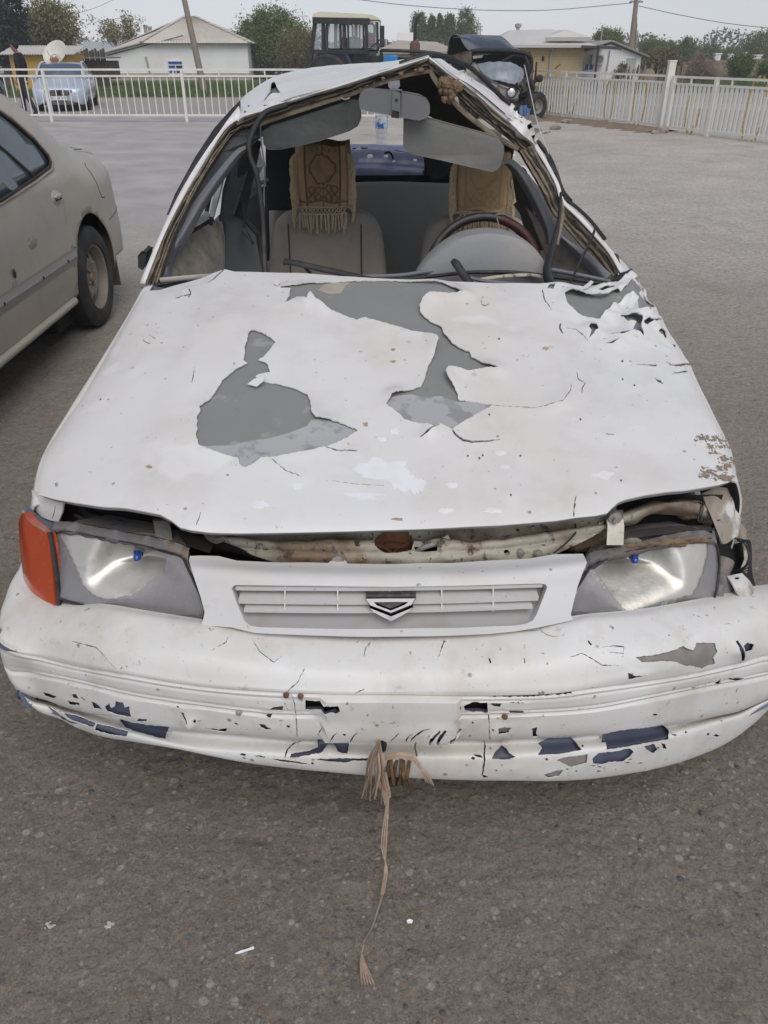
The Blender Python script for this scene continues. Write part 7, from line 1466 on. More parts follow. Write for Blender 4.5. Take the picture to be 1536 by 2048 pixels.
# satellite dish
dp = UY(110,106,33); DS = thing('satellite_dish', 'white satellite dish tilted skyward in front of the yellow shed', 'satellite dish', (dp[0],33,0)); DM = mat('off white dish enamel', (.66,.63,.55),.5, layers=(('n', 3,(.5,.46,.38),.45,.75,.6),))
rt = Vector((0,0,1)).rotation_difference(Vector((-.25,-.80,.62))).to_matrix()
MB().lathe([(0,-.14),(.20,-.12),(.36,-.05),(.47,.03),(.485,.03),(.37,-.07),(.2,-.14),(0,-.16)],(0,0, dp[2]), 'Z', 32, rot=rt).build('dish', DM, DS, 60)
RB_ = mat('red brown feed horn', (.34,.13,.07),.6)
rt2 = Vector((0,0,1)).rotation_difference(Vector((0,-.9,.3))).to_matrix()
z2 = UY(110,121,33)[2]; MB().lathe([(.19,0),(.215,.02),(.235,.0),(.21,-.02)],(0.02,-.12, z2), 'Z', 24, rot=rt2).build('small_dish', DM, DS, 60)
for i, x in enumerate((-.10,-.03,.05,.12)): MB().tube([(x * .5,-.14, z2 - .18),(x, -.2, z2),(x * 1.25,-.24, z2 + .14 - .05 * abs(i - 1.4))],[.05,.045,.03],8, smooth=3).build('feed_horn', RB_, DS, 60)
MB().tube([(0,.05, LOW),(0,.05, dp[2] - .1)],.04,8).build('mast', SILVER, DS)
MB().tube([(0,0, dp[2] - .3),(-.1,-.35, dp[2] - .05),(-.12,-.42, dp[2] + .08)],.012,6).build('feed_arm', SILVER, DS)
# long pale roof and dark timber shed behind
a_, b_ = UY(140,82,80), UY(212,108,80); LR_ = thing('long_roofed_barn', 'long barn with a flat grey green roof between the olive tree and the white house', 'barn', (a_[0],80,0)); q = MB(); wq = b_[0] - a_[0]
q.add([(-.5,-1, b_[2] + .2),(wq + 4,-1, b_[2] + .2),(wq + 4,6, a_[2]),(-.5,6, a_[2]),(-.5,-1, b_[2] + .05),(wq + 4,-1, b_[2] + .05),(wq + 4,6, a_[2] - .15),(-.5,6, a_[2] - .15)],[(0,1,2,3),(7,6,5,4),(0,4,5,1),(1,5,6,2),(2,6,7,3),(3,7,4,0)]); q.build('roof', mat('grey green roof sheet', (.40,.44,.43),.6), LR_); MB().box((wq / 2 + 1.5,2.6, b_[2] / 2),(wq + 3.5,6.6, b_[2] + .1)).build('wall', WALLW, LR_)
a_, b_ = UY(163,118,50), UY(212,118,50); TS = thing('timber_shed', 'dark brown timber shed against the low end of the white house', 'shed', (a_[0],50,0)); DW = mat('dark weathered timber', (.075,.055,.042),.9, layers=(('s', 14,(.13,.10,.075),.45,.7,.7),)); wq = b_[0] - a_[0]
for i in range(9): MB().box((wq * (i + .5) / 9,.03 * (i % 2), a_[2] / 2),(wq / 9 - .03,.05, a_[2] + .9 + .12 * ((i * 7) % 3 - 1))).build('plank', DW, TS)
MB().box((wq / 2,1.2, a_[2] / 2 - .05),(wq, 2.2, a_[2] - .1)).build('wall', DW, TS); MB().box((wq / 2,1.0, a_[2] + .06),(wq + .3,2.7,.06)).build('roof', mat('old tin roof', (.24,.22,.20),.6), TS)
# building behind the tractor
a_, b_ = UY(762,104,64), UY(906,104,64); HB = thing('flat_house', 'low white house with a pale dusty roof behind the tractor', 'house', (a_[0],64,0)); wq = b_[0] - a_[0]; ze = UY(830,103,64)[2]; zt = UY(830,80,66)[2]
MB().box((wq / 2,4, ze / 2 - .25),(wq, 8, ze + .5)).build('wall', mat('cream wall', (.62,.57,.48),.85, layers=(('n', 1,(.52,.46,.37),.45,.7,.6),)), HB); q = MB(); q.add([(-.5,-.5, ze),(wq + .5,-.5, ze),(wq + .5,8.5, ze),(-.5,8.5, ze),(wq * .25,3.5, zt),(wq * .8,3.5, zt - .1)],[(0,1,5,4),(1,2,5),(2,3,4,5),(3,0,4)]); rf_ = q.build('roof', mat('pale tan roof', (.46,.41,.34),.8, layers=(('n', .5,(.38,.33,.27),.4,.7,.6),)), HB, 0, solid=.06)
MB().beam((-.5,-.52, ze - .08),(wq + .5,-.52, ze - .08),.05,.14).build('fascia', mat('tan fascia', (.4,.32,.24),.8), HB)
MB().box((wq * .35,4.4, zt + .1),(1.2,.8,.8)).build('vent_hood', WALLW, HB); MB().box((wq * .75,-.02, ze * .5),(1.1,.06,1.1)).build('shutter', mat('brown shutter', (.2,.13,.08),.7), HB)
# yellow brick house
YB = bpy.data.materials.new('yellow face brick'); YB.use_nodes = True
t_ = YB.node_tree; bt = t_.nodes.new('ShaderNodeTexBrick'); tc_ = t_.nodes.new('ShaderNodeTexCoord'); mpn = t_.nodes.new('ShaderNodeMapping'); mpn.inputs['Rotation'].default_value = (PI / 2,0,0); t_.links.new(tc_.outputs['Object'], mpn.inputs['Vector']); t_.links.new(mpn.outputs[0], bt.inputs['Vector']); bt.inputs['Color1'].default_value = (.50,.36,.17,1); bt.inputs['Color2'].default_value = (.42,.30,.14,1); bt.inputs['Mortar'].default_value = (.56,.47,.32,1); bt.inputs['Scale'].default_value = 3.4; bt.inputs['Mortar Size'].default_value = .03; bt.inputs['Brick Width'].default_value = .8; bt.inputs['Row Height'].default_value = .26; t_.links.new(bt.outputs['Color'], t_.nodes['Principled BSDF'].inputs['Base Color']); t_.nodes['Principled BSDF'].inputs['Roughness'].default_value = .9
Yh = 52; a_, b_ = UY(1010,120, Yh), UY(1166,120, Yh); BH = thing('brick_house', 'yellow brick house with pale metal hipped roof and a corner canopy', 'house', (a_[0], Yh, 0)); wq = b_[0] - a_[0]; ze = UY(1090,90, Yh)[2]; zt = UY(1090,58, Yh + 3.4)[2]
MB().box((wq / 2,5, ze / 2 - .25),(wq, 10, ze + .5)).build('wall', YB, BH)
q = MB(); RG = mat('pale grey metal roof', (0.650,0.637,0.598),.55, layers=(('n', .5,(0.572,0.546,0.507),.4,.7,.7),('s', 3,(0.520,0.494,0.455),.5,.7,.4)))
q.add([(-.8,-.5, ze),(wq + .5,-.5, ze),(wq + .5,10.5, ze),(-.8,10.5, ze),(wq * .16,3.8, zt - .05),(wq * .72,3.8, zt)],[(0,1,5,4),(1,2,5),(2,3,4,5),(3,0,4)]); rf_ = q.build('roof', RG, BH, 0, solid=.05)
gb = MB(); gx = UY(1135,75, Yh)[0] - a_[0]; gb.add([(gx - 1.3,-.2, ze + .38),(gx + 1.3,-.2, ze + .38),(gx + .1,.6, zt - .08),(gx + .1,3.6, zt - .05),(gx - 1.3,-.1, ze + .2),(gx + 1.3,-.1, ze + .2)],[(0,1,2),(0,2,3),(1,3,2),(0,4,5,1)]); gb.build('gablet', RG, rf_, 0)
MB().beam((-.8,-.55, ze - .06),(wq + .55,-.55, ze - .06),.06,.14).build('gutter', mat('pale gutter', (.55,.53,.5),.5), BH); xd = UY(1100,120, Yh)[0] - a_[0]; MB().tube([(xd, -.5, ze - .1),(xd, -.08, ze - .35),(xd, -.08,0)],.05,8).build('downpipe', mat('grey downpipe', (.38,.36,.32),.6), BH)
x1 = UY(1086,117, Yh)[0] - a_[0]; MB().box((x1,-.02, UY(1086,117, Yh)[2]),(.14,.05,.24)).build('wall_vent', BLACK, BH)
MB().tube([(UY(1110,140, Yh)[0] - a_[0] - .1,-.5,.5),(UY(1112,130, Yh)[0] - a_[0] + .15,-.5, UY(1112,128, Yh)[2])],.05,6).build('stove_pipe', RUST, BH)
cn = MB(); cz_ = UY(1190,95, Yh)[2]; cn.add([(wq - .3,-.9, ze - .02),(wq + 1.75,-1.6, cz_ + .02),(wq + 1.75,3, cz_ + .12),(wq - .3,3, ze + .1),(wq - .3,-.9, ze - .14),(wq + 1.75,-1.6, cz_ - .12),(wq + 1.75,3, cz_ - .02),(wq - .3,3, ze - .04)],[(0,1,2,3),(7,6,5,4),(0,4,5,1),(1,5,6,2),(2,6,7,3),(3,7,4,0)]); cn.build('canopy', mat('dark canopy sheet', (.07,.065,.06),.7), BH)
for x in (UY(1184,120, Yh)[0] - a_[0], ): MB().tube([(x, -1.2, LOW),(x, -1.2, cz_ + .1)],.06,8).build('canopy_post', BLACK, BH)
p = UY(1036,56, Yh + 4); MB().lathe([(.1,-.6),(.1,0),(.2,.05),(.2,.2),(0,.25)],(p[0] - a_[0],4, p[2]), 'Z', 8).build('roof_vent', SILVER, BH)
# white gabled house with air conditioner
Yg = 55; a_, b_ = UY(1162,120, Yg), UY(1282,120, Yg); GH = thing('gabled_house', 'white gabled house with blue window and air conditioner beside the yellow brick house', 'house', (a_[0], Yg, 0)); wq = b_[0] - a_[0]; ze = UY(1282,113, Yg)[2]; zt = UY(1222,84, Yg)[2]; xt = UY(1222,84, Yg)[0] - a_[0]; zl2 = UY(1165,105, Yg)[2]
MB().prism([(0,0,-.5),(wq, 0,-.5),(wq, 0, ze),(xt, 0, zt - .1),(0,0, zl2)],(0,8,0)).build('wall', WALLW, GH, 20)
q = MB(); q.grid([[(wq + .4,-.3, ze - .08),(xt, -.3, zt),(-.3,-.3, zl2)],[(wq + .4,8.2, ze - .08),(xt, 8.2, zt),(-.3,8.2, zl2)]]); q.build('roof', mat('grey brown roof sheet', (.30,.27,.23),.8), GH, 20, solid=.1)
p0, p1 = UY(1171,127, Yg), UY(1184,141, Yg); window(GH, ((p0[0] + p1[0]) / 2 - a_[0],0,(p0[2] + p1[2]) / 2), p1[0] - p0[0] + .1, p0[2] - p1[2],(1,0,0),(0,-1,0), WINW, [BLUEF, BLUEF, BLUEF],2, False)
p = UY(1194,119, Yg); ac = MB(); ac.box((0,-.2,0),(.75,.34,.52)); aco = ac.build('air_conditioner', mat('off white appliance', (.68,.67,.63),.5), GH); aco.location = (p[0] - a_[0],0, p[2]); fnn = MB().lathe([(0,.0),(.19,.0),(.21,-.01),(.21,.02)],(.1,-.375,0), 'Y', 16).build('fan_grille', mat('grey fan grille', (.25,.25,.25),.6), aco)
MB().tube([(UY(1218,110, Yg)[0] - a_[0],-.1, UY(1218,100, Yg)[2]),(UY(1214,130, Yg)[0] - a_[0],-.1,.3)],.04,6).build('downpipe', SILVER, GH)
MB().box((wq * .84,-.02, ze * .55),(.6,.05,.8)).build('shutter', mat('grey shutter', (.45,.44,.42),.7), GH)
# poles and wires
POLE = mat('grey weathered pole wood', (.25,.205,.16),.9, layers=(('s', 14,(.34,.29,.235),.45,.7,.7),('s', 30,(.14,.11,.085),.55,.75,.6)))
pb_ = Vector(UZ(409,184, LOW)); pt_ = Vector(UY(360,-40, pb_.y + .5))
P1 = thing('utility_pole', 'weathered grey pole leaning over in front of the white house', 'utility pole', tuple(pb_), world=True); MB().tube([pb_, pb_.lerp(pt_, .5), pt_],[.17,.145,.12],10).build('shaft', POLE, P1,60); MB().tube([pt_ + Vector((-.1,0,-.2)), pt_ + Vector((-.1,-.25,-.1))],.03,6).build('bracket', SILVER, P1)
pb2 = Vector(UY(1256,152,56)); pb2.z = LOW; pt2 = Vector(UY(1273,-1,56))
P2 = thing('utility_pole', 'tall brown pole carrying wires right of the white gabled house', 'utility pole', tuple(pb2), world=True); MB().tube([pb2, pb2.lerp(pt2,.5), pt2],[.19,.17,.14],10).build('shaft', POLE, P2,60); pst = Vector(UY(1265,60,56.6)); MB().tube([Vector((pb2.x + .55,56.4, LOW)), pt2 + Vector((.2,.2,-.9))],.06,8).build('stay', POLE, P2,60)
for k in (-.25,.25): MB().lathe([(.05,0),(.07,.06),(.04,.12),(0,.13)], pt2 + Vector((k, 0,-.1)), 'Z', 8).build('insulator', WINW, P2)
MB().beam(pt2 + Vector((-.4,0,-.12)), pt2 + Vector((.4,0,-.12)),.08,.08).build('crossarm', POLE, P2)
WIRE = mat('dark overhead wire', (.09,.09,.095),.6)
def wire(label, pts, r=.018): o = MB().tube(pts, r, 5, smooth=8).build('overhead_wire', WIRE, None, 60); tag(o, label, 'wire', 'overhead wires')
wire('overhead wire sagging left from the tall brown pole', [UY(1263,6,56), UY(1100,20,56), UY(960,20,56), UY(820,11,56), UY(690,-4,56)])
wire('overhead wire running right from the tall brown pole', [UY(1278,12,56), UY(1360,30,56), UY(1450,46,57), UY(1540,56,58), UY(1600,58,58)])
wire('thin faint wire above the olive tree towards the leaning pole', [UY(150,28,60), UY(190,16,58), UY(230,-2,55)],.010)
# masts
def mast(label, u, v0, v1, Y, w):
    o = thing('lattice_mast', label, 'mast', (*at(u, Y),0)); z0, z1_ = zz(v1, Y), zz(v0, Y)
    for k in range(3): a = 2 * PI * k / 3; MB().tube([(w * math.cos(a), w * math.sin(a), LOW),(w * .5 * math.cos(a), w * .5 * math.sin(a), z1_)],.05,5).build('leg', SILVER, o)
    b = MB(); n = 10
    for i in range(n):
        for k in range(3):
            a, c = 2 * PI * k / 3,2 * PI * (k + 1) / 3; z = z1_ * i / n; y = z1_ * (i + 1) / n; f = 1 - .5 * i / n; g = 1 - .5 * (i + 1) / n; b.beam((w * f * math.cos(a), w * f * math.sin(a), z),(w * g * math.cos(c), w * g * math.sin(c), y),.05,.05)
    b.build('bracing', SILVER, o)['kind'] = 'stuff'
    MB().box((0,0, z1_ - .4),(w * 2, w * 2,.1)).build('platform', SILVER, o); MB().tube([(0,0, z1_ - .4),(0,0, z1_ + .6)],.04,5).build('antenna', SILVER, o)
mast('grey lattice mast just right of the poplar row', 954,46,90,115,.55); mast('slim lattice mast close beside the tall brown pole', 1268,60,110,110,.35)
MB_ = MB().tube([(0,0, LOW),(0,0, zz(52,80))],.06,6).build('steel_mast', SILVER, None); MB_.location = (*at(1200,80),0); tag(MB_, 'thin plain mast in front of the round dark tree', 'mast')
# yard clutter right of the pole
MW = mat('mud brick wall', (.24,.18,.125),.95, layers=(('n', 1.5,(.32,.25,.18),.45,.7,.7),)); Yw = 72
a_, b_ = UY(1365,118, Yw), UY(1600,120, Yw); mw = MB(); mw.prism([(a_[0], Yw, LOW),(b_[0], Yw, LOW),(b_[0], Yw, b_[2] - .1),(b_[0] - 3, Yw, b_[2] + .1),(a_[0] + 3, Yw, a_[2] - .1),(a_[0] + 1.5, Yw, a_[2]),(a_[0], Yw, a_[2] - .3)],(0,.5,0)); tag(mw.build('mud_wall', MW, None, 20), 'long low mud brick wall under the far trees on the right', 'wall')
for i, (u, v, lb) in enumerate(((1434,116, 'leftmost of the white chimney pots over the mud wall'),(1462,117, 'second white chimney pot over the mud wall'),(1487,114, 'third white chimney pot, slimmest over the mud wall'),(1513,119, 'rightmost and widest white chimney pot over the mud wall'))):
    p = UY(u, v, Yw + 1); q = MB(); w_ = (.42,.4,.22,.5)[i]; q.box((0,0, p[2] / 2 - .08),(w_, w_, p[2] + .7)); q.box((0,0, p[2] + .3),(w_ + .12, w_ + .12,.08)); o = q.build('chimney_pot', WALLW, None); o.location = (p[0], Yw + 1,0); tag(o, lb, 'chimney', 'white chimney pots')
BR = thing('brushwood_pile', 'tangled heap of dry brown brushwood beyond the right railing', 'brushwood', (*at(1405,56), LOW)); rgb = random.Random(12)
q = MB(); Wb = 52 * mp(56)
for i in range(420):
    x = rgb.gauss(0,.42) * Wb; h_ = 1.6 * math.exp(-(x / Wb) ** 2 * 1.6); z = abs(rgb.gauss(0,.5)) * h_ + .05; a = rgb.uniform(-1,1); l = rgb.uniform(.4,1.1); y = rgb.uniform(-.8,.8); d = Vector((math.cos(a), rgb.uniform(-.4,.4), math.sin(a) * .7)) * l; c = Vector((x, y, min(z, h_))); q.tube([c - d / 2, c + Vector((0,0,.05)), c + d / 2],[.022,.018,.008],4)
q.build('sticks', mat('dry brushwood', (.17,.125,.09),.9, layers=(('n', 3,(.26,.2,.15),.45,.7,.7),)), BR, 0)['kind'] = 'stuff'
SF = thing('stake_fence', 'rough brown stake fence behind the railing right of the pole', 'fence', (*at(1244,52), LOW)); L0 = at(1244,52)[0]; L1 = at(1375,52)[0]
for i in range(44): x = (L1 - L0) * i / 43; h_ = rgb.uniform(.65,1.15); MB().tube([(x, rgb.uniform(-.1,.1),0),(x + rgb.uniform(-.12,.12),0, h_)],[.045,.03],5).build('stake', POLE if i % 3 else DW, SF, 60)
p = UZ(1305,163,0); CO_ = MB(); CO_.lathe([(.45,0),(.46,.3),(.41,.62),(.30,.84),(.16,.91),(0,.94)],(0,0,0), 'Z', 20); o = CO_.build('clay_oven', MW, None, 60); o.location = (*at(1304,50), LOW); tag(o, 'rounded clay oven in front of the stake fence', 'oven')
# ------------------------------------------------------------ person walking
def person():
    px, py = UY(56,222,22.4)[0],22.4; o = thing('person', 'person in black shirt and dark trousers walking with bowed head past the silver blue car', 'person', (px, py, 0))
    s = UY(40,82, py)[2] / 1.75
    J = {'pel': (0,0,.95), 'spi': (.03,0,1.14), 'chest': (.05,0,1.33), 'neck': (.02,0,1.49), 'h0': (-.025,0,1.57), 'h1': (-.05,0,1.66), 'h2': (-.045,0,1.72),
         'sL': (.05,-.17,1.42), 'eL': (.085,-.215,1.16), 'wL': (-.01,-.21,.93), 'hL': (-.04,-.205,.84), 'sR': (.05,.17,1.42), 'eR': (.10,.21,1.16), 'wR': (.07,.22,.92), 'hR': (.05,.22,.83),
         'hipL': (0,-.09,.90), 'kL': (.10,-.10,.50), 'aL': (.27,-.10,.10), 'tL': (.15,-.10,.03), 'hipR': (0,.09,.90), 'kR': (-.10,.10,.49), 'aR': (-.12,.10,.09), 'tR': (-.27,.11,.03)}
    R = {'pel': (.135,.11), 'spi': (.135,.115), 'chest': (.16,.13), 'neck': (.055,.055), 'h0': (.075,.07), 'h1': (.098,.082), 'h2': (.075,.065), 'sL': (.08,.075), 'eL': (.048,.045), 'wL': (.034,.03), 'hL': (.042,.025), 'sR': (.08,.075), 'eR': (.048,.045), 'wR': (.034,.03), 'hR': (.042,.025), 'hipL': (.10,.10), 'kL': (.07,.07), 'aL': (.055,.055), 'tL': (.045,.04), 'hipR': (.10,.10), 'kR': (.07,.07), 'aR': (.055,.055), 'tR': (.045,.04)}
    E = [('pel', 'spi'),('spi', 'chest'),('chest', 'neck'),('neck', 'h0'),('h0', 'h1'),('h1', 'h2'),('chest', 'sL'),('sL', 'eL'),('eL', 'wL'),('wL', 'hL'),('chest', 'sR'),('sR', 'eR'),('eR', 'wR'),('wR', 'hR'),('pel', 'hipL'),('hipL', 'kL'),('kL', 'aL'),('aL', 'tL'),('pel', 'hipR'),('hipR', 'kR'),('kR', 'aR'),('aR', 'tR')]
    K = list(J); me = bpy.data.meshes.new('body_cage'); me.from_pydata([tuple(c * s for c in J[k]) for k in K],[(K.index(a), K.index(b)) for a, b in E],[]); c = bpy.data.objects.new('body_cage', me); C.objects.link(c)
    md = c.modifiers.new('skin', 'SKIN'); md.use_smooth_shade = True
    for i, k in enumerate(K): me.skin_vertices[0].data[i].radius = (R[k][0] * s, R[k][1] * s); me.skin_vertices[0].data[i].use_root = (k == 'pel')
    sb = c.modifiers.new('sub', 'SUBSURF'); sb.levels = 2; sb.render_levels = 2
    bpy.context.view_layer.update(); dg = bpy.context.evaluated_depsgraph_get(); m2 = bpy.data.meshes.new_from_object(c.evaluated_get(dg)); bpy.data.objects.remove(c)
    SK, SHI, TRO, SHO = mat('brown skin', (.24,.13,.085),.6), mat('black shirt', (.012,.012,.014),.8), mat('dark navy trousers', (.022,.021,.032),.85), mat('black shoes', (.012,.012,.012),.4)
    m2.materials.clear()
    for x in (SK, SHI, TRO, SHO): m2.materials.append(x)
    for p in m2.polygons:
        z = p.center.z / s; p.material_index = 3 if z < .075 else (2 if z < .93 and abs(p.center.y / s) < .175 else (0 if z > 1.485 or (z < .90 and abs(p.center.y / s) > .17) else 1))
        p.use_smooth = True
    b = bpy.data.objects.new('body', m2); C.objects.link(b); b.parent = o
    hr = MB(); rr = random.Random(4); hr.ball((-.028 * s, 0,1.685 * s),.103 * s, 0,14,10,(1.02,.92,.95),.10, rr); hr.ball((.02 * s, 0,1.655 * s),.085 * s, 0,12,8,(1,.95,1),.10, rr); hr.build('hair', mat('black hair', (.01,.009,.009),.6), o, 60)
    fa = MB(); fa.ball((-.132 * s, 0,1.615 * s),.014 * s, 0,8,6,(1.1,.7,1.3)); fa.build('nose', SK, o, 60)
    for k in (-1,1): MB().ball((-.112 * s, k * .033 * s, 1.645 * s),.009 * s, 0,8,6).build('eye', BLACK, o, 60)
    for k in (-1,1):
        hx, hy, hz = (-.04, k * .205,.83) if k < 0 else (.05,.22,.82)
        for f in range(4): MB().tube([((hx + .025 - .018 * f) * s, hy * s, (hz - .02) * s),((hx + .02 - .018 * f) * s, hy * s, (hz - .065) * s),((hx + .012 - .018 * f) * s, hy * s * .97,(hz - .10 + .008 * abs(f - 1.5)) * s)],[.009 * s, .008 * s, .006 * s],6).build('finger', SK, o, 60)
        MB().tube([((hx - .035) * s, hy * s * .97,(hz + .03) * s),((hx - .058) * s, hy * s * .95,(hz - .01) * s),((hx - .055) * s, hy * s * .94,(hz - .045) * s)],[.010 * s, .009 * s, .007 * s],6).build('thumb', SK, o, 60)
person()

# ------------------------------------------------------------ silver blue saloon outside the railing
def camry():
    p = UZ(124,224, LOW); o = thing('silver_car', 'silver blue saloon facing the lot behind the left railing', 'car', (p[0], p[1], LOW + .005), math.radians(13))
    SB = mat('silver blue metallic paint', (.47,.53,.64),.3, metal=.2, layers=(('n', 2,(.52,.57,.65),.45,.75,.5),), coat=.5)
    WS = mat('blue tinted windscreen', (.07,.10,.15),.06, layers=(('n', 1.5,(.18,.24,.28),.5,.7,.6),), spec=.8)
    BK = mat('black grille plastic', (.02,.02,.022),.4); LMP = mat('clear lamp cover', (.55,.6,.66),.1, metal=.4, layers=(('n', 9,(.25,.29,.34),.45,.65,.7),))
    # stations from the nose (y = 0) to the tail (y = 4.8): half width, bottom, shoulder, deck
    st = [(-.02,.62,.30,.56,.60),(.06,.78,.22,.62,.70),(.22,.87,.20,.68,.78),(.55,.905,.20,.74,.86),(1.0,.91,.20,.82,.945),(1.35,.91,.20,.86,1.0),(2.4,.915,.20,.90,1.0),(3.6,.91,.20,.92,1.02),(4.2,.90,.22,.92,1.05),(4.6,.86,.26,.86,1.02),(4.8,.74,.32,.72,.9)]
    rows = []
    for (y, w, b, sh, dk) in st:
        h = [(w * .86, b),(w * .97, b + .10),(w, (b + sh) / 2),(w * .985, sh),(w * .93,(sh + dk) / 2 + .02),(w * .78, dk),(w * .4, dk + .025),(0, dk + .03)]
        rows.append([(x, y - (.05 * (1 - (abs(x) / w) ** 2) if y < .3 else 0), z) for x, z in h] + [(-x, y - (.05 * (1 - (abs(x) / w) ** 2) if y < .3 else 0), z) for x, z in h[-2::-1]])
    rows = list(zip(*[spline(c, 3) for c in zip(*rows)])); k = len(rows[0])
    bm = MB().grid(rows); bm.f += [tuple(range(k))[::-1], tuple((len(rows) - 1) * k + i for i in range(k))]; body = bm.build('body', SB, o, 45)
    cab = []
    for (y, w, z) in ((1.22,.80,.95),(1.72,.745,1.24),(2.1,.68,1.435),(2.7,.66,1.47),(3.3,.66,1.44),(3.75,.70,1.27),(4.2,.76,1.04)): cab.append([(w * s_, y + (.10 * (abs(s_) ** 2) if y < 2 else 0), z - .035 * abs(s_) ** 3) for s_ in np.linspace(-1,1,11)])
    # greenhouse: roof, screens, side glass, pillars
    W = lambda y: np.interp(y, [1.28,1.75,2.15,2.7,3.3,3.75,4.2],[.76,.70,.62,.60,.60,.66,.74]); 
    MB().grid([cab[0], cab[1], cab[2]]).build('windscreen', WS, o, 60); MB().grid(cab[2:5]).build('roof', SB, o, 60); MB().grid(cab[4:]).build('rear_window', WS, o, 60)
    for sx in (-1,1):
        low = [(sx * (.84), y, z) for y, z in ((1.30,.98),(1.9,.985),(2.6,.99),(3.4,1.0),(4.15,1.04))]; up = [(sx * w, y, z - .035) for y, w, z in ((1.40,.79,1.05),(2.08,.685,1.425),(2.7,.665,1.465),(3.3,.665,1.435),(3.9,.72,1.19))]
        MB().grid([low, up]).build('side_window', WS, o, 60)
        MB().tube([(sx * .83,1.20,.96),(sx * .765,1.77,1.24),(sx * .695,2.12,1.435),(sx * .67,2.7,1.465),(sx * .675,3.3,1.435),(sx * .73,3.85,1.21),(sx * .80,4.25,1.03)],.035,8, smooth=3).build('pillar', SB, o, 60)
        MB().beam((sx * .83,2.65,.99),(sx * .62,2.68,1.46),.07,.03).build('centre_pillar', BK, o)
        m = MB(); m.ball((sx * .97,1.58,1.02),.11,0,12,8,(1,.6,.75)); mo = m.build('wing_mirror', SB, o, 60); MB().beam((sx * .88,1.56,.98),(sx * .95,1.58,1.0),.05,.03).build('stalk', BK, mo)
        # head lamp, fog lamp bezel
        f = lambda pts, y0: [(sx * x, y0 + .26 * max(0,(x - .45) / .4) ** 1.6, z) for x, z in pts]
        hl = MB().prism(f([(.40,.60),(.50,.585),(.72,.62),(.845,.70),(.86,.745),(.80,.76),(.62,.715),(.42,.66)],.045),(0,.05,0)).build('headlight', LMP, o, bevel=.01); MB().lathe([(0,-.03),(.045,-.02),(.055,.02)],(sx * .66,.13,.665), 'Y', 16).build('lamp_lens', BULB if False else mat('lamp projector', (.3,.34,.4),.08, metal=.6), hl, 60)
        fg = MB().prism(f([(.58,.27),(.76,.33),(.80,.42),(.72,.40)],.02),(0,.05,0)).build('fog_lamp_bezel', WINW, o, bevel=.008); MB().lathe([(0,-.02),(.035,-.01),(.04,.02)],(sx * .71,.085,.345), 'Y', 14).build('fog_lamp', BK, fg, 60)
        for yy in (.92,3.72):
            wheel(o, (sx * .80, yy, .33),.33,.21,.21, 'X', mat('grey alloy', (.4,.4,.42),.35, metal=.7))
            MB().lathe([(.0,.0),(.375,.0),(.375,.03)],(sx * .895 - (.03 if sx > 0 else 0), yy, .335), 'X', 28).build('wheel_arch', BK, o)
        MB().box((sx * .905,2.05,.84),(.02,.18,.03)).build('door_handle', SB, o)
    g = MB().prism([(-.46,-.068,.655),(-.40,-.074,.545),(-.2,-.085,.50),(.2,-.085,.50),(.40,-.074,.545),(.46,-.068,.655),(.2,-.075,.675),(-.2,-.075,.675)],(0,.06,0)).build('grille', BK, o)
    for z, w in ((.65,.46),(.615,.44),(.575,.40),(.54,.34)): MB().tube([(-w, -.066, z + .012),(-w * .5,-.084, z),(0,-.092, z - .018),(w * .5,-.084, z),(w, -.066, z + .012)],.011,6, smooth=3).build('chrome_bar', BADGE, g, 60)
    el = lambda a, b, c, dz, n=28: [(a * math.cos(2 * PI * i / n),-.108, c + dz + b * math.sin(2 * PI * i / n)) for i in range(n)]
    e = MB().tube(el(.082,.056,.60,0),.008,6, closed=True).build('emblem', BADGE, g, 60); MB().tube(el(.028,.054,.60,0),.006,6, closed=True).build('emblem_ring', BADGE, e, 60); MB().tube(el(.056,.020,.60,.030),.006,6, closed=True).build('emblem_ring', BADGE, e, 60)
    MB().prism([(-.52,-.02,.30),(-.44,-.035,.215),(.44,-.035,.215),(.52,-.02,.30),(.46,-.045,.335),(-.46,-.045,.335)],(0,.04,0)).build('lower_grille', mat('bronze mesh', (.10,.085,.065),.5), o)
    for z in (.235,.26,.285,.31): MB().box((0,-.05, z),(.86,.02,.008)).build('grille_slat', mat('grey slat', (.3,.29,.28),.4), o)
    pl = MB().box((0,-.095,.425),(.52,.012,.115)).build('number_plate', mat('white number plate', (.78,.77,.74),.4), o, bevel=.003)
    tx = bpy.data.curves.new('plate_text', 'FONT'); tx.body = '01 | 109 TAW'; tx.size = .112; tx.extrude = .002; tx.align_x = 'CENTER'; tx.align_y = 'CENTER'; tx.space_character = 1.0
    tmp = bpy.data.objects.new('plate_text', tx); C.objects.link(tmp); bpy.context.view_layer.update(); tm = bpy.data.meshes.new_from_object(tmp.evaluated_get(bpy.context.evaluated_depsgraph_get())); bpy.data.objects.remove(tmp); to = bpy.data.objects.new('plate_text', tm); C.objects.link(to); to.parent = pl; to.location = (0,-.103,.425); to.rotation_euler = (PI / 2,0,0); to.scale = (.74,.95,1); tm.materials.clear(); tm.materials.append(mat('black plate lettering', (.02,.02,.02),.5))
    MB().box((0,2.4,.26),(1.6,4.3,.12)).build('underbody', BK, o)
    for k in (-1,1): MB().tube([(k * .1 - .25,1.22,1.0),(k * .35 - .05,1.34,1.02)],.012,5).build('wiper', BK, o)
    MB().box((0,2.0,1.33),(.22,.04,.07)).build('mirror', BK, o); 
    for k in (-.36,.36): MB().box((k, 2.55,1.05),(.42,.16,.5)).build('seat', mat('grey seat', (.2,.2,.2),.9), o, bevel=.05)
camry()
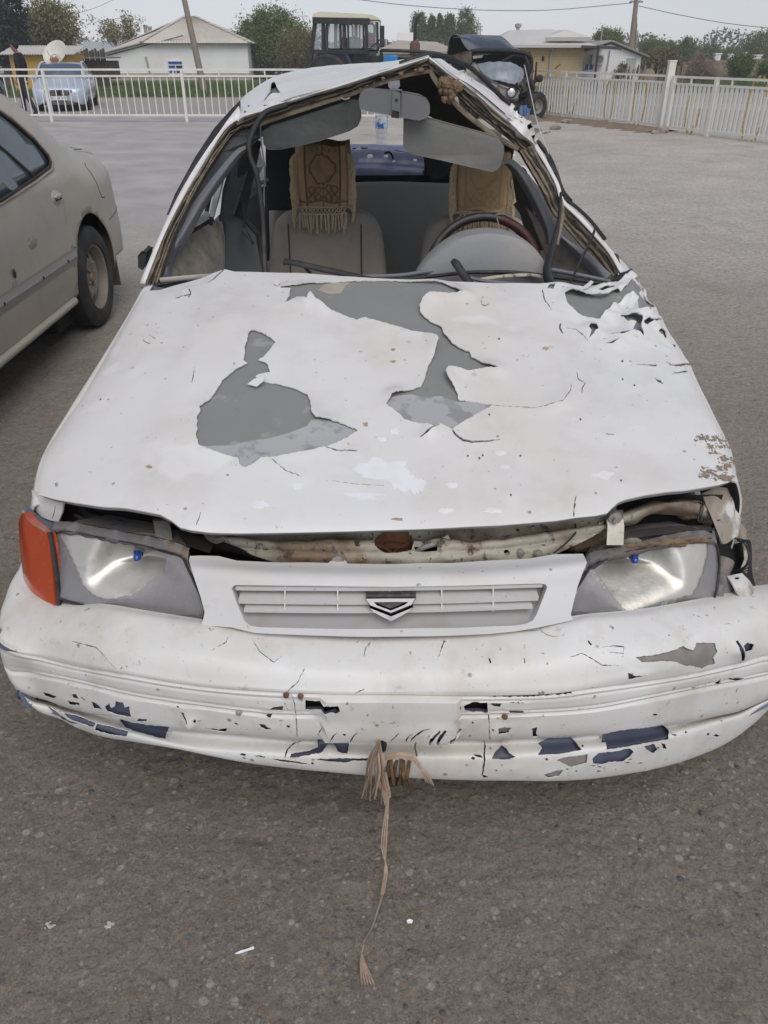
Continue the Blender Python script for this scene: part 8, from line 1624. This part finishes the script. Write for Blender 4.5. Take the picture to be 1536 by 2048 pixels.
# black scooter nose at the picture edge
SCO = thing('motor_scooter', 'black motor scooter at the far left edge by the railing', 'scooter', (UY(2,214,22.2)[0],22.2,0)); GL = mat('glossy black plastic', (.015,.015,.016),.15, coat=.6)
MB().prism([(-.1,-.2,.35),(.10,-.2,.40),(.16,-.2,.62),(.06,-.2,.9),(-.12,-.2,.95)],(0,.4,0)).build('front_shield', GL, SCO, bevel=.05); wheel(SCO, (.12,0,.22),.22,.1,.12, 'Y', STEEL); MB().tube([(.12,-.06,.22),(.12,-.06,.5)],.02,6).build('fork', SILVER, SCO)
MB().tube([(-.02,-.3,1.02),(-.06,0,1.0),(-.02,.3,1.02)],.016,6).build('handlebar', GL, SCO); MB().box((-.75,0,.72),(.8,.3,.14)).build('saddle', GL, SCO, bevel=.05); MB().box((-.65,0,.5),(1.0,.3,.3)).build('tail_body', GL, SCO, bevel=.06); wheel(SCO, (-1.05,0,.22),.22,.1,.12, 'Y', STEEL); MB().tube([(.03,-.22,.92),(.14,-.24,.72),(.17,-.24,.55),(.13,-.24,.42)],.022,6, smooth=4).build('highlight_strip', BADGE, SCO, 60)  # last tube is a strip added for the curved bright highlight

# ------------------------------------------------------------ tractor
def tractor():
    Y = 27.; bx = UY(697,97, Y)[0]; o = thing('tractor', 'dark tractor with a glazed cab and pale roof behind the wrecked white car', 'tractor', (bx, Y, 0), math.radians(-14))
    s = mp(Y) * 1.0; Zv = lambda v: UY(690, v, Y)[2]; BLK = mat('black tractor paint', (.025,.025,.028),.5, layers=(('n', 4,(.09,.08,.065),.5,.75,.6),)); DB = mat('dull blue tractor paint', (.05,.075,.14),.5, layers=(('n', 4,(.12,.11,.1),.5,.75,.6),))
    TG = mat('pale cab glass', (.62,.70,.70),.05, alpha=.22, spec=.7)
    zr, zg = Zv(40), Zv(103); L0, L1, wd = -.86,.74,.62     # cab from rear (left) to front (right)
    rf = MB(); rf.grid([[(L0 - .02,-wd - .06, zr),(L1 + .10,-wd - .06, zr - .05)],[(L0 + .0,-wd - .02, zr + .14),(L1 + .04,-wd - .02, zr + .06)],[(L0 + .12,-wd + .22, zr + .20),(L1 - .1,-wd + .22, zr + .13)],[(L0 + .12, wd - .22, zr + .20),(L1 - .1, wd - .22, zr + .13)],[(L0, wd + .02, zr + .14),(L1 + .04, wd + .02, zr + .06)],[(L0 - .02, wd + .06, zr),(L1 + .1, wd + .06, zr - .05)]]); rf.f.append((0,2,4,6,8,10)); rf.f.append((11,9,7,5,3,1)); rf.f.append((0,10,11,1))
    roof = rf.build('cab_roof', mat('cream cab roof', (.62,.58,.42),.6, layers=(('n', 2,(.48,.44,.34),.45,.7,.6),)), o, 20)
    MB().beam((L0,-wd - .07, zr - .02),(L1 + .1,-wd - .07, zr - .06),.05,.16).build('roof_rim', BLK, o)
    for sy in (-1,1):
        for (x0, x1, w) in ((L0 + .06, L0 - .16,.10),(L0 + .30, L0 + .27,.09),(L0 + .93, L0 + .92,.09),(L1 - .02, L1 + .0,.08)): MB().beam((x0, sy * wd, zr),(x1, sy * wd, zg - (.35 if x0 < L0 + .3 else .0)), w, w).build('cab_pillar', BLK, o)
        MB().beam((L0 - .05, sy * wd, zg),(L1, sy * wd, zg),.08,.10).build('cab_rail', BLK, o)
        for (x0, x1) in ((L0 + .36, L0 + .86),(L0 + 1.0, L1 - .06)):
            MB().box(((x0 + x1) / 2, sy * (wd - .01),(zr + zg) / 2),(x1 - x0,.012, zr - zg - .16)).build('cab_window', TG, o)
            MB().tube([(x0 + .04, sy * wd, zg + .10),(x0 + .04, sy * wd, zr - .14),(x0 + .10, sy * wd, zr - .08),(x1 - .10, sy * wd, zr - .08),(x1 - .04, sy * wd, zr - .14),(x1 - .04, sy * wd, zg + .10),(x1 - .10, sy * wd, zg + .06),(x0 + .10, sy * wd, zg + .06)],.03,6, closed=True).build('window_frame', BLK, o)
        MB().prism([(L0 + .04, sy * wd, zr - .1),(L0 + .26, sy * wd, zr - .1),(L0 + .24, sy * wd, zg),(L0 - .12, sy * wd, zg)],(0,.012,0)).build('cab_window', TG, o)
        MB().prism([(L0 - .25, sy * wd, zg - .55),(L0 + .1, sy * wd, zg + .02),(L0 + .95, sy * wd, zg + .02),(L0 + 1.22, sy * wd, zg - .55)],(0,-sy * .08,0)).build('fender', BLK, o, bevel=.02)
        MB().tube([(L0 - .22, sy * wd, zg - .55),(L0 + .12, sy * wd, zg + .0),(L0 + .95, sy * wd, zg + .0),(L0 + 1.20, sy * wd, zg - .55)],.04,6).build('fender_edge', DB, o)
        wheel(o, (L0 + .45, sy * (wd + .16),.68),.68,.38,.36, 'Y', STEEL); wheel(o, (2.35, sy * .62,.40),.40,.22,.2, 'Y', STEEL)
    MB().box((L0 + .02,0,(zr + zg) / 2 - .05),(.012, wd * 1.8, zr - zg - .1), ry=.12).build('cab_window', TG, o); MB().box((L1,0,(zr + zg) / 2),(.012, wd * 1.8, zr - zg - .1)).build('cab_window', TG, o)
    MB().box(((L0 + L1) / 2,0, zg - .35),(L1 - L0, wd * 1.5,.7)).build('cab_base', BLK, o)
    MB().tube([(L0 + .55,-.1, zg - .05),(L0 + .75,-.1, zg + .35),(L0 + .8,-.1, zg + .42)],.05,6).build('lever', BLK, o); MB().box((L0 + .95,.1, zg + .12),(.4,.45,.5), ry=-.2).build('driver_seat', mat('grey cab seat', (.16,.15,.14),.8), o, bevel=.06)
    MB().box((L0 + 1.4,.5, zg + .3),(.30,.04,.36)).build('warning_board', mat('red board', (.45,.08,.06),.6), o); MB().tube([(L0 + 1.25,0, zg - .1),(L0 + 1.45,0, zg + .35)],.025,6).build('steering_column', BLK, o); MB().tube([(L0 + 1.42 + .17 * math.cos(t) * .4,.17 * math.sin(t), zg + .36 + .17 * math.cos(t) * .8) for t in np.linspace(0,2 * PI, 18, endpoint=False)],.016,6, closed=True).build('steering_wheel', BLK, o)
    mx = L1 + .42; MB().tube([(L1,-wd, zr - .02),(mx, -wd - .1, zr - .04),(mx, -wd - .1, zr - .5),(L1,-wd, zr - .78)],.018,6).build('mirror_arm', BLK, o); MB().box((mx + .06,-wd - .12, zr - .42),(.14,.05,.52)).build('mirror', BLK, o, bevel=.02)
    MB().prism([(L1,-.36, zg - .12),(2.75,-.36, zg - .20),(2.95,-.36, zg - .32),(2.95,-.36, zg - .9),(L1,-.36, zg - .9)],(0,.72,0)).build('bonnet', BLK, o, bevel=.05)
    MB().tube([(1.15,-.55, zg - .6),(1.15,-.55, zg - .05),(1.3,-.55, zg + .03),(2.7,-.55, zg - .03),(2.95,-.55, zg - .16),(3.0,-.55, zg - .5)],.045,8, smooth=3).build('guard_rail', BLK, o); MB().beam((2.3,-.55, zg - .05),(2.3,-.55, zg - .6),.05,.05).build('guard_stay', BLK, o)
    bx_ = MB().box((1.45,-.62, zg - .28),(.42,.2,.40)).build('blue_canister', mat('bright blue plastic', (.02,.22,.5),.4), o, bevel=.04)
    ex = MB(); ex.lathe([(.10,0),(.15,.03),(.15,.30),(.10,.36),(.05,.38)],(2.05,-.1, zg - .10), 'Z', 16); e = ex.build('exhaust', mat('rusty silencer', (.16,.07,.045),.8, layers=(('n', 9,(.08,.05,.04),.45,.7,.7),)), o, 40); MB().tube([(2.05,-.1, zg + .26),(2.05,-.1, zg + .62),(2.08,-.1, zg + .78),(2.18,-.1, zg + .90)],.045,8, smooth=3).build('exhaust_pipe', BLK, e, 60)
    MB().box((.9,0,.75),(3.4,.5,.35)).build('chassis', BLK, o); MB().box((2.35,0,.42),(.16,1.1,.16)).build('front_axle', BLK, o)
tractor()

# ------------------------------------------------------------ wrecked jeep under a tarpaulin
JB = UZ(1010,238,0); J = thing('wrecked_jeep', 'crushed dark green jeep with buckled front and one round headlamp, behind the white wreck', 'jeep', (JB[0], JB[1] + .6,0), world=True)
JG = mat('scraped dark jeep paint', (.05,.05,.045),.6, layers=(('n', 5,(.14,.13,.115),.48,.62,.8,6),('n', 14,(.25,.235,.21),.6,.7,.7,5))); JL = mat('scuffed grey olive panel', (.27,.265,.235),.5, layers=(('n', 4,(.16,.155,.14),.45,.7,.8),('n', 15,(.38,.37,.33),.55,.75,.6)))
JS = mat('torn blue grey sheet metal', (.30,.325,.35),.4, metal=.2, layers=(('n', 3,(.25,.28,.32),.45,.7,.7),('n', 14,(.44,.47,.5),.55,.75,.6))); JK = mat('jeep black', (.018,.017,.016),.7, layers=(('n', 10,(.08,.065,.05),.52,.75,.6),))
jp = lambda nm, pts, m, th=.06, **k: plate(nm, pts, m, J, th=th, bevel=k.pop('bevel', .008), **k)
jp('cabin_interior', [(905,118,22.6),(940,104,22.4),(1060,104,22.4),(1064,190,22.4),(1050,240,22.4),(930,240,22.4)], JK, .8)
jp('tilt_lining', [(893,128,22.7),(899,92,22.7),(906,77,22.7),(930,76,22.7),(985,80,22.7),(1010,92,22.7),(1045,106,22.7),(940,120,22.7)], JK, .5)
rfm = MB().tube(UYs([(942,150,22.0),(943,112,21.9),(946,102,21.85),(1000,100,21.8),(1040,104,21.8),(1060,112,21.8),(1063,128,21.8),(1061,165,21.8)]),.045,8, smooth=5).build('roof_frame', JK, J, 60)
jp('roof_front', [(944,101,21.9),(990,98,21.85),(1030,100,21.85),(1060,110,21.85),(1062,118,21.85),(1020,110,21.8),(980,109,21.8),(946,112,21.85)], JK, .9)
jp('windscreen_rail', [(946,113,21.8),(966,111,21.8),(964,115,21.8),(947,117,21.8)], JL, .05)
MB().tube(UYs([(1004,122,21.7),(1030,110,21.75)]),.025,6).build('bent_tube', JK, J, 60); MB().tube(UYs([(1050,112,21.75),(1057,128,21.7),(1059,150,21.7)]),.03,6, smooth=4).build('door_frame', JK, J, 60)
sh = Surf([UYs([(955,130,21.9),(985,126,21.75),(1015,126,21.7),(1034,131,21.7),(1047,140,21.75)]), UYs([(962,142,21.6),(985,140,21.5),(1015,140,21.45),(1034,143,21.5),(1046,150,21.6)]), UYs([(972,152,21.4),(990,152,21.3),(1015,154,21.25),(1032,158,21.3),(1042,162,21.45)]), UYs([(985,160,21.25),(1000,163,21.15),(1018,168,21.1),(1030,170,21.15),(1037,172,21.3)])], disp=lambda a, b, P: .03 * np.abs((a * 5.5 + b * .8) % 1 - .5) + .05 * np.abs((b * 1.6 + a * .5) % 1 - .5) + .012 * smoothn(P[...,0] * 9, P[...,2] * 9,101))
sheet('buckled_bonnet', sh, None, [], JS, J, (60,40), th=.01, smooth=18)
w2 = Surf([UYs([(932,132,22.0),(950,127,21.9),(975,150,21.5),(1005,170,21.2),(1040,182,21.2)]), UYs([(935,150,21.8),(960,152,21.6),(985,168,21.3),(1010,180,21.1),(1038,190,21.1)]), UYs([(940,175,21.7),(970,178,21.5),(995,192,21.2),(1015,200,21.05),(1034,206,21.1)])], disp=lambda a, b, P: .05 * smoothn(P[...,0] * 8, P[...,2] * 8,102) + .07 * np.abs((b * 3 + a * .7) % 1 - .5))
sheet('crumpled_wing', w2, None, [], JL, J, (50,24), th=.01)
jp('grille_panel', [(996,172,21.05),(1010,176,21.0),(1030,180,20.98),(1037,186,21.0),(1036,196,21.0),(1020,200,21.0),(1004,192,21.05)], JL, .08)
hl_ = MB(); c = Vector(UY(1023,185,20.96)); hl_.lathe([(.115,.05),(.12,-.02),(.105,-.03),(.10,-.01)], c, 'Y', 24); h_ = hl_.build('headlight', JK, J, 60); MB().lathe([(0,-.035),(.05,-.028),(.098,-.004)], c, 'Y', 24).build('lens', mat('bright lamp glass', (.75,.76,.76),.12, metal=.6, layers=(('n', 20,(.45,.46,.47),.5,.7,.7),)), h_, 60)
jp('bumper', [(1004,194,21.05),(1036,204,20.95),(1040,212,20.95),(1030,216,20.95),(1008,206,21.05)], JK, .12)
rj = random.Random(21)
for i in range(14):
    u, v = rj.uniform(1032,1062), rj.uniform(160,225); q = MB(); pts = [(u, v, 21.1 + rj.uniform(0,.4))]
    for k in range(3): pts.append((pts[-1][0] + rj.uniform(-9,9), pts[-1][1] + rj.uniform(2,14),21.1 + rj.uniform(0,.4)))
    q.tube(UYs(pts), rj.uniform(.02,.06),6, smooth=3); q.build('mangled_part', JK if i % 3 else JG, J, 60)
jp('torn_flap', [(905,110,21.9),(922,104,21.8),(944,100,21.8),(944,125,21.8),(932,132,21.85),(920,122,21.9)], mat('torn brown lining', (.14,.11,.085),.9, layers=(('n', 6,(.05,.05,.06),.45,.65,.8),)),.05)
MB().tube(UYs([(1073,124,21.6),(1071,150,21.6),(1067,182,21.6)]),[.035,.04,.03],6, flat=.5).build('door_post', JK, J, 60); MB().tube(UYs([(1066,140,21.6),(1060,160,21.5),(1064,185,21.4),(1060,200,21.3)]),.03,6, smooth=3).build('torn_door_edge', JG, J, 60)
mq = MB(); mq.ball(UY(1079,157,21.5),.11,0,14,9,(.85,.35,.75)); mq = mq.build('wing_mirror', JK, J, 60); MB().tube(UYs([(1067,168,21.6),(1076,160,21.5)]),.015,6).build('mirror_stay', JK, mq)
jw = MB(); cw_ = Vector(UY(1070,216,21.2)); rw = .30; ax_ = Matrix.Rotation(math.radians(38),3, 'Z')
jw.lathe([(.16,-.10),(.17,-.12),(rw * .93,-.125),(rw, -.09),(rw, .09),(rw * .93,.125),(.17,.12),(.16,.10)],(cw_.x, cw_.y, rw), 'Y', 36, rot=ax_); wv = jw.build('wheel', TYRE, J, 40); jr = MB(); jr.lathe([(.16,-.10),(.145,-.06),(.12,-.02),(.06,-.03),(.055,-.07),(0,-.075)],(cw_.x, cw_.y, rw), 'Y', 24, rot=ax_); jr.build('rim', JL, wv, 40)
for k in range(30):
    a = 2 * PI * k / 30; v = ax_ @ Vector((rw * math.cos(a),0, rw * math.sin(a))); q = MB(); 
    if k == 0: tb_ = MB()
    tb_.beam(Vector((cw_.x, cw_.y, rw)) + v * 1.0 + ax_ @ Vector((0,-.1,0)), Vector((cw_.x, cw_.y, rw)) + v * 1.0 + ax_ @ Vector((0,.1,0)),.025,.025)
tb_.build('tread', TYRE, wv, 0)['kind'] = 'stuff'
for (x, y) in ((JB[0] - .75,21.6),(JB[0] - .75,23.6),(JB[0] + .6,23.8)): wheel(J, (x, y, .30),.30,.2,.17, 'X', STEEL)
MB().box((JB[0] - .1,22.9,.62),(1.25,1.9,.55)).build('body_tub', JG, J, bevel=.05)
# dark blue tarpaulin over the roof of the jeep
tp = [[(890,128,22.3),(897,92,22.25),(900,78,22.2),(906,71,22.2),(918,74,22.0),(932,96,21.9),(942,102,21.85)],[(893,126,22.6),(900,88,22.55),(905,73,22.5),(925,71,22.4),(950,78,22.1),(975,94,21.85),(992,100,21.8)],[(896,120,23.2),(902,85,23.2),(912,71,23.2),(950,71.5,23.0),(985,76,22.5),(1006,92,21.95),(1030,101,21.82)],[(900,118,24.0),(906,84,24.0),(920,71,24.0),(965,72,23.8),(1000,76,23.2),(1022,92,22.3),(1052,105,21.9)],[(905,116,24.6),(912,84,24.6),(930,72,24.6),(975,73,24.4),(1006,79,23.8),(1030,98,22.8),(1060,112,22.1)]]
ts = Surf([UYs(r) for r in tp], disp=lambda a, b, P: .035 * smoothn(P[...,0] * 3 + P[...,1] * 2, P[...,2] * 6,111) + .022 * np.sin(a * 20 + b * 9) * b * (1 - b) * 3)
TARP = mat('dark blue tarpaulin', (.045,.055,.085),.38, layers=(('n', 2.5,(.075,.085,.12),.45,.75,.7),('n', 14,(.12,.115,.11),.62,.8,.4)), bump=(('n', 5,.3,.05),))
to_ = sheet('tarpaulin', ts, None, [], TARP, None, (60,50), th=.01); tag(to_, 'dark blue tarpaulin draped over the roof of the crushed jeep', 'tarpaulin')
# blue cloth and grey tarpaulin heap by the wheel
bc = Surf([UYs([(1038,214,21.0),(1046,210,20.95),(1054,212,20.95),(1060,218,20.95)]), UYs([(1040,226,20.9),(1047,224,20.85),(1054,228,20.85),(1058,230,20.9)]), UYs([(1046,242,20.8),(1050,240,20.8),(1054,240,20.8),(1058,238,20.85)])], disp=lambda a, b, P: .03 * np.sin(a * 14 + b * 3))
tag(sheet('blue_cloth', bc, None, [], mat('blue cloth', (.07,.13,.25),.85, layers=(('n', 12,(.16,.2,.3),.5,.7,.7),)), None, (20,16), th=.008), 'crumpled blue cloth hanging beside the jeep wheel', 'cloth')
gh = [[UZ(1040,268,0), UZ(1062,268,0), UZ(1092,267,0), UZ(1108,262,0)],[UY(1044,255,20.3), UY(1064,246,20.2), UY(1092,252,20.2), UY(1106,256,20.3)],[UY(1052,234,20.8), UY(1066,231,20.8), UY(1086,243,20.8), UY(1102,250,20.8)],[UZ(1060,240,0), UZ(1070,238,0), UZ(1090,238,0), UZ(1108,245,0)]]
gsf = Surf(gh, disp=lambda a, b, P: .035 * smoothn(P[...,0] * 6, P[...,1] * 6 + P[...,2] * 5,121))
tag(sheet('grey_tarpaulin', gsf, None, [], mat('dusty grey canvas', (.17,.15,.125),.9, layers=(('n', 4,(.28,.25,.21),.45,.7,.7),('n', 14,(.12,.11,.095),.55,.75,.5))), None, (30,24), th=.01), 'crumpled dusty grey canvas on the ground under the jeep wheel', 'canvas')
# ------------------------------------------------------------ litter on the lot
PAPER = mat('white paper scrap', (.80,.80,.80),.7)
def scrap(label, pts, lift, nm='paper_scrap', m=None):
    P = [Vector(UZ(u, v, .004 + l)) for (u, v), l in zip(pts, lift)]; o = MB().prism([tuple(p) for p in P],(0,0,.0012)).build(nm, m or PAPER, None, 0); tag(o, label, 'litter', 'scraps on the ground')
scrap('narrow white paper strip lying on the ground left of the trailing twine', [(469,1908),(480,1902),(495,1898),(507,1893),(509,1898),(492,1903),(478,1908)],[0,.003,.004,.004,.003,0,0])
scrap('small square white paper scrap right of the trailing twine', [(813,1842),(819,1838),(826,1841),(824,1847),(815,1847)],[0,.004,.002,0,0])
DROP = mat('dried white splash', (.50,.48,.44),.9, layers=(('n', 90,(.3,.27,.23),.45,.65,.9),))
rl_ = random.Random(6)
for (u, v, lb) in ((215,1852, 'white dried splash of droppings, the one nearer the trailing twine'),(99,1853, 'faint white dried splash of droppings near the left edge')):
    q = MB(); 
    for i in range(9): q.ball(UZ(u + rl_.gauss(0,5), v + rl_.gauss(0,4),.003), rl_.uniform(.0015,.0045),0,8,4,(1.3,1,.25),.25, rl_)
    o = q.build('dried_splash', DROP, None, 60); tag(o, lb, 'litter'); o['kind'] = 'stuff'
# ------------------------------------------------------------ dusty air
hz = MB().box((10,105,14.2),(420,250,31.6)).build('haze', None, None, 0); hz.data.materials.clear()
hm = bpy.data.materials.new('dusty haze'); hm.use_nodes = True; ht = hm.node_tree; ht.nodes.clear()
pv = ht.nodes.new('ShaderNodeVolumePrincipled'); pv.inputs['Color'].default_value = (.93,.94,.97,1); pv.inputs['Density'].default_value = .0018; pv.inputs['Anisotropy'].default_value = .2
ho = ht.nodes.new('ShaderNodeOutputMaterial'); ht.links.new(pv.outputs[0], ho.inputs['Volume']); hz.data.materials.append(hm); hz['kind'] = 'stuff'; hz['label'] = 'thin dusty haze over the lot and village'; hz['category'] = 'haze'
